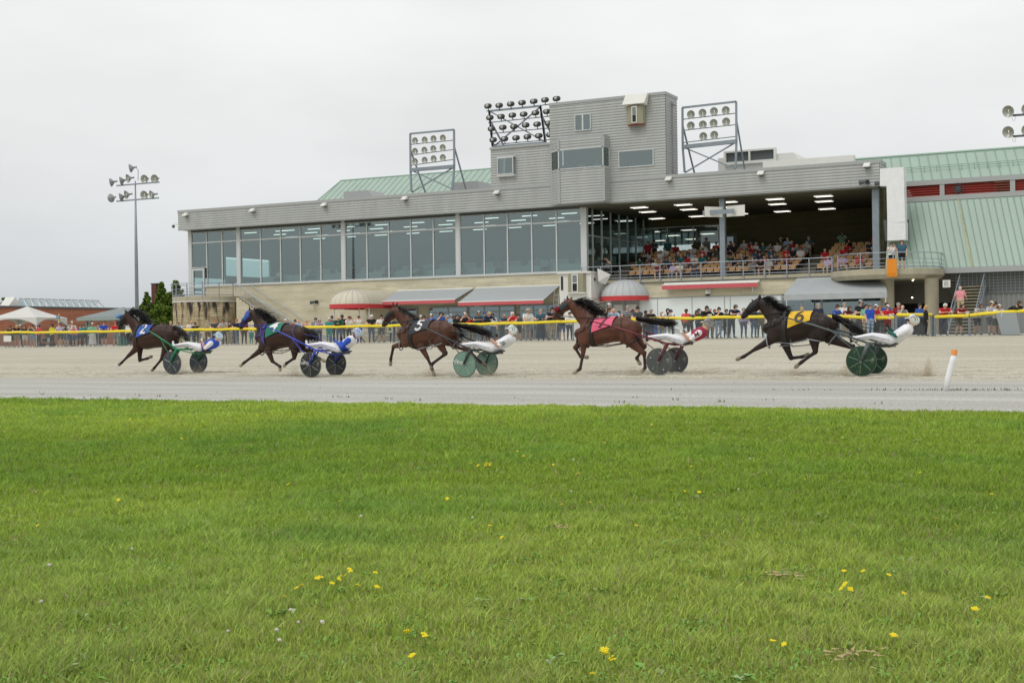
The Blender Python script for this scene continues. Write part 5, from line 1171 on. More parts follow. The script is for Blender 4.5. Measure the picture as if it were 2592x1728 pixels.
# x, head-top y (in crop px), look; crops are 330 px wide strips of the picture
CR = dict(A=(0, 740, 7.127), B=(330, 740, 7.127), C=(650, 740, 7.127), D=(960, 740, 7.127), E=(1280, 740, 7.127), F=(1600, 740, 7.127), G=(1920, 740, 7.127), H=(2240, 700, 6.682))
FOLK = [
 ('A', 190, 600, 'lean', 'olive', 'olive', dict(hat='cap', hatc='brown', shorts=1)), ('A', 300, 585, 'lean', 'black', 'khaki', dict(hair='blond', shorts=1)), ('A', 365, 618, 'rail', 'darkgrey', 'navy', dict(hat='cap', hatc='white', back=.6, sung=1)),
 ('A', 445, 590, 'lean', 'olive', 'white', dict(hair='dark', shorts=1)), ('A', 580, 585, 'camera', 'darkgrey', 'lightdenim', dict(hair='dark', shorts=1)), ('A', 700, 578, 'side', 'coral', 'navy', dict(hat='cap', hatc='blue', back=.5)),
 ('A', 940, 570, 'side', 'yellow', 'black', dict(hat='cap', hatc='black', back=.3, skin=1)), ('A', 1082, 550, 'rail', 'lavender', 'darkgrey', dict(hat='cap', hatc='blue', shorts=1)), ('A', 1190, 590, 'lean', 'grey', 'denim', dict(hair='dark', shorts=1, hk='long')),
 ('A', 1258, 575, 'stand', 'lightgrey', 'navy', dict(hair='grey', back=.8)), ('A', 1298, 522, 'stand', 'white', 'black', dict(hat='cap', hatc='white', back=1.4)), ('A', 1335, 600, 'lean', 'pink', 'denim', dict(hair='blond', hk='long', shorts=1)),
 ('A', 1440, 585, 'stand', 'purple', 'black', dict(hair='brown', back=1.0)), ('A', 1520, 580, 'lean', 'turquoise', 'black', dict(long_=1, sung=1, hair='dark')), ('A', 1665, 604, 'rail', 'mint', 'white', dict(hat='cap', hatc='white', skirt='white', skin=1)),
 ('A', 1770, 598, 'stand', 'grey', 'black', dict(hair='dark', back=1.0)), ('A', 1872, 522, 'rail', 'royal', 'black', dict(hair='brown', shorts=1)), ('A', 2085, 524, 'rail', 'red', 'grey', dict(hat='cap', hatc='coral', shorts=1)),
 ('A', 2225, 610, 'stand', 'darkgrey', 'black', dict(back=.8)), ('A', 2330, 600, 'stand', 'white', 'black', dict(back=.5, hair='grey')),
 ('B', 400, 532, 'rail', 'maroon', 'black', dict(hat='cap', hatc='brown', sung=1)), ('B', 555, 545, 'stand', 'pink', 'denim', dict(hair='brown', back=.4)), ('B', 725, 565, 'stand', 'cream', 'navy', dict(hair='blond', back=.4)),
 ('B', 875, 535, 'lean', 'lightblue', 'khaki', dict(hair='brown')), ('B', 1095, 560, 'rail', 'white', 'denim', dict(hair='blond')), ('B', 1180, 545, 'lean', 'black', 'black', dict(hat='cap', hatc='black')),
 ('B', 1395, 640, 'stand', 'khaki', 'brown', dict(back=1.2, hair='grey')), ('B', 1520, 484, 'rail', 'darkgrey', 'black', dict(hair='ginger')), ('B', 1690, 490, 'lean', 'lightgrey', 'navy', dict(hair='dark', sung=1)), ('B', 1785, 512, 'rail', 'brown', 'beige', dict(hair='dark', hold='paper', hk='long')),
 ('B', 1905, 478, 'rail', 'navy', 'denim', dict(hair='ginger', hk='long')), ('B', 2050, 600, 'stand', 'darkred', 'black', dict(hair='dark', long_=1)), ('B', 2180, 670, 'stand', 'turquoise', 'turquoise', dict(hair='brown', child=1)), ('B', 2300, 560, 'stand', 'navy', 'navy', dict(hair='dark')),
 ('C', 310, 440, 'stand', 'white', 'black', dict(hat='cap', hatc='green', back=.2)), ('C', 515, 515, 'stand', 'darkgrey', 'black', dict(hair='white', back=.8)), ('C', 690, 490, 'stand', 'coral', 'navy', dict(hat='cap', hatc='navy', back=.5)),
 ('C', 755, 485, 'rail', 'lightblue', 'denim', dict(hk='bald', hair='grey')), ('C', 895, 490, 'hand_up', 'peach', 'beige', dict(hair='blond')), ('C', 1125, 485, 'lean', 'lavender', 'navy', dict(hat='cap', hatc='lightgrey')),
 ('C', 1060, 505, 'stand', 'grey', 'darkgrey', dict(hat='cap', hatc='darkgrey', back=.8)), ('C', 1305, 490, 'rail', 'turquoise', 'turquoise', dict(hair='white', sung=1)), ('C', 1355, 424, 'stand', 'darkred', 'black', dict(hat='cap', hatc='navy', back=1.2)),
 ('C', 1480, 428, 'lean', 'green', 'denim', dict(hk='bald', hair='grey', long_=1)), ('C', 1540, 400, 'stand', 'black', 'black', dict(hair='dark', back=1.4, skin=2)), ('C', 1665, 424, 'camera', 'white', 'black', dict(hair='red', hk='long', hold='camera')),
 ('C', 1835, 404, 'camera', 'white', 'black', dict(hair='grey', hold='camera')), ('C', 2065, 400, 'rail', 'black', 'denim', dict(hair='white')), ('C', 2245, 405, 'rail', 'white', 'darkgrey', dict(hat='cap', hatc='black', shorts=1)),
 ('D', 230, 450, 'stand', 'navy', 'navy', dict(hair='brown', back=.3)), ('D', 750, 414, 'rail', 'lightgrey', 'black', dict(hat='cap', hatc='white')), ('D', 808, 420, 'stand', 'darkgrey', 'black', dict(hat='cap', hatc='black', back=.6)), ('D', 860, 440, 'stand', 'olive', 'black', dict(hair='brown', back=1.0)),
 ('D', 935, 385, 'rail', 'blue', 'black', dict(hat='cap', hatc='white')), ('D', 1108, 350, 'camera', 'blue', 'navy', dict(hair='dark', hk='long', hold='camera')), ('D', 1235, 414, 'stand', 'khaki', 'khaki', dict(hat='hat', hatc='lightgrey', back=.6)),
 ('D', 1297, 445, 'stand', 'lightblue', 'navy', dict(hat='cap', hatc='lightblue', back=.4)), ('D', 1342, 424, 'stand', 'peach', 'black', dict(hair='brown', hk='long', back=.6)), ('D', 1400, 430, 'stand', 'black', 'black', dict(hair='brown', hk='long', back=.2)),
 ('D', 1458, 424, 'stand', 'navy', 'navy', dict(hat='cap', hatc='navy', back=1.0)), ('D', 1540, 364, 'camera', 'black', 'grey', dict(hat='cap', hatc='white', skin=0)), ('D', 1610, 418, 'stand', 'black', 'black', dict(hair='dark', back=.7)),
 ('D', 1655, 444, 'lean', 'red', 'khaki', dict(hair='brown', hk='long', long_=1, child=.86)), ('D', 1780, 340, 'lean', 'tealblue', 'grey', dict(hat='brimback', hatc='lightgrey', skin=1)), ('D', 1893, 345, 'stand', 'darkred', 'navy', dict(hat='cap', hatc='blue', back=.9)),
 ('D', 1952, 345, 'lean', 'navy', 'lightdenim', dict(hair='blond', long_=1, shorts=1)), ('D', 2045, 422, 'stand', 'white', 'denim', dict(hair='dark', hk='long', back=.6)), ('D', 2225, 388, 'lean', 'tealblue', 'darkgrey', dict(hk='bald', hair='grey', skin=1)),
 ('E', 125, 350, 'chin', 'red', 'khaki', dict(hair='white')), ('E', 222, 385, 'stand', 'darkgrey', 'black', dict(hair='dark', sung=1, back=1.0, shorts=1)), ('E', 395, 290, 'rail', 'white', 'grey', dict(hat='hat', hatc='beige', shorts=1, sung=1, hold='paper')),
 ('E', 630, 298, 'rail', 'tealblue', 'navy', dict(hair='grey', skirt='navy')), ('E', 828, 270, 'lean', 'navy', 'khaki', dict(hat='cap', hatc='black')), ('E', 775, 560, 'stand', 'lightgrey', 'khaki', dict(back=.6, child=.62, hair='blond')),
 ('E', 1010, 380, 'lean', 'black', 'denim', dict(hair='brown', hk='long', shorts=1)), ('E', 1150, 395, 'rail', 'white', 'navy', dict(hair='dark')), ('E', 1670, 268, 'stand', 'lightgrey', 'khaki', dict(hat='cap', hatc='yellow', back=.5)),
 ('E', 1860, 190, 'stand', 'peach', 'black', dict(hat='cap', hatc='white', back=2.0)), ('E', 1852, 275, 'rail', 'navy', 'navy', dict(hair='brown', hk='long', sung=1)), ('E', 1940, 283, 'lean', 'lightblue', 'khaki', dict(hk='bald', hair='brown')),
 ('E', 2045, 333, 'stand', 'darkgrey', 'black', dict(hair='dark', back=.5)), ('E', 2190, 233, 'rail', 'grey', 'black', dict(hair='grey', back=.5)), ('E', 2292, 308, 'stand', 'brown', 'black', dict(hat='cap', hatc='maroon', back=.6, skin=1)),
 ('F', 90, 253, 'rail', 'darkgrey', 'navy', dict(hat='cap', hatc='black', sung=1)), ('F', 240, 368, 'stand', 'darkgrey', 'black', dict(hair='dark', back=1.2, skin=2)), ('F', 330, 298, 'rail', 'black', 'black', dict(hair='grey', skin=1)),
 ('F', 520, 350, 'lean', 'peach', 'beige', dict(hair='grey')), ('F', 632, 292, 'lean', 'white', 'lightgrey', dict(hair='dark', hk='long')), ('F', 695, 310, 'stand', 'navy', 'black', dict(hat='cap', hatc='blue', back=.6)), ('F', 975, 368, 'stand', 'coral', 'darkgrey', dict(hair='dark', skin=2)),
 ('F', 1095, 325, 'lean_low', 'darkgrey', 'black', dict(hat='cap', hatc='olive', long_=1)), ('F', 1200, 290, 'camera', 'darkgrey', 'navy', dict(hair='dark', sung=1, back=.5)), ('F', 1318, 248, 'lean', 'black', 'navy', dict(hat='cap', hatc='black', long_=1, hold='paper')),
 ('F', 1400, 290, 'stand', 'grey', 'black', dict(hair='grey', back=1.4)), ('F', 1485, 300, 'stand', 'beige', 'khaki', dict(hair='ginger', back=.5)), ('F', 1552, 270, 'chin', 'black', 'lightdenim', dict(hat='cap', hatc='black')), ('F', 1700, 300, 'stand', 'green', 'black', dict(hair='brown', back=.4)),
 ('F', 1815, 218, 'lean', 'navy', 'navy', dict(hat='cap', hatc='grey', sung=1)), ('F', 2010, 400, 'stand', 'lavender', 'denim', dict(long_=1, hair='grey')), ('F', 2190, 395, 'stand', 'navy', 'denim', dict(long_=1, hair='grey')), ('F', 2310, 330, 'stand', 'olive', 'olive', dict(hat='cap', hatc='lightblue', back=.2)),
 ('G', 780, 262, 'stand', 'white', 'black', dict(hair='blond', back=.6)), ('G', 1075, 193, 'stand', 'navy', 'black', dict(hair='grey', back=.4)), ('G', 1405, 222, 'rail', 'blue', 'navy', dict(hat='cap', hatc='black')), ('G', 1540, 178, 'stand', 'white', 'khaki', dict(hair='grey', back=1.3)),
 ('G', 1588, 250, 'lean', 'maroon', 'khaki', dict(hair='brown', hk='long', sung=1, hold='paper')), ('G', 1832, 140, 'folded', 'black', 'black', dict(hat='cap', hatc='lightgrey', back=2.2)), ('G', 1930, 212, 'stand', 'mint', 'beige', dict(hair='dark', back=1.5)),
 ('G', 2010, 265, 'stand', 'royal', 'lightdenim', dict(hat='cap', hatc='grey', back=-1.1)), ('G', 2100, 218, 'rail', 'red', 'black', dict(hat='cap', hatc='white')), ('G', 2185, 250, 'stand', 'beige', 'black', dict(hair='ginger', hk='long', back=.5)), ('G', 2305, 180, 'stand', 'blue', 'navy', dict(hair='brown', back=.9)),
 ('H', 42, 480, 'rail', 'red', 'darkred', dict(hat='cap', hatc='white', sung=1, hold='paper')), ('H', 225, 440, 'stand', 'darkred', 'black', dict(hair='grey', back=.6)), ('H', 285, 478, 'chin', 'grey', 'denim', dict(hk='bald', hair='grey')), ('H', 585, 512, 'stand', 'blue', 'black', dict(hat='cap', hatc='black', back=.1)),
 ('H', 690, 480, 'stand', 'black', 'black', dict(hair='blond', hk='long', long_=1, back=-.9)), ('H', 1000, 453, 'lean', 'red', 'navy', dict(hair='white')), ('H', 1268, 465, 'lean', 'darkred', 'olive', dict(hair='brown', shorts=1, hold='paper')), ('H', 1582, 463, 'lean', 'lightgrey', 'black', dict(hair='brown', shorts=1, skin=1)),
 ('H', 1790, 418, 'rail', 'lightgrey', 'darkgrey', dict(hat='cap', hatc='cream', shorts=1)), ('H', 1862, 430, 'stand', 'black', 'olive', dict(hat='cap', hatc='black', back=.8)), ('H', 1905, 475, 'lean', 'white', 'olive', dict(hat='cap', hatc='cream', shorts=1, hold='paper')), ('H', 2172, 412, 'lean_low', 'black', 'black', dict(hat='cap', hatc='olive', long_=1)),
]
NICE = dict(lightblue='light blue', lightgrey='light grey', darkgrey='dark grey', darkred='dark red', lightdenim='pale denim', tealblue='teal blue', royal='royal blue', coral='coral red')
nn = lambda c: NICE.get(c, c)
ZONES = [(60, 'at the far left end of the fence'), (150, 'in front of the white tent'), (255, 'in front of the brick building'), (330, 'in front of the gazebo'), (455, 'in front of the cedars'), (600, 'below the round stone drum'), (830, 'in front of the blank block wall'), (965, 'by the beige dome canopy'),
         (1165, 'under the left grey awning'), (1410, 'under the right grey awning'), (1520, 'by the white booth'), (1670, 'by the round grey canopy'), (1990, 'in front of the white panels'), (2240, 'in front of the dark shopfront'), (2380, 'between the concrete pillars'), (2470, 'by the steel stair'), (2700, 'at the right end of the fence')]
used = {}
for cr, x, y, ps, top, bot, k in FOLK:
    k = dict(k); x0, y0, s = CR[cr]; sx, sy = x0+x/s, y0+y/s; back = k.pop('back', 0); ch = k.pop('child', None); Y = 62.42+max(back, 0)*1.1 if back >= 0 else 61.6
    if ps in ('lean', 'lean_low', 'rail', 'chin', 'hand_up') and back == 0: Y = 62.40
    p = onY(sx, sy, Y); hgt = p.z-FZ-.02; topz = POSES[ps]['head'][2]+(.135 if k.get('hat') else .125)
    sc = max(.80 if ch is None else .5, min(1.10, hgt/topz)); 
    if hgt/topz < .8 and ch is None: sc = .86
    act = dict(lean='leaning on the rail', lean_low='bent low over the rail', rail='with hands on the rail', hand_up='with hand to forehead', camera='taking a picture' , stand='standing', folded='with folded arms', side='seen from the side', chin='resting chin on hand')[ps]
    if back > 0: act += ' behind the others'
    if back < 0: act = 'standing on the track side of the rail'
    hd = (nn(k['hatc'])+' '+{'cap': 'cap', 'hat': 'brimmed hat', 'brimback': 'backward cap'}[k['hat']]) if k.get('hat') else ('bald head' if k.get('hk') == 'bald' else ('long ' if k.get('hk') == 'long' else '')+{'dark': 'dark', 'red': 'auburn', 'white': 'white', 'grey': 'grey'}.get(k.get('hair', 'brown'), k.get('hair', 'brown'))+' hair')
    zone = next(z for lim, z in ZONES if sx < lim)
    if k.get('hold') == 'camera': act = 'holding up a camera'
    lab = f"person in {nn(top)} {'skirt outfit' if k.get('skirt') else 'top'} with {hd} {act} {zone}"
    if len(lab.split()) > 16: lab = f"{nn(top)} top, {hd}, {act}, {zone}"
    if len(lab.split()) > 16: lab = f"{nn(top)} top, {hd}, {zone}"
    if lab in used: lab = lab.replace(' top', ' top and '+nn(bot)+' legwear', 1)
    while len(lab.split()) > 16: lab = lab.replace(' behind the others', '', 1) if ' behind the others' in lab else ' '.join(lab.split()[:16])
    used[lab] = 1
    yaw = YAW0+rng.uniform(-.15, .5) if ps not in ('side',) else YAW0
    if cr == 'H' and x == 690: yaw = YAW0+1.2
    person(ps, (p.x, Y, FZ+.02), lab, top, bot, yaw=yaw, sc=sc, group='spectators along the yellow rail', **k)
# two people on the round balcony, one on the steel stair
pm = onY(2283, 602, 83.0)
person('stand', (onY(2283, 650, 83.0).x, 83.0, ZD), 'person in dark open shirt over teal tee standing at the balcony rail', 'tealblue', 'black', hair='brown', shorts=1, yaw=YAW0-.3, sc=1.02)
p_ = onY(2257, 650, 83.0); person('camera', (p_.x, 83.0, ZD), 'person in white tee with sunglasses looking down at phone on the balcony', 'white', 'black', hair='dark', shorts=1, yaw=YAW0, sc=.93, sung=1)
ky = 82.6; kz = .875+.2*((ky-80.5)/.36)
p_ = onY(2431, 760, ky); person('back', (p_.x, ky, kz), 'person in pink shirt seen from behind climbing the steel stair', 'pink', 'beige', hair='white', hk='bald', yaw=YAW0*.3, sc=1.0)
# ---- tan deck seats and seated spectators
m_seat = rgb('tan_seat', (204, 160, 104), rough=.45, var=.05, vscale=3)
st = thing('stadium_seat', 'tan moulded seat', 'seat', (0, 0, 0))
b = MB(); n = 6
for i in range(n):
    u0, u1 = -.23+.46*i/n, -.23+.46*(i+1)/n; c0, c1 = .05*(1-(u0/.23)**2), .05*(1-(u1/.23)**2)
    b.prism([(u0, .22-c0*0+.0, .42), (u1, .22, .42), (u1, .27+c1*.4, .80-.05*abs(u1/.23)**3), (u0, .27+c0*.4, .80-.05*abs(u0/.23)**3)], (0, .03, 0))
b.build('backrest', m_seat, st); b = MB(); b.prism([(-.22, -.2, .45), (.22, -.2, .45), (.21, .22, .41), (-.21, .22, .41)], (0, 0, .035)); b.build('seat_pan', m_seat, st)
MB().box(-.25, -.22, -.1, .25, .0, .55).build('bracket', m_black, st); MB().box(.22, .25, -.1, .25, 0, .55).build('bracket', m_black, st)
ORD = ['first', 'second', 'third', 'fourth', 'fifth', 'sixth', 'seventh', 'eighth', 'ninth', 'tenth', 'eleventh', 'twelfth', 'thirteenth', 'fourteenth', 'fifteenth', 'sixteenth', 'seventeenth', 'eighteenth', 'nineteenth', 'twentieth', 'twenty-first', 'twenty-second', 'twenty-third', 'twenty-fourth', 'twenty-fifth', 'twenty-sixth', 'twenty-seventh', 'twenty-eighth']
rows = []
firsts = True; occ = random.Random(21)
left_occ = [.26, .34, .5, .46, .34, .3, .36]; right_occ = [.3, .24, .32, .22, .2, .24, .2]
topsC = ['white', 'darkgrey', 'grey', 'navy', 'black', 'lightgrey', 'darkred', 'lavender', 'tealblue', 'navy', 'green', 'cream', 'olive', 'teal', 'lightblue', 'maroon', 'white', 'darkgrey', 'grey', 'black', 'red']
for i in range(7):
    Ys = 88.33+.85*i; z = ZD+(.28*i)+.02-(.0 if i else .0)
    for blk, xa, xb in ((0, -35.9-.15*i, -23.3), (1, -21.9, -17.5)):
        n = int((xb-xa)/.535); cnt = 0
        for j in range(n):
            x = xb-.535*(j+.5) if blk == 0 else xa+.535*(j+.5)
            o = st if firsts else copy_tree(st); firsts = False; o.location = (x, Ys, z)
            o['label'] = 'tan moulded seat in the '+('wide left' if blk == 0 else 'narrow right')+' block of the open deck'; o['group'] = 'tan seats in the '+('left' if blk == 0 else 'right')+' block'
        for j in range(n):
            x = xb-.535*(n-j-.5) if blk == 0 else xa+.535*(j+.5)
            if occ.random() < (left_occ if blk == 0 else right_occ)[i]*(1.25 if (blk == 0 and x > -34.5) else .55 if blk == 0 else 1):
                tp = occ.choice(topsC); hr = occ.choice(['brown', 'dark', 'grey', 'blond', 'white', 'brown', 'dark']); ps = occ.choice(['sit', 'sit_fwd', 'sit', 'sit_cross']); hat = occ.random() < .22; hc = occ.choice(['white', 'black', 'navy', 'red', 'lightgrey'])
                lab = f"seated in {nn(tp)} top with {nn(hc)+' cap' if hat else ('dark' if hr == 'dark' else hr)+' hair'}, {ORD[i]} row, {ORD[j]} seat of {'wide' if blk == 0 else 'narrow'} block"
                person(ps, (x, Ys-.02, z), lab, tp, occ.choice(['navy', 'denim', 'khaki', 'black', 'grey', 'beige']), hair=hr, hk=occ.choice(['short', 'short', 'long', 'bald']) if not hat else 'short', hat='cap' if hat else None, hatc=hc, yaw=occ.uniform(-.1, .5), sc=occ.uniform(.92, 1.03), shorts=occ.random() < .4, group='seated spectators in the open deck')
for lab, sx, Y, row, ps, tp, bt, kk in (('person in teal top standing at the rear wall by the door', 1902, 97.6, 6.4, 'stand', 'teal', 'black', {}), ('person in black standing against the rear wall beside the aisle', 1980, 96.6, 6.4, 'folded', 'black', 'khaki', dict(hat='cap', hatc='black')),
        ('camera operator in grey tee filming from the deck corner', 1535, 87.0, 0, 'camera', 'grey', 'black', dict(hair='dark')), ('person in pale green dress leaning in the top row of narrow block', 2132, 94.6, 6, 'lean', 'mint', 'khaki', dict(hair='brown', hk='long')),
        ('person in red top standing by the left edge of the wide block', 1640, 93.0, 5.2, 'stand', 'darkred', 'navy', {}), ('person in dark shirt standing behind the top row left', 1656, 94.9, 6, 'folded', 'darkgrey', 'black', {}), ('person in teal shirt standing behind the top row centre', 1690, 95.0, 6, 'stand', 'teal', 'black', {}),
        ('person in olive shirt standing behind the top row near the column', 1765, 95.0, 6, 'stand', 'olive', 'black', {}), ('person in grey shirt with long hair behind the top row near the column', 1788, 95.2, 6, 'stand', 'grey', 'black', dict(hair='dark', hk='long'))):
    z = ZD+.28*min(row, 6)+.02; p_ = onY(sx, 620, Y); person(ps, (p_.x, Y, z), lab, tp, bt, yaw=.2, **kk)
tv = thing('tripod', 'black video camera on a tripod at the deck corner', 'tripod', (onY(1529, 640, 86.6).x, 86.6, ZD)); b = MB()
for a in (0, 2.1, 4.2): b.tube([(.4*math.cos(a), .4*math.sin(a), 0), (0, 0, 1.3)], .02, 5)
b.build('legs', m_black, tv); b = MB(); b.cbox((0, 0, 1.45), (.2, .4, .22)); b.tube([(0, -.2, 1.45), (0, -.36, 1.45)], .07, 8); b.build('video_camera', m_black, tv)
# people behind the glass
tgt = [(1653-.0, 0, 0)]
for lab, sx, sy, Y, tp, hr in (('person in grey top seated behind the tower bay window, leftmost', 1434, 414, 86.2, 'grey', 'dark'), ('person in cream top with hands together behind the tower bay window', 1472, 413, 86.2, 'cream', 'brown'), ('person in checked blue shirt behind the tower bay window, rightmost', 1512, 411, 86.2, 'lightblue', 'blond'), ('person in blue top behind the large tower window', 1602, 409, 86.2, 'blue', 'grey'), ('person in blue raising an arm in the upper tower window', 1488, 302, 86.0, 'royal', 'dark')):
    p_ = onY(sx, sy, Y); person('sit_fwd' if 'upper' not in lab else 'hand_up', (p_.x, Y, p_.z-(1.16 if 'upper' not in lab else 1.5)), lab, tp, 'navy', hair=hr, yaw=YAW0)
for k in range(16):
    x = -66+k*1.72+rng.uniform(-.3, .3); tp = topsC[(k*5) % len(topsC)]
    person('sit', (x, 87.2+3.15*(k % 2), 5.62+.3*(k % 2)), f'diner in {nn(tp)} top behind the glazing, {ORD[k]} from the left', tp, 'black', hair=['brown', 'grey', 'dark'][k % 3], yaw=rng.uniform(-.6, .6), group='diners behind the glazing')
# ---- clutter behind the fence
t = thing('bin', 'teal plastic bin on the apron behind the fence near the gazebo', 'bin', (onY(310, 880, 64).x, 64, FZ+.02)); b = MB(); b.lathe((0, 0, 0), [(.26, 0), (.33, .68)], 4, a0=math.pi/4, a1=2*math.pi+math.pi/4); b.box(-.2, .2, -.2, .2, .02, .1); b.build('body', rgb('teal_plastic', (24, 128, 116), rough=.5), t); MB().box(-.27, .27, -.27, .27, .66, .72).build('lid', rgb('teal_plastic', ()), t)
t = thing('recycling_bin', 'blue wheeled bin standing behind the fence near the white panels', 'bin', (onY(1660, 850, 64.5).x, 64.5, FZ+.02)); b = MB(); b.prism([(-.42, -.35, .08), (.42, -.35, .08), (.5, -.4, 1.0), (-.5, -.4, 1.0)], (0, .75, 0)); b.build('body', rgb('blue_plastic', (44, 98, 176), rough=.5), t); MB().box(-.53, .53, -.45, .42, 1.0, 1.08).build('lid', rgb('blue_plastic', ()), t)
for s in (-.4, .4): MB().tube([(s-.04, .3, .12), (s+.04, .3, .12)], .12, 12).build('wheel', m_black, t)
def picnic(label, sx, Y):
    t = thing('picnic_table', label, 'picnic table', (onY(sx, 860, Y).x, Y, FZ+.02), rng.uniform(-.2, .3), 'picnic tables on the apron')
    MB().box(-.9, .9, -.38, .38, .72, .77).build('tabletop', m_white, t)
    for s in (-1, 1): MB().box(-.9, .9, s*.75-.14, s*.75+.14, .42, .46).build('bench', m_white, t); b = MB(); b.tube([(s*.7, -.7, 0), (s*.7, .2, .72)], .04, 5); b.tube([(s*.7, .7, 0), (s*.7, -.2, .72)], .04, 5); b.tube([(s*.7, -.75, .42), (s*.7, .75, .42)], .03, 5); b.build('leg_frame', m_trimd, t)
picnic('white picnic table behind the fence in front of the brick building', 202, 65.5); picnic('picnic table behind the fence below the round stone drum', 525, 66); picnic('picnic table behind the fence by the beige dome canopy', 935, 66.5); picnic('picnic table behind the fence in front of the white panels', 1800, 66.5); picnic('picnic table behind the fence under the left grey awning', 1190, 66.5)
t = thing('stroller', 'dark baby stroller with pale bag parked behind the fence', 'stroller', (onY(121, 870, 63.6).x, 63.6, FZ+.02), .4); b = MB(); b.tube([(-.35, 0, .15), (.25, 0, .6), (.5, 0, 1.0)], .025, 6); b.tube([(.3, .0, .12), (-.2, 0, .62)], .025, 6); b.build('frame', m_trimd, t)
b = MB(); b.prism([(-.3, -.22, .35), (.2, -.22, .35), (.3, -.22, .85), (.1, -.22, .95), (-.05, -.22, .55), (-.3, -.22, .5)], (0, .44, 0)); b.build('seat', m_black, t); MB().lathe((.05, 0, .7), [(.3, 0), (.22, .2), (0, .3)], 12).build('hood', m_black, t); MB().box(.1, .35, -.3, -.2, .3, .6).build('bag', m_awn, t)
for x, y in ((-.35, .22), (-.35, -.22), (.32, .22), (.32, -.22)): MB().tube([(x, y-.02, .13), (x, y+.02, .13)], .13, 14).build('wheel', m_black, t)
t = tag(MB().prism([(-.2, 0, 0), (.2, 0, 0), (.17, 0, .42), (-.17, 0, .42)], (0, .06, 0)).tube([(-.1, .03, .42), (-.06, .03, .62), (.06, .03, .62), (.1, .03, .42)], .012, 4).build('tote_bag', rgb('tote', (216, 212, 196), rough=.9)), 'cream tote bag hanging behind the fence by the brown horse', 'bag'); t.location = onY(987, 842, 62.3)
b = MB(); b.cbox((0, -.005, .2), (.2, .01, .16)); o_ = b.build('print', cloth('green'), t)
t = tag(MB().prism([(-.25, 0, 0), (.55, 0, 0), (.38, 0, .98), (-.5, 0, .98)], (0, .03, 0)).build('banner', rgb('pale_board', (150, 158, 160), rough=.6)), 'tilted pale grey board tied to the fence near its right end', 'board'); t.location = (onY(2550, 825, 61.93).x, 61.93, FZ+.02)
t = tag(MB().box(-.35, .35, -.01, .01, -.2, .2).build('notice', m_white), 'white notice on the fence at the far left end', 'notice'); t.location = onY(19, 857, 61.9)
# ================================================================ horses, race bikes and drivers
def lerp(a, b, t): return a+(b-a)*t
m_strap = rgb('black_leather', (24, 22, 22), rough=.45)
def fuse_mesh_color(prims, voxel, name, colors, smooth=3, soft=9.0):
    me = fuse(prims, voxel, name, smooth); n = len(me.vertices); P = np.empty(n*3); me.vertices.foreach_get('co', P); P = P.reshape(-1, 3)
    R, s = nearest(P, prims); w_ = np.exp(-soft*(R-R.min(1)[:, None])); C = np.array([colors[k] for k in s]); col = (w_@C)/w_.sum(1)[:, None]
    at = me.color_attributes.new('Col', 'FLOAT_COLOR', 'POINT'); at.data.foreach_set('color', np.concatenate([col, np.ones((n, 1))], 1).ravel()); return me
m_coat = mat('horse_coat', (1, 1, 1), rough=.46, var=.30, vscale=3.2, attr='Col', spec=.32, bump=.25, bscale=22)
def hair_strands(b, starts, n, length, drift, r0=.012, seed=1, wave=.06, gravity=-.1):
    rr = random.Random(seed)
    for k in range(n):
        t = rr.random()*(len(starts)-1); i = int(t); p = Vector(starts[i]).lerp(Vector(starts[min(i+1, len(starts)-1)]), t-i)
        p = p+Vector((rr.gauss(0, .01), rr.gauss(0, .02), rr.gauss(0, .012)))
        L = length*rr.uniform(.5, 1.25); d = Vector(drift)+Vector((rr.gauss(0, .12), rr.gauss(0, .16), rr.gauss(0, .16))); pts = [p]; ph = rr.uniform(0, 6)
        for s in range(1, 6):
            u = s/5; pts.append(p+d*(L*u)+Vector((0, math.sin(ph+u*5)*wave*u, math.cos(ph+u*4)*wave*u+gravity*u*u*L)))
        b.tube(pts, [r0, r0*.95, r0*.85, r0*.65, r0*.4, r0*.1], 3, cap=False)
def crossing_text(txt, size):
    cu = bpy.data.curves.new('t', 'FONT'); cu.body = txt; cu.size = size; cu.align_x = 'CENTER'; cu.align_y = 'CENTER'; cu.offset = .012*size; cu.resolution_u = 3
    o = bpy.data.objects.new('t', cu); COL.objects.link(o); dg = bpy.context.evaluated_depsgraph_get(); me = bpy.data.meshes.new_from_object(o.evaluated_get(dg)); bpy.data.objects.remove(o, do_unlink=True)
    import bmesh as bm_; q = bm_.new(); q.from_mesh(me); bm_.ops.triangulate(q, faces=q.faces); bm_.ops.subdivide_edges(q, edges=q.edges, cuts=2, use_grid_fill=True); q.to_mesh(me); q.free()
    V = [tuple(v.co) for v in me.vertices]; Fc = [tuple(p.vertices) for p in me.polygons]; bpy.data.meshes.remove(me); return V, Fc
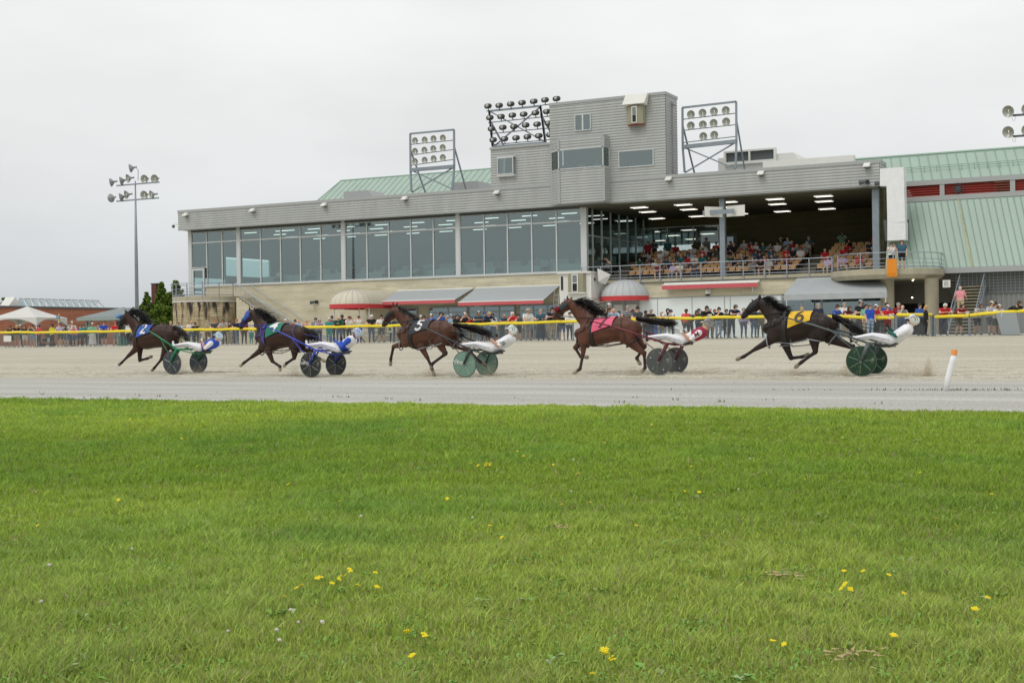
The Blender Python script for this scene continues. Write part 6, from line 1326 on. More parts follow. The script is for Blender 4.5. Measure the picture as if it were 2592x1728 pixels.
def build_rig(S):
    x0, y0, s = S['crop']; Yn = S['L']; Yc = Yn+.62
    # the near wheel's foot fixes the height of everything on this plane
    foot = onY(x0+S['wheel'][0]/s, y0+S['wheel_bottom']/s, Yn); gz = ground_z(Yn); dz = gz-foot.z
    def W(p, dy=0.0): v = onY(x0+p[0]/s, y0+p[1]/s, Yc+dy); v.z += dz; return v
    pxm = lambda p, dy=0.0: s*F_PX/depth(W(p, dy))        # crop pixels per metre
    def rad(p, q, dy=0.0): return .5*(q/pxm(p, dy))
    base = W(S['trunk'][3][:2]); base.z = gz; base.y = Yc
    Hs = thing('horse', S['label'], 'horse', tuple(base), 0, 'harness racing horses'); HO = Vector(base)
    C_, D_, K_ = S['coat'], S['dark'], S['hoof']; cols = [C_, D_, K_, tuple(c*1.25 for c in C_), tuple(lerp(a, b_, .5) for a, b_ in zip(C_, D_))]
    pr = []
    T = S['trunk']; pts, ra, rb = [], [], []
    wids = [.17, .235, .27, .285, .285, .27, .25, .17]
    for k, (x, yt, yb) in enumerate(T):
        c = W((x, (yt+yb)/2)); pts.append(c); ra.append((yb-yt)/2/pxm((x, yt))); rb.append(wids[k])
    ra[0] *= .82; ra[-1] *= .9
    pr.append((pts, ra, rb, 0)); trunk = (pts, ra, rb)
    for i in (5, 6):   # quarters on both sides
        c = pts[i]
    for sd in (-1, 1):
        pr.append(([pts[6]+Vector((0, sd*.13, .05)), pts[6]+Vector((-.08, sd*.15, -.22))], [.21, .17], [.13, .12], 0))
        pr.append(([pts[1]+Vector((.05, sd*.14, .12)), pts[1]+Vector((-.02, sd*.15, -.2))], [.19, .15], [.10, .10], 0))
    nk = S['neck']; npts = [W(p[:2]) for p in nk]; nr = [p[2]/pxm(p[:2]) for p in nk]
    root = pts[1].lerp(pts[2], .35)+Vector((0, 0, ra[1]*.22)); pr.append(([root, npts[0]], [ra[1]*.78, nr[0]*1.03], [.19, nr[0]*.56], 0))
    pr.append((npts, nr, [r*f for r, f in zip(nr, (.50, .50, .62))], 0))
    hd = S['head']; hp = [W(p[:2]) for p in hd]; hr = [p[2]/pxm(p[:2]) for p in hd]
    pr.append((hp, hr, [hr[0]*1.0, hr[1]*.72, hr[2]*.68, hr[3]*.9], 0)); pr.append(([hp[3], hp[3]+(hp[3]-hp[2])*.15], [hr[3]*.95, hr[3]*.8], [hr[3]*.9, hr[3]*.8], 1))
    # jaw
    pr.append(([hp[0]+Vector((.0, 0, -.06)), hp[1]+Vector((.06, 0, -.05))], [.095, .09], [.06, .055], 0))
    for e, sd in zip(S['ears'], (-1, 1)):
        tip = W(e[0], sd*.06); bs = W(e[1], sd*.06); tip = tip+(tip-bs)*.15; pr.append(([bs, bs.lerp(tip, .45), tip], [.034, .037, .017], [.026, .024, .016], 4))
    for leg in S['legs']:
        J = leg['j']; dy = leg['dy']; P_ = [W(j, dy) for j in J]
        if leg['k'] == 'f':   # elbow, knee, fetlock, hoof toe
            up = P_[0]; pr.append(([up+Vector((.06, -dy*.25, .25)), up, up.lerp(P_[1], .5), P_[1]], [.15, .125, .082, .06], [.09, .09, .066, .055], 0 if S.get('lit', 1) else 4))
        else:                 # stifle, hock, fetlock, hoof toe
            up = P_[0]; top = leg.get('top'); tp = W(top, dy*.85) if top else up+Vector((.1, 0, .3)); pr.append(([tp, up, up.lerp(P_[1], .5), P_[1]], [.23, .17, .105, .062], [.13, .12, .075, .05], 0))
            pr.append(([P_[1]+Vector((.015, 0, .03)), P_[1].lerp(P_[2], .15)], [.056, .045], [.042, .036], 1))
        pr.append(([P_[1], P_[1].lerp(P_[2], .25), P_[1].lerp(P_[2], .8), P_[2]], [.06, .044, .041, .052], [.05, .038, .036, .046], 1))
        to = P_[3]; pas = P_[2].lerp(to, .5); pr.append(([P_[2], pas], [.05, .043], [.044, .04], 1)); d = (to-P_[2]).normalized()
        pr.append(([pas, pas.lerp(to, .5), to-d*.01], [.044, .054, .052], [.044, .052, .054], 2)); leg['P'] = P_
    pr = [([p-HO for p in a[0]], a[1], a[2], a[3]) for a in pr]
    me = fuse_mesh_color(pr, .016, 'horse_body', cols); me.materials.append(m_coat); link('body', me, Hs)
    R = lambda b: (setattr(b, 'v', [tuple(Vector(v)-HO) for v in b.v]), b)[1]
    # eyes and nostrils
    for sd in (-1, 1):
        ec = hp[1].lerp(hp[0], .35)+Vector((-.02, sd*hr[1]*.66, .03)); R(MB().ball(ec, .022, 8)).build('eye', rgb('eye_black', (12, 10, 10), rough=.1), Hs, True)
    # mane and tail
    b = MB(); mn = [W(p) for p in S['mane']]; hair_strands(b, mn, S.get('mane_n', 300), S.get('mane_len', .42), S.get('mane_dir', (.85, 0, .16)), .011, seed=S['seed'], gravity=-.35)
    hair_strands(b, mn, 160, .22, (.5, -.25, -.5), .012, seed=S['seed']+3)
    R(b).build('mane', rgb('horse_hair', (20, 16, 15), rough=.5), Hs)
    b = MB(); tl = [W(p) for p in S['tail']]; rr = random.Random(S['seed'])
    for k in range(230):
        off = Vector((rr.gauss(0, .02), rr.gauss(0, .03), rr.gauss(0, .03))); e = rr.uniform(.5, 1.0); pts_ = []
        m_ = 8
        for i in range(m_+1):
            t = i/m_*e*(len(tl)-1); j = min(int(t), len(tl)-2); q = tl[j].lerp(tl[j+1], t-j); sp = .35+.75*(i/m_); pts_.append(q+off*sp*1.5+Vector((0, 0, .03*math.sin(i+k)*i/m_)))
        b.tube(pts_, [.013*(1-.7*i/m_) for i in range(m_+1)], 3, cap=False)
    if S.get('tail2'):
        t2 = [W(p) for p in S['tail2']]
        for k in range(120):
            off = Vector((rr.gauss(0, .03), rr.gauss(0, .04), rr.gauss(0, .02))); pts_ = [t2[0].lerp(t2[1], q)+off*(.4+q*1.6) for q in (0, .25, .5, .75, 1)]; b.tube(pts_, [.013, .012, .01, .007, .002], 3, cap=False)
    R(b).build('tail', rgb('horse_hair', ()), Hs)
    # section of the trunk at crop x
    def sect(x):
        X = W((x, T[3][1])).x; k = 0
        P0 = trunk[0]
        while k < len(P0)-2 and P0[k+1].x < X: k += 1
        t = (X-P0[k].x)/(P0[k+1].x-P0[k].x); t = max(0, min(1, t)); return P0[k].lerp(P0[k+1], t), lerp(trunk[1][k], trunk[1][k+1], t), lerp(trunk[2][k], trunk[2][k+1], t)
    def on_trunk(x, ang, out=.02):    # ang 0 = spine, +90deg = near side
        c, a, bb = sect(x); return Vector((W((x, T[3][1])).x, c.y-(bb+out)*math.sin(ang), c.z+(a+out)*math.cos(ang)))
    hc = S['harness']
    m_h = rgb('harness_'+S['name'], hc, rough=.45)
    def strap(b, pts, w_=.03, th=.006): b.tube(pts, [w_/2]*len(pts), 6, flat=.45)
    gx = S['girth']
    b = MB(); wd = 16; loop = [[on_trunk(gx+q, 2*math.pi*i/28, .022) for i in range(29)] for q in (-.05*pxm(T[2][:2]), .05*pxm(T[2][:2]))]
    for i in range(28): b.quad(loop[0][i], loop[0][i+1], loop[1][i+1], loop[1][i])
    b.tube([on_trunk(gx, math.radians(a), .05) for a in range(-48, 49, 12)], .045, 8, flat=.6); R(b).build('girth', m_h, Hs)
    # breast collar
    b = MB(); fr = trunk[0][0]; cx = fr.x-ra[0]*.9
    for sd in (-1, 1):
        strap(b, [on_trunk(gx, sd*math.radians(52), .03), on_trunk(lerp(gx, T[1][0], .6), sd*math.radians(66), .05), on_trunk(T[1][0], sd*math.radians(76), .04), Vector((fr.x-ra[0]*.55, fr.y-sd*.16, fr.z+.02)), Vector((cx-.02, fr.y, fr.z-.02))], .03)
        nb = npts[0]; strap(b, [on_trunk(T[1][0], sd*math.radians(76), .06), nb+Vector((.02, -sd*(nr[0]*.5+.03), .02)), npts[0]+Vector((.12, 0, nr[0]*.85))], .03)
    R(b).build('breast_strap', m_h, Hs)
    b = MB()   # crupper, back strap and hip strap
    xs = [lerp(gx, T[6][0], q) for q in (0, .25, .5, .75, 1)]; strap(b, [on_trunk(x, 0, .02) for x in xs], .03)
    hx = lerp(T[5][0], T[6][0], .35)
    for sd in (-1, 1): strap(b, [on_trunk(hx, 0, .02), on_trunk(hx, sd*.6, .03), on_trunk(hx+10, sd*1.2, .05), W((hx+30, T[5][2]+5), -sd*.3)], .018)
    R(b).build('back_strap', m_h, Hs)
    # hobbles: soft loops round each leg joined by hangers
    if S.get('hobble'):
        b = MB(); mh = rgb('hobble_'+S['name'], S['hobble'], rough=.5)
        for sdn in (-1, 1):
            L2 = [l for l in S['legs'] if (l['dy'] < 0) == (sdn < 0)]
            if len(L2) < 2: continue
            cen = []
            for l in L2:
                P_ = l['P']; q = .15; c = P_[0].lerp(P_[1], q); d = (P_[1]-P_[0]).normalized(); u = d.cross(Vector((0, 1, 0))).normalized(); rr_ = .15 if l['k'] == 'f' else .17
                ring = [c+u*(math.cos(a)*rr_)+Vector((0, math.sin(a)*rr_*.8, 0))+d*(.05*math.cos(a)) for a in np.linspace(0, 2*math.pi, 15)]; b.tube(ring, .016, 6); cen.append((c, u, rr_))
            a_, c_ = sorted(cen, key=lambda q: q[0].x); b.tube([a_[0]+Vector((a_[2], 0, -.02)), a_[0].lerp(c_[0], .5)+Vector((0, 0, -.06)), c_[0]-Vector((c_[2], 0, 0))], .013, 5)
            mid = a_[0].lerp(c_[0], .5); strap(b, [mid+Vector((0, 0, -.06)), Vector((mid.x, Yc+sdn*.28, trunk[0][3].z))], .012)
        R(b).build('hobble', mh, Hs)
    # number cloth wraps over the back
    xa, xb = S['cloth_x']; na, nbq = 14, 12; A0, A1 = math.radians(-S.get('cloth_a', 90)), math.radians(S.get('cloth_a', 90))
    b = MB(); rows = [[on_trunk(lerp(xa, xb, i/na)+(S.get('cloth_skew', 0)*abs(lerp(A0, A1, j/nbq))), lerp(A0, A1, j/nbq)*(1.0-.22*(i/na)), .028) for j in range(nbq+1)] for i in range(na+1)]
    for i in range(na):
        for j in range(nbq): b.quad(rows[i][j], rows[i+1][j], rows[i+1][j+1], rows[i][j+1])
    so2 = R(b).build('number_cloth', rgb('number_cloth_'+S['name'], S['cloth'], rough=.6, var=.06, vscale=8), Hs, True)
    V, Fc = crossing_text(S['number'], 1.0); tb = MB(); hh = S.get('num_h', .46); vs = []
    c0, a0_, b0_ = sect((xa+xb)/2); ac = math.radians(S.get('num_a', 50)); Rr = (a0_+b0_)/2
    pm_ = pxm(T[3][:2])
    fx = (W((xb, T[3][1])).x-W((xa, T[3][1])).x)/(xb-xa)
    for v in V:
        xx = (xa+xb)/2+(v[0]*hh/fx)*S.get('num_w', 1.15); an = ac-(v[1]*hh/Rr); vs.append(on_trunk(xx+S.get('cloth_skew', 0)*an, an, .042))
    for sd in (1,): tb.add(vs, Fc)
    R(tb).build('number', rgb('number_ink_'+S['name'], S['ink'], rough=.6), so2)
    # bridle with blinkers and hood
    b = MB(); 
    def band(c, d, r1, r2, w_=.012):
        u = d.cross(Vector((0, 1, 0))).normalized(); b.tube([c+u*(math.cos(a)*r1)+Vector((0, math.sin(a)*r2, 0)) for a in np.linspace(0, 2*math.pi, 17)], w_, 5)
    hdv = (hp[3]-hp[1]).normalized(); band(hp[2], hdv, hr[2]*1.12, hr[2]*.8); band(hp[3].lerp(hp[2], .35), hdv, hr[3]*1.2, hr[3]*1.05, .009); band(hp[0].lerp(hp[1], .45), (hp[1]-hp[0]).normalized(), hr[1]*1.15, hr[1]*.9)
    for sd in (-1, 1):
        y_ = Vector((0, sd*1.0, 0)); strap(b, [hp[0]+y_*hr[0]*.9, hp[1]+y_*hr[1]*.8, hp[2]+y_*hr[2]*.8, hp[3]+y_*hr[3]*1.0], .02)
        strap(b, [hp[3].lerp(hp[2], .2)+y_*hr[3], hp[0]+Vector((.0, 0, .05))+y_*.05, npts[1]+Vector((.12, sd*.06, nr[1]*.75)), on_trunk(gx, sd*.12, .1)], .012)
    # pole bar under the jaw
    R(b).build('bridle', m_h, Hs)
    b = MB()
    for sd in (-1, 1): b.loft([hp[1].lerp(hp[0], .5)+Vector((0, sd*hr[1]*.75, .0)), hp[1].lerp(hp[2], .35)+Vector((-.01, sd*hr[1]*.78, .0))], [hr[1]*.52, hr[1]*.5], [.035, .035], n=12)
    if S.get('hood'): b.loft([hp[0].lerp(hp[1], .15)+Vector((-.03, 0, .02)), hp[0].lerp(hp[1], .75)+Vector((-.025, 0, .01))], [hr[0]*1.04, hr[1]*.98], [hr[0]*1.1, hr[1]*.82], n=14)
    R(b).build('hood', rgb('hood_'+S['name'], S.get('hoodc', (20, 20, 22)), rough=.6, var=.1, vscale=9), Hs, True)
    if S.get('roll'):
        c = W(S['roll'][0]); b = MB(); u = hdv.cross(Vector((0, 1, 0))).normalized(); r_ = S['roll'][1]/pxm(S['roll'][0]); b.loft([c+Vector((0, -.09, 0)), c+Vector((0, .09, 0))], [r_, r_], [r_, r_], n=12); R(b).build('shadow_roll', rgb('roll_'+S['name'], S['rollc'], rough=.95, var=.15, vscale=14, bump=.8, bscale=70), Hs, True)
    # ------------------------------------------------ race bike
    wn = W(S['wheel'], -.62); wr = wn.z-gz; Bk = thing('race_bike', S['bike_label'], 'sulky', (wn.x, Yc, gz), 0, 'race bikes'); BO = Vector((wn.x, Yc, gz)); RB = lambda b: (setattr(b, 'v', [tuple(Vector(v)-BO) for v in b.v]), b)[1]
    m_fr = rgb('frame_'+S['name'], S['frame'], rough=.35, metal=.2)
    for sd in (-1, 1):
        tilt = -sd*.07; Wh = link('wheel', None, Bk); Wh.location = (0, sd*.62, wr); Wh.rotation_euler = (tilt, 0, 0)
        b = MB(); n = 40; tr = wr*.965
        b.tube([(tr*math.cos(a), 0, tr*math.sin(a)) for a in np.linspace(0, 2*math.pi, n+1)], wr*.04, 7, cap=False); b.build('tyre', rgb('tyre_'+S['name'], S.get('tyre', (74, 74, 76)), rough=.7), Wh, True)
        b = MB(); b.tube([(wr*.87*math.cos(a), 0, wr*.87*math.sin(a)) for a in np.linspace(0, 2*math.pi, n+1)], .013, 5, cap=False); b.build('rim', rgb('rim_'+S['name'], S['rim'], rough=.35, metal=.3), Wh, True)
        b = MB(); b.lathe((0, 0, 0), [(0, -.035), (wr*.4, -.025), (wr*.93, -.012)], 40, axis='Y'); b.lathe((0, 0, 0), [(0, .035), (wr*.4, .025), (wr*.93, .012)], 40, axis='Y'); b.build('disc', rgb('disc_'+S['name'], S['disc'], rough=.35, var=.15, vscale=6, col2=lin((150, 140, 118)), sharp=(.55, .85)), Wh, True)
        b = MB(); ns = S.get('spokes', 5)
        for k in range(ns):
            a = S.get('sp0', .4)+2*math.pi*k/ns
            if S.get('ticks'): p0_, p1_ = .62, .74
            else: p0_, p1_ = .18, .85
            for q in (-1, 1): b.tube([(wr*p0_*math.cos(a), q*(.036-.02*p0_), wr*p0_*math.sin(a)), (wr*p1_*math.cos(a), q*(.036-.02*p1_), wr*p1_*math.sin(a))], .010 if not S.get('ticks') else .016, 4)
        b.build('spoke', rgb('rim_'+S['name'], ()), Wh); b = MB(); b.tube([(0, -.06, 0), (0, .06, 0)], .035, 12); b.build('hub', rgb('hub_metal', (150, 152, 150), rough=.3, metal=.6), Wh)
    top = W(S['fork_top'], -.66); ax = W(S['wheel'], -.62); tip = W(S['shaft_tip'], -.36); arch = W(S['arch'], -.50) if S.get('arch') else top; seat = W(S['seat'])
    st_ = W(S['strut'][0], -.40); se = W(S['strut'][1], -.62)
    mir = lambda v, sd: Vector((v.x, Yc-(v.y-Yc)*(1 if sd < 0 else -1)*-1 if False else (v.y if sd < 0 else 2*Yc-v.y), v.z))
    for sd in (-1, 1):
        b = MB(); m1, m2 = mir(tip, sd), mir(top, sd); b.tube([m1, m1.lerp(m2, .35)+Vector((0, 0, .03)), m2], [.014, .022, .026], 8); b.tube([m1+Vector((-.1, 0, .01)), m1], .010, 6); RB(b).build('shaft', m_fr, Bk, True)
        b = MB(); a2 = mir(ax, sd); io = Vector((0, -sd*.045, 0)); a2 = a2+Vector((0, sd*.07, 0)); m2 = Vector((m2.x, m2.y+sd*.03, m2.z)); b.tube([m2+Vector((.02, 0, 0)), a2], [.05, .038], 8, flat=.6); a3 = a2-Vector((0, sd*.09, 0)); a3 = a2-Vector((0, sd*.14, 0)); b.tube([m2+Vector((.02, -sd*.16, 0)), a3], [.04, .03], 6, flat=.6); RB(b).build('fork', m_fr, Bk, True)
        b = MB(); b.tube([mir(st_, sd), mir(se, sd)], .012, 6); b.tube([m2, Vector((seat.x-.25, Yc+sd*.16, seat.z-.06)), Vector((seat.x+.15, Yc+sd*.14, seat.z-.04))], .018, 6); RB(b).build('strut', m_fr, Bk, True)
        ft = W(S['foot'], -.30); b = MB(); q = mir(ft, sd)+Vector((-.05, 0, -.07)); b.tube([q+Vector((0, -.06, 0)), q+Vector((0, .06, 0))], .02, 6); b.tube([q, m1.lerp(m2, .8)], .012, 5); RB(b).build('stirrup', m_fr, Bk)
    b = MB(); b.tube([mir(top, -1), Vector((top.x+.05, Yc-.2, top.z-.02)), Vector((top.x+.05, Yc+.2, top.z-.02)), mir(top, 1)], .026, 8); RB(b).build('arch', m_fr, Bk, True)
    b = MB(); b.loft([seat+Vector((-.30, 0, .0)), seat+Vector((.02, 0, -.035)), seat+Vector((.20, 0, .02))], [.03, .04, .03], [.14, .19, .18], n=12); RB(b).build('seat', rgb('seat_vinyl', (58, 60, 62), rough=.5), Bk, True)
    if S.get('fork_text'):
        V, Fc = crossing_text(S['fork_text'], .11 if len(S['fork_text']) > 1 else .12); d = (ax-top); d.normalize(); u = d; v_ = Vector((0, -1, 0)).cross(u).normalized(); c = top.lerp(ax, .45)+Vector((0, -.06, 0)); vs = [c+u*vv[0]*1.0+v_*(-vv[1])*-1*.9 for vv in V]; b = MB(); b.add(vs, Fc); RB(b).build('lettering', m_white, Bk)
    if S.get('disc_text'):
        V, Fc = crossing_text(S['disc_text'], .12); c = wn+Vector((-wr*.45, -.055, wr*.12)); vs = [c+Vector((vv[0]*1.2, 0, vv[1]-vv[0]*.15)) for vv in V]; b = MB(); b.add(vs, Fc); RB(b).build('lettering', m_white, Bk)
    # ------------------------------------------------ driver
    q = S['driver']; Vd = Vector; hip = W(q['hip']); sh = W(q['sh']); head = W(q['head']); hipb = hip; face = Vd((-1, -.12, .10 if not q.get('down') else -.1)).normalized()
    Dr = thing('person', S['driver_label'], 'person', (hip.x, Yc, hip.z), 0, 'race drivers'); DO = Vector((hip.x, Yc, hip.z)); RD = lambda b: (setattr(b, 'v', [tuple(Vector(v)-DO) for v in b.v]), b)[1]
    P = []
    def c(pts, r, slot, rb=None): P.append(([Vd(p)-DO for p in pts], r, rb or r, slot))
    tu = (sh-hip).normalized(); dn = Vd((tu.z, 0, -tu.x))
    neck = sh.lerp(head, .35); L_t = (sh-hip).length
    c([hip, hip.lerp(sh, .5), sh-tu*.03], [.145, .15, .15], 1, [.175, .19, .20]); c([hip-tu*.02, hip+tu*.03], [.15, .145], 3, [.18, .175])
    c([sh+Vd((0, -.19, 0)), sh+Vd((0, .19, 0))], [.065, .065], 1); c([sh-tu*.02, neck.lerp(head, .45)], [.085, .066], 6)
    c([head+Vd((.0, 0, .03)), head-Vd((0, 0, .04))], [.10, .085], 0, [.078, .066]); c([head+face*.09+Vd((0, 0, -.01)), head+face*.118+Vd((0, 0, -.025))], [.014, .017], 0); c([head+face*.055+Vd((0, 0, -.085)), head+face*.07+Vd((0, 0, -.1))], [.038, .028], 0)
    hands = []
    for sd in (-1, 1):
        hp_ = W(q['hand'][0 if sd < 0 else 1], sd*.12); el = W(q['el'], sd*.31); s_ = sh+Vd((0, sd*.2, -.01)); hands.append(hp_)
        c([s_, s_.lerp(el, .6)], [.085, .068], 5); c([s_.lerp(el, .7), el], [.052, .045], 5); c([el, el.lerp(hp_, .45), hp_], [.046, .042, .029], 2)
        d = (hp_-el).normalized(); c([hp_, hp_+d*.055], [.03, .038], 7); sv = Vd((0, 1, 0))
        for o_, ln in ((-.03, .05), (-.01, .062), (.01, .06), (.03, .046)): k1 = hp_+d*.075+sv*o_; c([k1, k1+d*.03+Vd((0, 0, -.014)), k1+d*.012+Vd((0, 0, -.014-ln*.55))], [.0125, .0115, .010], 7)
        c([hp_+d*.03+Vd((0, -sd*.03, .015)), hp_+d*.07+Vd((0, -sd*.035, .03))], [.014, .011], 7)
        k_ = W(q['knee'], sd*.22); f_ = W(q['foot'], sd*.30); h_ = hip+Vd((-.03, sd*.1, -.01))
        c([h_, h_.lerp(k_, .5), k_], [.125, .108, .086], 3); c([k_, k_.lerp(f_, .35), f_], [.083, .076, .052], 4); t_ = f_+(f_-k_).normalized()*.05
        c([t_+Vd((0, 0, -.04)), t_+Vd((-.02, 0, .13))], [.045, .035], 8)
    me = fuse(P, .0125, 'driver_body', 3)
    m = q['mats']; ml = [SKIN[0], m['top'], m['fore'], m['leg'], m['leg'], m['sleeve'], m['neck'], m['glove'], m['boot']]
    for x_ in ml: me.materials.append(x_)
    assign(me, P); link('body', me, Dr)
    b = MB(); hx_ = head+Vd((.03, 0, .045)); b.loft([hx_-face*.025+Vd((0, 0, -.02)), hx_+face*.01+Vd((0, 0, .02))], [.118, .112], [.10, .10], n=18, side=Vd((0, 1, 0))); RD(b).build('helmet', m['helmet'], Dr, True)
    b = MB(); b.loft([head+face*.10+Vd((0, 0, .075)), head+face*.165+Vd((0, 0, .06))], [.02, .012], [.085, .06], n=12); RD(b).build('visor', m['visor'], Dr, True)
    b = MB()
    for o_ in (-.094, -.066, -.02, .02, .066, .094):
        rq = .120*math.sqrt(1-(o_/.106)**2)+.003; b.tube([hx_+Vd((math.sin(a)*-rq, o_, math.cos(a)*rq)) for a in np.linspace(-2.0, 1.0, 12)], .0085, 5)
    RD(b).build('helmet_stripe', m['stripe'], Dr, True)
    b = MB(); b.loft([head+face*.075+Vd((0, -.05, .01)), head+face*.075+Vd((0, .05, .01))], [.022, .022], [.03, .03], n=10); b.tube([head+Vd((0, sd_*.08, .02)) if False else head+Vd((.0, .084*sd_, -.02)) for sd_ in (-1, -1.01)], .01, 4); RD(b).build('goggles', rgb('goggle_'+S['name'], q.get('goggle', (36, 36, 40)), rough=.15), Dr, True)
    # contrast panels and side stripe on the suit
    b = MB()
    for sd in (-1, 1):
        k_ = W(q['knee'], sd*.22); f_ = W(q['foot'], sd*.30); h_ = hip+Vd((-.03, sd*.1, -.01)); o_ = Vd((0, sd*.0, 0)); b.tube([h_+Vd((0, sd*.124, .0)), h_.lerp(k_, .5)+Vd((0, sd*.107, 0)), k_+Vd((0, sd*.084, 0)), k_.lerp(f_, .5)+Vd((0, sd*.074, 0)), f_+Vd((0, sd*.052, 0))], .007, 4)
    RD(b).build('side_stripe', m['piping'], Dr)
    if q.get('panel'):
        b = MB(); a_, e_ = q['panel_at']; b.loft([hip.lerp(sh, a_), hip.lerp(sh, e_)], [.156, .157], [.196, .206], n=18); RD(b).build('jersey_panel', q['panel'], Dr, True)
    if q.get('letters'):
        V, Fc = crossing_text(q['letters'], q.get('lsize', .16)); c0 = W(q['let_at'], q.get('ldy', -.335)); uu = Vd((q.get('lx', .9), 0, q.get('lz', .4))).normalized(); vv_ = Vd((-uu.z, 0, uu.x)); vs = [c0+uu*v[0]+vv_*v[1] for v in V]; b = MB(); b.add(vs, Fc); RD(b).build('lettering', q['lcol'], Dr)
    # reins run from the bit through the saddle rings to the hands
    b = MB(); 
    for i, sd in ((0, -1), (1, 1)):
        bit = hp[3].lerp(hp[2], .25)+Vector((0, sd*hr[3]*1.1, 0)); ring = on_trunk(gx, -sd*.45, .07); hnd = hands[i]; mid = ring.lerp(hnd, .5)+Vector((0, sd*.03, -.02)); b.tube([bit, bit.lerp(ring, .5)+Vector((0, 0, -.015)), ring, mid, hnd+Vector((-.03, 0, .0)), hnd+Vector((.06, 0, -.08)), hnd+Vector((.1, 0, -.2))], .0085, 5)
    R(b).build('reins', rgb('reins_'+S['name'], S.get('rein', (24, 22, 22)), rough=.5), Hs)
W_ = lambda n, c: rgb(n, c, rough=.8, var=.09, vscale=10, bump=1.0, bscale=11)
white_suit = W_('suit_white', (232, 232, 236)); BR = lin
m_gl_w = W_('glove_white', (220, 220, 214)); m_gl_b = W_('glove_black', (34, 34, 38)); m_bt = W_('boot_black', (40, 40, 42)); m_greyp = W_('piping_grey', (120, 122, 130))
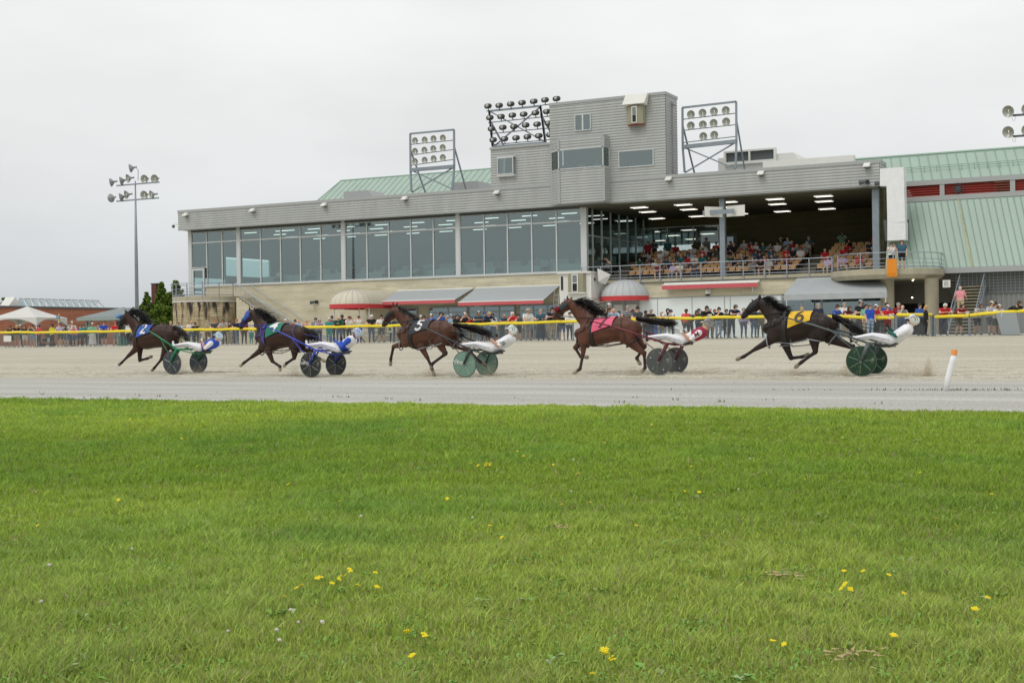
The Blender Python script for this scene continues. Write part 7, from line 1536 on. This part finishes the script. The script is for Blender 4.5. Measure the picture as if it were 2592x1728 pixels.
RIGS = [
 dict(name='first', crop=(270, 770, 7.127), L=31.6, seed=1, label='dark brown horse wearing blue number 2 cloth, leftmost in the race', bike_label='green framed race bike with dark disc wheels behind the blue number 2 horse', driver_label='driver in blue and white jersey lying back in the green framed bike',
  wheel=(1180, 1100), wheel_bottom=1312, trunk=[(510, 525, 770), (600, 450, 845), (720, 415, 860), (850, 430, 835), (980, 410, 825), (1090, 402, 830), (1190, 425, 790), (1265, 490, 690)],
  neck=[(560, 500, 130), (470, 360, 108), (385, 265, 80)], head=[(352, 262, 62), (300, 335, 66), (262, 410, 47), (236, 468, 40)], ears=[((337, 150), (352, 215)), ((356, 165), (372, 218))],
  legs=[dict(k='f', dy=-.13, j=[(530, 850), (385, 980), (272, 1095), (222, 1135)]), dict(k='f', dy=.13, j=[(600, 830), (598, 1055), (735, 1020), (812, 985)]), dict(k='h', dy=-.14, top=(1130, 640), j=[(1080, 810), (990, 1035), (862, 1190), (818, 1238)]), dict(k='h', dy=.15, top=(1180, 620), j=[(1160, 790), (1262, 900), (1215, 1060), (1180, 1110)])],
  mane=[(700, 385), (620, 270), (520, 190), (420, 172), (365, 195)], tail=[(1215, 450), (1330, 520), (1420, 600), (1462, 700)], coat=BR((54, 30, 21)), dark=BR((26, 20, 18)), hoof=BR((120, 112, 100)), harness=(26, 24, 24), girth=605, cloth_x=(645, 880), cloth=(52, 88, 172), cloth_skew=-8, number='2', ink=(225, 228, 230), roll=((240, 262), 44), rollc=(110, 150, 196), hoodc=(26, 28, 36),
  fork_top=(1262, 850), shaft_tip=(655, 468), seat=(1760, 900), strut=((960, 650), (1165, 1010)), foot=(1225, 800), frame=(26, 128, 84), rim=(140, 146, 148), disc=(58, 66, 72), tyre=(88, 88, 90), sp0=.25,
  driver=dict(hip=(1740, 828), sh=(1950, 745), head=(2012, 640), hand=((1722, 700), (1838, 680)), el=(1768, 850), knee=(1480, 765), foot=(1232, 795), panel=W_('jersey_blue', (44, 84, 190)), panel_at=(.55, .92), mats=dict(top=W_('jersey_blue', ()), fore=SKIN[1], leg=white_suit, sleeve=white_suit, neck=SKIN[0], glove=m_gl_w, boot=white_suit, helmet=W_('helmet_paleblue', (206, 218, 226)), visor=white_suit, stripe=W_('stripe_blue', (90, 134, 180)), piping=m_greyp))),
 dict(name='second', crop=(560, 740, 5.88), L=30.2, seed=2, label='dark brown horse with blue hood and green number 4 cloth, second from left in race', bike_label='bright blue framed race bike with black disc wheels behind the green number 4 horse', driver_label='driver in white jersey with bright blue sleeves and helmet panels',
  wheel=(1330, 1070), wheel_bottom=1260, trunk=[(590, 540, 780), (680, 490, 860), (780, 462, 862), (880, 462, 826), (990, 462, 812), (1100, 470, 830), (1200, 500, 790), (1265, 560, 700)],
  neck=[(630, 510, 125), (560, 405, 100), (485, 320, 70)], head=[(455, 300, 56), (398, 365, 66), (345, 430, 52), (300, 500, 42)], ears=[((420, 215), (425, 280)), ((500, 228), (478, 280))],
  legs=[dict(k='f', dy=.13, j=[(620, 830), (460, 950), (345, 1035), (285, 1085)]), dict(k='f', dy=-.13, j=[(700, 860), (760, 1015), (875, 1095), (875, 1150)]), dict(k='h', dy=-.14, top=(1120, 640), j=[(1095, 830), (1088, 970), (975, 1045), (935, 1085)]), dict(k='h', dy=.15, top=(1180, 650), j=[(1200, 800), (1345, 880), (1450, 970), (1540, 1015)])],
  mane=[(750, 425), (680, 375), (600, 310), (520, 280), (490, 268)], mane_len=.34, tail=[(1215, 520), (1300, 580), (1390, 620), (1455, 705)], tail2=[(1250, 600), (1330, 680)], coat=BR((54, 34, 25)), dark=BR((36, 29, 26)), hoof=BR((160, 148, 126)), harness=(62, 58, 140), girth=690, cloth_x=(735, 965), cloth=(22, 116, 96), number='4', ink=(228, 230, 232), num_h=.52, num_a=40, hood=True, hoodc=(50, 84, 168), hobble=(48, 42, 40),
  fork_top=(1405, 850), shaft_tip=(665, 500), seat=(1810, 880), strut=((1030, 665), (1330, 1000)), foot=(1295, 790), frame=(56, 70, 176), rim=(128, 134, 130), disc=(38, 44, 44), tyre=(84, 88, 84), sp0=.5, spokes=6, fork_text='UFO', disc_text='UFO', rein=(50, 52, 140),
  driver=dict(hip=(1790, 825), sh=(1948, 700), head=(2025, 608), hand=((1690, 705), (1790, 690)), el=(1790, 800), knee=(1510, 765), foot=(1300, 785), panel=W_('jersey_blue', ()), panel_at=(.18, .42), mats=dict(top=white_suit, fore=W_('jersey_blue', ()), leg=white_suit, sleeve=W_('jersey_blue', ()), neck=W_('neck_navy', (40, 44, 110)), glove=m_gl_b, boot=white_suit, helmet=W_('helmet_lightblue', (190, 206, 222)), visor=white_suit, stripe=W_('jersey_blue', ()), piping=W_('piping_violet', (90, 84, 150))))),
 dict(name='third', crop=(940, 740, 5.88), L=30.4, seed=3, label='bay horse with black number 5 cloth in the middle of the race', bike_label='dark framed race bike with pale green disc wheels behind the number 5 horse', driver_label='driver in white and green jersey lettered JR, striped white green helmet',
  wheel=(1390, 1055), wheel_bottom=1252, trunk=[(475, 500, 730), (560, 440, 805), (670, 410, 825), (790, 412, 800), (910, 410, 770), (1030, 402, 775), (1140, 415, 745), (1220, 470, 660)],
  neck=[(560, 450, 128), (470, 365, 106), (390, 285, 80)], head=[(350, 262, 60), (285, 325, 72), (235, 400, 56), (192, 462, 42)], ears=[((322, 140), (322, 205)), ((388, 150), (362, 205))],
  legs=[dict(k='f', dy=.13, j=[(470, 760), (330, 790), (290, 975), (285, 1065)]), dict(k='f', dy=-.13, j=[(745, 800), (835, 960), (895, 1095), (935, 1215)]), dict(k='h', dy=-.14, top=(1050, 560), j=[(1010, 740), (1105, 900), (905, 1050), (890, 1115)]), dict(k='h', dy=.15, top=(1160, 600), j=[(1240, 740), (1450, 850), (1610, 1010), (1705, 1075)])],
  mane=[(690, 385), (600, 320), (510, 262), (430, 215), (390, 205)], mane_len=.17, mane_n=150, mane_dir=(.5, .25, -.3), tail=[(1225, 465), (1420, 500), (1640, 560), (1830, 640)], tail2=[(1260, 500), (1340, 640)], coat=BR((82, 50, 35)), dark=BR((38, 32, 29)), hoof=BR((128, 118, 104)), harness=(26, 24, 24), girth=640, cloth_x=(650, 930), cloth=(50, 54, 60), number='5', ink=(228, 230, 230), cloth_skew=-10, hoodc=(22, 24, 28), hobble=(130, 138, 140),
  fork_top=(1468, 835), shaft_tip=(590, 436), seat=(1850, 870), strut=((1050, 620), (1395, 975)), foot=(1315, 770), frame=(58, 62, 64), rim=(168, 184, 176), disc=(120, 156, 138), tyre=(92, 98, 96), sp0=.15, disc_text='TKO', rein=(24, 60, 58),
  driver=dict(hip=(1840, 812), sh=(2060, 685), head=(2085, 565), hand=((1775, 680), (1870, 645)), el=(1885, 780), knee=(1560, 760), foot=(1330, 775), letters='JR', let_at=(1960, 750), lsize=.17, lx=.35, lz=-.9, lcol=W_('letter_green', (60, 84, 76)), mats=dict(top=white_suit, fore=SKIN[1], leg=white_suit, sleeve=white_suit, neck=SKIN[0], glove=m_gl_b, boot=m_bt, helmet=W_('helmet_white', (224, 228, 226)), visor=white_suit, stripe=W_('stripe_green', (58, 110, 96)), piping=m_greyp))),
 dict(name='fourth', crop=(1380, 720, 5.345), L=31.5, seed=4, label='reddish bay horse with pink number 7 cloth and red shadow roll', bike_label='maroon framed race bike with dark discs behind the pink number 7 horse', driver_label='driver in white and crimson jersey with letter M on the sleeve',
  wheel=(1540, 1030), wheel_bottom=1215, trunk=[(475, 555, 760), (555, 500, 815), (660, 455, 825), (780, 448, 800), (900, 440, 772), (1020, 425, 762), (1140, 432, 765), (1225, 480, 690)],
  neck=[(590, 490, 132), (490, 390, 112), (395, 290, 84)], head=[(335, 235, 58), (262, 285, 72), (205, 350, 58), (140, 430, 46)], ears=[((300, 150), (300, 205)), ((362, 165), (335, 205))],
  legs=[dict(k='f', dy=-.13, j=[(520, 790), (512, 930), (472, 1130), (385, 1190)]), dict(k='f', dy=.13, j=[(470, 790), (402, 840), (480, 965), (575, 975)]), dict(k='h', dy=-.14, top=(1150, 600), j=[(1140, 760), (1340, 925), (1352, 1115), (1310, 1165)]), dict(k='h', dy=.15, top=(1200, 620), j=[(1230, 750), (1345, 830), (1238, 985), (1285, 1065)])],
  mane=[(690, 385), (600, 320), (500, 250), (420, 215), (375, 215)], mane_len=.5, tail=[(1235, 450), (1430, 485), (1640, 515), (1795, 520)], coat=BR((90, 53, 38)), dark=BR((62, 46, 40)), hoof=BR((150, 140, 122)), harness=(28, 26, 26), girth=668, cloth_x=(700, 975), cloth=(226, 96, 128), number='7', ink=(96, 44, 56), cloth_skew=-14, roll=((178, 325), 40), rollc=(128, 24, 40), hoodc=(44, 54, 58), hobble=(44, 40, 38),
  fork_top=(1635, 785), shaft_tip=(640, 490), seat=(1900, 775), strut=((1140, 600), (1550, 925)), foot=(1400, 715), frame=(104, 36, 50), rim=(172, 172, 170), disc=(82, 86, 86), tyre=(104, 104, 102), sp0=.2, ticks=True, fork_text='UFO', rein=(28, 26, 26),
  driver=dict(hip=(1890, 745), sh=(2115, 638), head=(2190, 538), hand=((1850, 640), (1910, 620)), el=(1955, 735), knee=(1640, 690), foot=(1405, 705), letters='M', let_at=(2050, 665), lsize=.19, lcol=W_('letter_plum', (140, 90, 100)), panel=W_('jersey_crimson', (160, 44, 72)), panel_at=(.62, 1.0), goggle=(200, 210, 60), mats=dict(top=white_suit, fore=SKIN[1], leg=white_suit, sleeve=white_suit, neck=SKIN[0], glove=m_gl_w, boot=m_bt, helmet=W_('helmet_grey', (150, 148, 144)), visor=white_suit, stripe=W_('stripe_dark', (50, 46, 48)), piping=m_greyp))),
 dict(name='fifth', crop=(1820, 700, 4.2), L=31.1, seed=5, label='near black horse with yellow number 6 cloth, rightmost and largest in race', bike_label='grey framed race bike with dark green disc wheels behind the yellow number 6 horse', driver_label='driver all in white with green elbow patches and patterned white helmet',
  wheel=(1513, 865), wheel_bottom=1028, trunk=[(525, 440, 600), (600, 395, 665), (700, 360, 690), (800, 350, 672), (910, 345, 640), (1020, 345, 625), (1120, 355, 630), (1200, 395, 560)],
  neck=[(600, 400, 98), (530, 330, 82), (465, 262, 62)], head=[(415, 242, 46), (362, 290, 56), (305, 345, 40), (262, 390, 31)], ears=[((434, 165), (420, 215)), ((440, 175), (440, 218))],
  legs=[dict(k='f', dy=-.13, j=[(545, 650), (392, 735), (265, 818), (190, 850)]), dict(k='f', dy=.13, j=[(700, 680), (765, 835), (880, 822), (950, 795)]), dict(k='h', dy=-.14, top=(1060, 480), j=[(1010, 620), (1025, 770), (880, 875), (812, 930)]), dict(k='h', dy=.15, top=(1120, 520), j=[(1180, 620), (1420, 720), (1470, 850), (1440, 900)])],
  mane=[(690, 340), (620, 300), (560, 260), (500, 215), (465, 200)], mane_len=.30, tail=[(1210, 385), (1330, 450), (1450, 530), (1585, 590)], coat=BR((38, 26, 21)), dark=BR((32, 27, 25)), hoof=BR((140, 130, 112)), harness=(26, 25, 26), girth=715, cloth_x=(770, 1005), cloth=(228, 182, 30), number='6', ink=(70, 62, 40), cloth_skew=-8, hoodc=(24, 24, 28), hobble=(140, 142, 150),
  fork_top=(1580, 672), shaft_tip=(690, 400), seat=(1800, 690), strut=((1150, 512), (1500, 800)), foot=(1425, 632), frame=(84, 94, 92), rim=(104, 134, 114), disc=(24, 62, 40), tyre=(70, 84, 76), sp0=.1, spokes=7, rein=(24, 24, 26),
  driver=dict(hip=(1850, 640), sh=(2008, 528), head=(2055, 443), hand=((1792, 545), (1800, 500)), el=(1885, 600), knee=(1630, 600), foot=(1430, 628), mats=dict(top=white_suit, fore=W_('patch_green', (16, 90, 76)), leg=white_suit, sleeve=white_suit, neck=W_('patch_green', ()), glove=m_gl_b, boot=m_bt, helmet=W_('helmet_cream', (214, 218, 208)), visor=white_suit, stripe=W_('stripe_dark', ()), piping=m_greyp))),
]
for S in RIGS: build_rig(S)
# sand thrown up by hooves and wheels
def spray(label, sx, sy, Y, n, ax, az, seed, lean=0):
    n = int(n*1.8)
    rr = np.random.default_rng(seed); p = onY(sx, sy, Y); b = MB(); g = ground_z(Y)
    for k in range(n):
        u = rr.random()**1.6; x = rr.normal(0, ax*(.35+.65*(1-u)))+lean*u; z = u*az; s = rr.uniform(.0025, .0065)*(1.2-u*.6); y = rr.normal(0, .07)
        b.ball((x, y, z), s, 4)
    o = b.build('sand_spray', rgb('flying_sand', (188, 174, 148), rough=.95)); o.location = (p.x, Y, g); tag(o, label, 'sand', kind='stuff')
for i, (sx, Y, n, ax, az, ln) in enumerate([(466, 31.9, 900, .18, .55, -.1), (500, 32, 300, .2, .25, .1), (742, 30.9, 800, .18, .32, .12), (612, 31.2, 260, .2, .2, .1), (884, 30.6, 260, .2, .15, 0), (1094, 31.0, 700, .2, .22, -.1), (1240, 31.2, 700, .2, .3, .1), (1610, 31.6, 700, .2, .22, -.15), (1775, 31.9, 350, .25, .22, .2), (2012, 31.4, 500, .15, .2, 0), (2134, 31.3, 700, .13, .32, .12), (2318, 31.3, 900, .28, .42, -.35), (2346, 31.3, 900, .07, .42, .05)]):
    spray('spray of sand kicked up behind the hooves and wheels', sx, 940, Y, n, ax, az, 40+i, ln)
# ================================================================ grass, weeds and flowers of the infield
def near_noise(P, s, seed):
    """smooth value noise in the plane (numpy)"""
    r = np.random.default_rng(seed); G = r.random((257, 257)); x = (P[:, 0]*s) % 256; y = (P[:, 1]*s) % 256; xi, yi = x.astype(int), y.astype(int); fx, fy = x-xi, y-yi; fx = fx*fx*(3-2*fx); fy = fy*fy*(3-2*fy)
    return (G[xi, yi]*(1-fx)+G[xi+1, yi]*fx)*(1-fy)+(G[xi, yi+1]*(1-fx)+G[xi+1, yi+1]*fx)*fy
NB = 760000
r = np.random.default_rng(11)
fwd = np.array([-math.sin(math.radians(27.05)), math.cos(math.radians(27.05))]); rgt = np.array([fwd[1], -fwd[0]])
d = 3.0*(28/3.0)**(r.random(int(NB*1.75))**.85)           # distance along the view axis, denser nearby
lat = (r.random(len(d))*2-1)*(d*.43+1.8)
P = fwd[None]*d[:, None]+rgt[None]*lat[:, None]
edge = 18.22+.10*(near_noise(P, .8, 1)-.5)+.12*(near_noise(P, 5, 2)-.5)
ok = P[:, 1] < edge; P, d = P[ok], d[ok]
n1 = near_noise(P, .45, 3)*.6+near_noise(P, 1.9, 4)*.4; n2 = near_noise(P, 3.3, 5); n3 = near_noise(P, .22, 6); n4 = near_noise(P, 7.5, 8)
keep = r.random(len(P)) < (.30+.75*n2+.3*n1); P, d, n1, n2, n3, n4 = [q[keep] for q in (P, d, n1, n2, n3, n4)]; P, d, n1, n2, n3, n4 = [q[:NB] for q in (P, d, n1, n2, n3, n4)]
n = len(P); hgt = (.013+.024*n1+.050*n2*n4)*r.uniform(.55, 1.35, n)*(1+d*.012); wid = (.0011+.00030*d)*r.uniform(.7, 1.4, n)
ang = r.uniform(0, 2*math.pi, n); ben = r.uniform(.2, 1.1, n)*hgt; ba = ang+r.uniform(-1, 1, n)+.5
ux, uy = np.cos(ang)*wid, np.sin(ang)*wid; bx, by = np.cos(ba)*ben, np.sin(ba)*ben; z0 = np.zeros(n)
V = np.stack([np.stack([P[:, 0]-ux, P[:, 1]-uy, z0-.002], 1), np.stack([P[:, 0]+ux, P[:, 1]+uy, z0-.002], 1),
              np.stack([P[:, 0]-ux*.75+bx*.35, P[:, 1]-uy*.75+by*.35, hgt*.62], 1), np.stack([P[:, 0]+ux*.75+bx*.35, P[:, 1]+uy*.75+by*.35, hgt*.62], 1), np.stack([P[:, 0]+bx, P[:, 1]+by, hgt], 1)], 1).reshape(-1, 3)
base = np.arange(n)*5
loops = np.stack([base, base+1, base+3, base+2, base+2, base+3, base+4], 1).ravel()
starts = np.stack([np.arange(n)*7, np.arange(n)*7+4], 1).ravel()
me = bpy.data.meshes.new('grass'); me.vertices.add(5*n); me.vertices.foreach_set('co', V.ravel()); me.loops.add(7*n); me.loops.foreach_set('vertex_index', loops.astype(np.int32)); me.polygons.add(2*n); me.polygons.foreach_set('loop_start', starts.astype(np.int32)); me.update(calc_edges=True)
cA, cB, cC, cS = np.array(lin((148, 178, 58))), np.array(lin((174, 196, 74))), np.array(lin((118, 160, 62))), np.array(lin((186, 180, 128)))
t = np.clip((n3-.25)*2, 0, 1)[:, None]; col = cA*(1-t)+cB*t; t2 = (np.clip(n1*2.2-.9, 0, 1)*.85)[:, None]; col = col*(1-t2)+cC*t2; gr = col.mean(1, keepdims=True); mu = (.0+.17*np.clip(1-(d-3)/7, 0, 1)+.08*n2)[:, None]; col = col*(1-mu)+gr*mu*np.array([1.05, 1.1, .85])
dry = (r.random(n) < (.05+.16*np.clip(1-(d-3)/5, 0, 1)*(n4 > .4)+.10*(n2 < .3)))[:, None]; col = np.where(dry, cS*r.uniform(.6, 1, (n, 1)), col*r.uniform(.62, 1.38, (n, 1))*(.74+.16*n3+.46*n1*n2+.12*n4)[:, None]*(1-.07*np.clip(1-(d-3)/5, 0, 1))[:, None])
C5 = np.repeat(np.concatenate([col, np.ones((n, 1))], 1), 5, axis=0); at = me.color_attributes.new('Col', 'FLOAT_COLOR', 'POINT'); at.data.foreach_set('color', C5.ravel())
mg = bpy.data.materials.new('grass_blade'); mg.use_nodes = True; nt = mg.node_tree; bs = nt.nodes['Principled BSDF']; bs.inputs['Roughness'].default_value = .55; bs.inputs['Specular IOR Level'].default_value = .3
at_ = nt.nodes.new('ShaderNodeAttribute'); at_.attribute_name = 'Col'; nt.links.new(at_.outputs['Color'], bs.inputs['Base Color'])
tr = nt.nodes.new('ShaderNodeBsdfTranslucent'); nt.links.new(at_.outputs['Color'], tr.inputs[0]); ms = nt.nodes.new('ShaderNodeMixShader'); ms.inputs[0].default_value = .35; nt.links.new(bs.outputs[0], ms.inputs[1]); nt.links.new(tr.outputs[0], ms.inputs[2]); nt.links.new(ms.outputs[0], nt.nodes['Material Output'].inputs[0])
me.materials.append(mg); tag(link('grass', me), 'short mown lawn grass covering the infield in front of the track', 'grass', kind='stuff')
# clover and broad weed leaves scattered in the lawn
b = MB(); rr = random.Random(8); lc = MB()
for k in range(5200):
    dd = 3.1*(7.0)**rr.random(); la = (rr.random()*2-1)*(dd*.42+.8); cx, cy = fwd*dd+rgt*la
    if cy > 18: continue
    big = rr.random() < .05; s = rr.uniform(.006, .011)*(2.3 if big else 1); m_ = rr.randint(3, 7) if not big else rr.randint(4, 7)
    for q in range(m_):
        a = rr.random()*6.28; L = s*rr.uniform(1.2, 3.0); hh = rr.uniform(.014, .040); c_, s_ = math.cos(a), math.sin(a); ox, oy = cx+rr.gauss(0, .03), cy+rr.gauss(0, .03)
        b.add([(ox, oy, hh*.6), (ox+c_*L*.5-s_*s*.6, oy+s_*L*.5+c_*s*.6, hh), (ox+c_*L, oy+s_*L, hh*.95), (ox+c_*L*.5+s_*s*.6, oy+s_*L*.5-c_*s*.6, hh)], [(0, 1, 2, 3)], 1 if big and rr.random() < .5 else 0)
tag(b.build('clover', [rgb('clover_green', (116, 160, 62), rough=.6), rgb('pale_weed', (154, 174, 126), rough=.6)]), 'clover and broad weed leaves scattered through the lawn', 'clover', kind='stuff')
# bare scuffs
b = MB()
for sx, sy, s in ((1780, 1118, .30), (1880, 1140, .22), (1410, 1145, .2), (1975, 1470, .10), (1420, 1345, .08), (1890, 1210, .16), (2150, 1670, .1)):
    p = onZ(sx, sy, 0)
    for k in range(46): 
        q = p+Vector((rr.gauss(0, s*.6), rr.gauss(0, s*.6), rr.uniform(.02, .035))); s2 = rr.uniform(.01, .03); a = rr.random()*6.3; b.add([q, q+Vector((math.cos(a)*s2*2, math.sin(a)*s2*2, .005)), q+Vector((-math.sin(a)*s2*.4, math.cos(a)*s2*.4, .004))], [(0, 1, 2)])
tag(b.build('dry_thatch', rgb('thatch', (172, 154, 112), rough=.9)), 'small scuffed patches of dry thatch in the lawn', 'thatch', kind='stuff')
# flowers
def flower_mesh(kind):
    fl = MB(); st_ = MB()
    if kind == 'y':
        for q in range(4):
            ox, oy = .010*math.cos(q*1.7), .010*math.sin(q*1.7)
            for k in range(5): a = k*1.257+q; fl.add([(ox, oy, 0), (ox+.009*math.cos(a-.45), oy+.009*math.sin(a-.45), .004), (ox+.013*math.cos(a), oy+.013*math.sin(a), .006), (ox+.009*math.cos(a+.45), oy+.009*math.sin(a+.45), .004)], [(0, 1, 2, 3)])
            fl.ball((ox, oy, .004), .005, 6)
    else:
        for k in range(26): a = k*2.4; zz = .012*(k/26); rr_ = .013*math.cos(k/26*1.4); fl.add([(0, 0, zz), (rr_*math.cos(a-.3), rr_*math.sin(a-.3), zz+.002), (rr_*math.cos(a+.3), rr_*math.sin(a+.3), zz+.002)], [(0, 1, 2)])
        fl.ball((0, 0, .004), (.009, .009, .008), 8)
    st_.tube([(0, 0, -.055), (.002, .001, -.02), (0, 0, 0)], .0011, 4); return fl, st_
protos = {}
def flower(kind, sx, sy, sc=1.0):
    p = onZ(sx, sy, .055); yel = kind == 'y'
    if kind not in protos:
        fl, st_ = flower_mesh(kind); o = thing('yellow_flower' if yel else 'clover_flower', '', 'flower', (0, 0, 0)); fl.build('petals', rgb('petal_yellow' if yel else 'petal_white', (242, 222, 26) if yel else (216, 206, 200), rough=.6), o); st_.build('stem', rgb('stem_green', (84, 116, 44), rough=.7), o); protos[kind] = o; c = o
    else: c = copy_tree(protos[kind])
    c.location = p; c.rotation_euler = (rr.uniform(-.7, .1), rr.uniform(-.4, .4), rr.uniform(0, 6)); c.scale = (sc*.68,)*3; c['label'] = 'small yellow flower on a thin stem in the mown lawn' if yel else 'small white clover bloom low in the mown lawn'; c['group'] = 'yellow flowers in the lawn' if yel else 'white clover blooms in the lawn'
ys = [(1187, 1172), (1193, 1172), (1210, 1178), (1226, 1174), (1231, 1172), (1236, 1174), (1240, 1177), (1233, 1178), (1242, 1172), (1229, 1178), (1235, 1187), (1310, 1142), (1325, 1154), (1422, 1276), (1494, 1271), (1401, 1176), (1464, 1198), (1132, 1262), (1208, 1105), (1247, 1119), (1270, 1360), (806, 1458), (812, 1461), (803, 1464), (858, 1465), (861, 1460), (884, 1440), (887, 1446), (875, 1456), (950, 1449), (954, 1485), (905, 1481), (840, 1476), (764, 1481), (751, 1488), (719, 1510), (1030, 1596), (1033, 1600), (1076, 1610), (1072, 1604), (1044, 1659), (1530, 1645), (1548, 1665), (1553, 1670), (1500, 1705), (1535, 1655), (2137, 1445), (2185, 1445), (2140, 1478), (2152, 1491), (2155, 1489), (2130, 1489), (2288, 1502), (2262, 1608), (2370, 1311), (2500, 1512), (2468, 1541), (2250, 1455), (1750, 1180), (1733, 1243), (1770, 1245), (1700, 1240), (1240, 1330), (460, 1110), (330, 1060), (210, 1143), (300, 1265), (500, 1180), (95, 1330), (860, 1268), (1010, 1280), (730, 1225), (1900, 1090), (2040, 1100), (2330, 1195), (2510, 1250), (1650, 1075), (1480, 1085), (1375, 1050), (980, 1100), (640, 1095), (2036, 1212), (1610, 1330), (1985, 1630), (1956, 1622), (2420, 1330), (1240, 1242), (1530, 1120), (12, 1092)]
for x, y in ys: flower('y', x, y, rr.uniform(.8, 1.15))
for x, y in ((736, 1544), (755, 1575), (815, 1574), (700, 1595), (578, 1598), (707, 1620), (913, 1306), (1195, 1310), (1446, 1244), (125, 1430), (105, 1523), (335, 1390), (2510, 1190)): flower('w', x, y, rr.uniform(.9, 1.3))
for o in list(bpy.data.objects):
    if o.type == 'MESH' and o.data.users == 0: bpy.data.objects.remove(o)
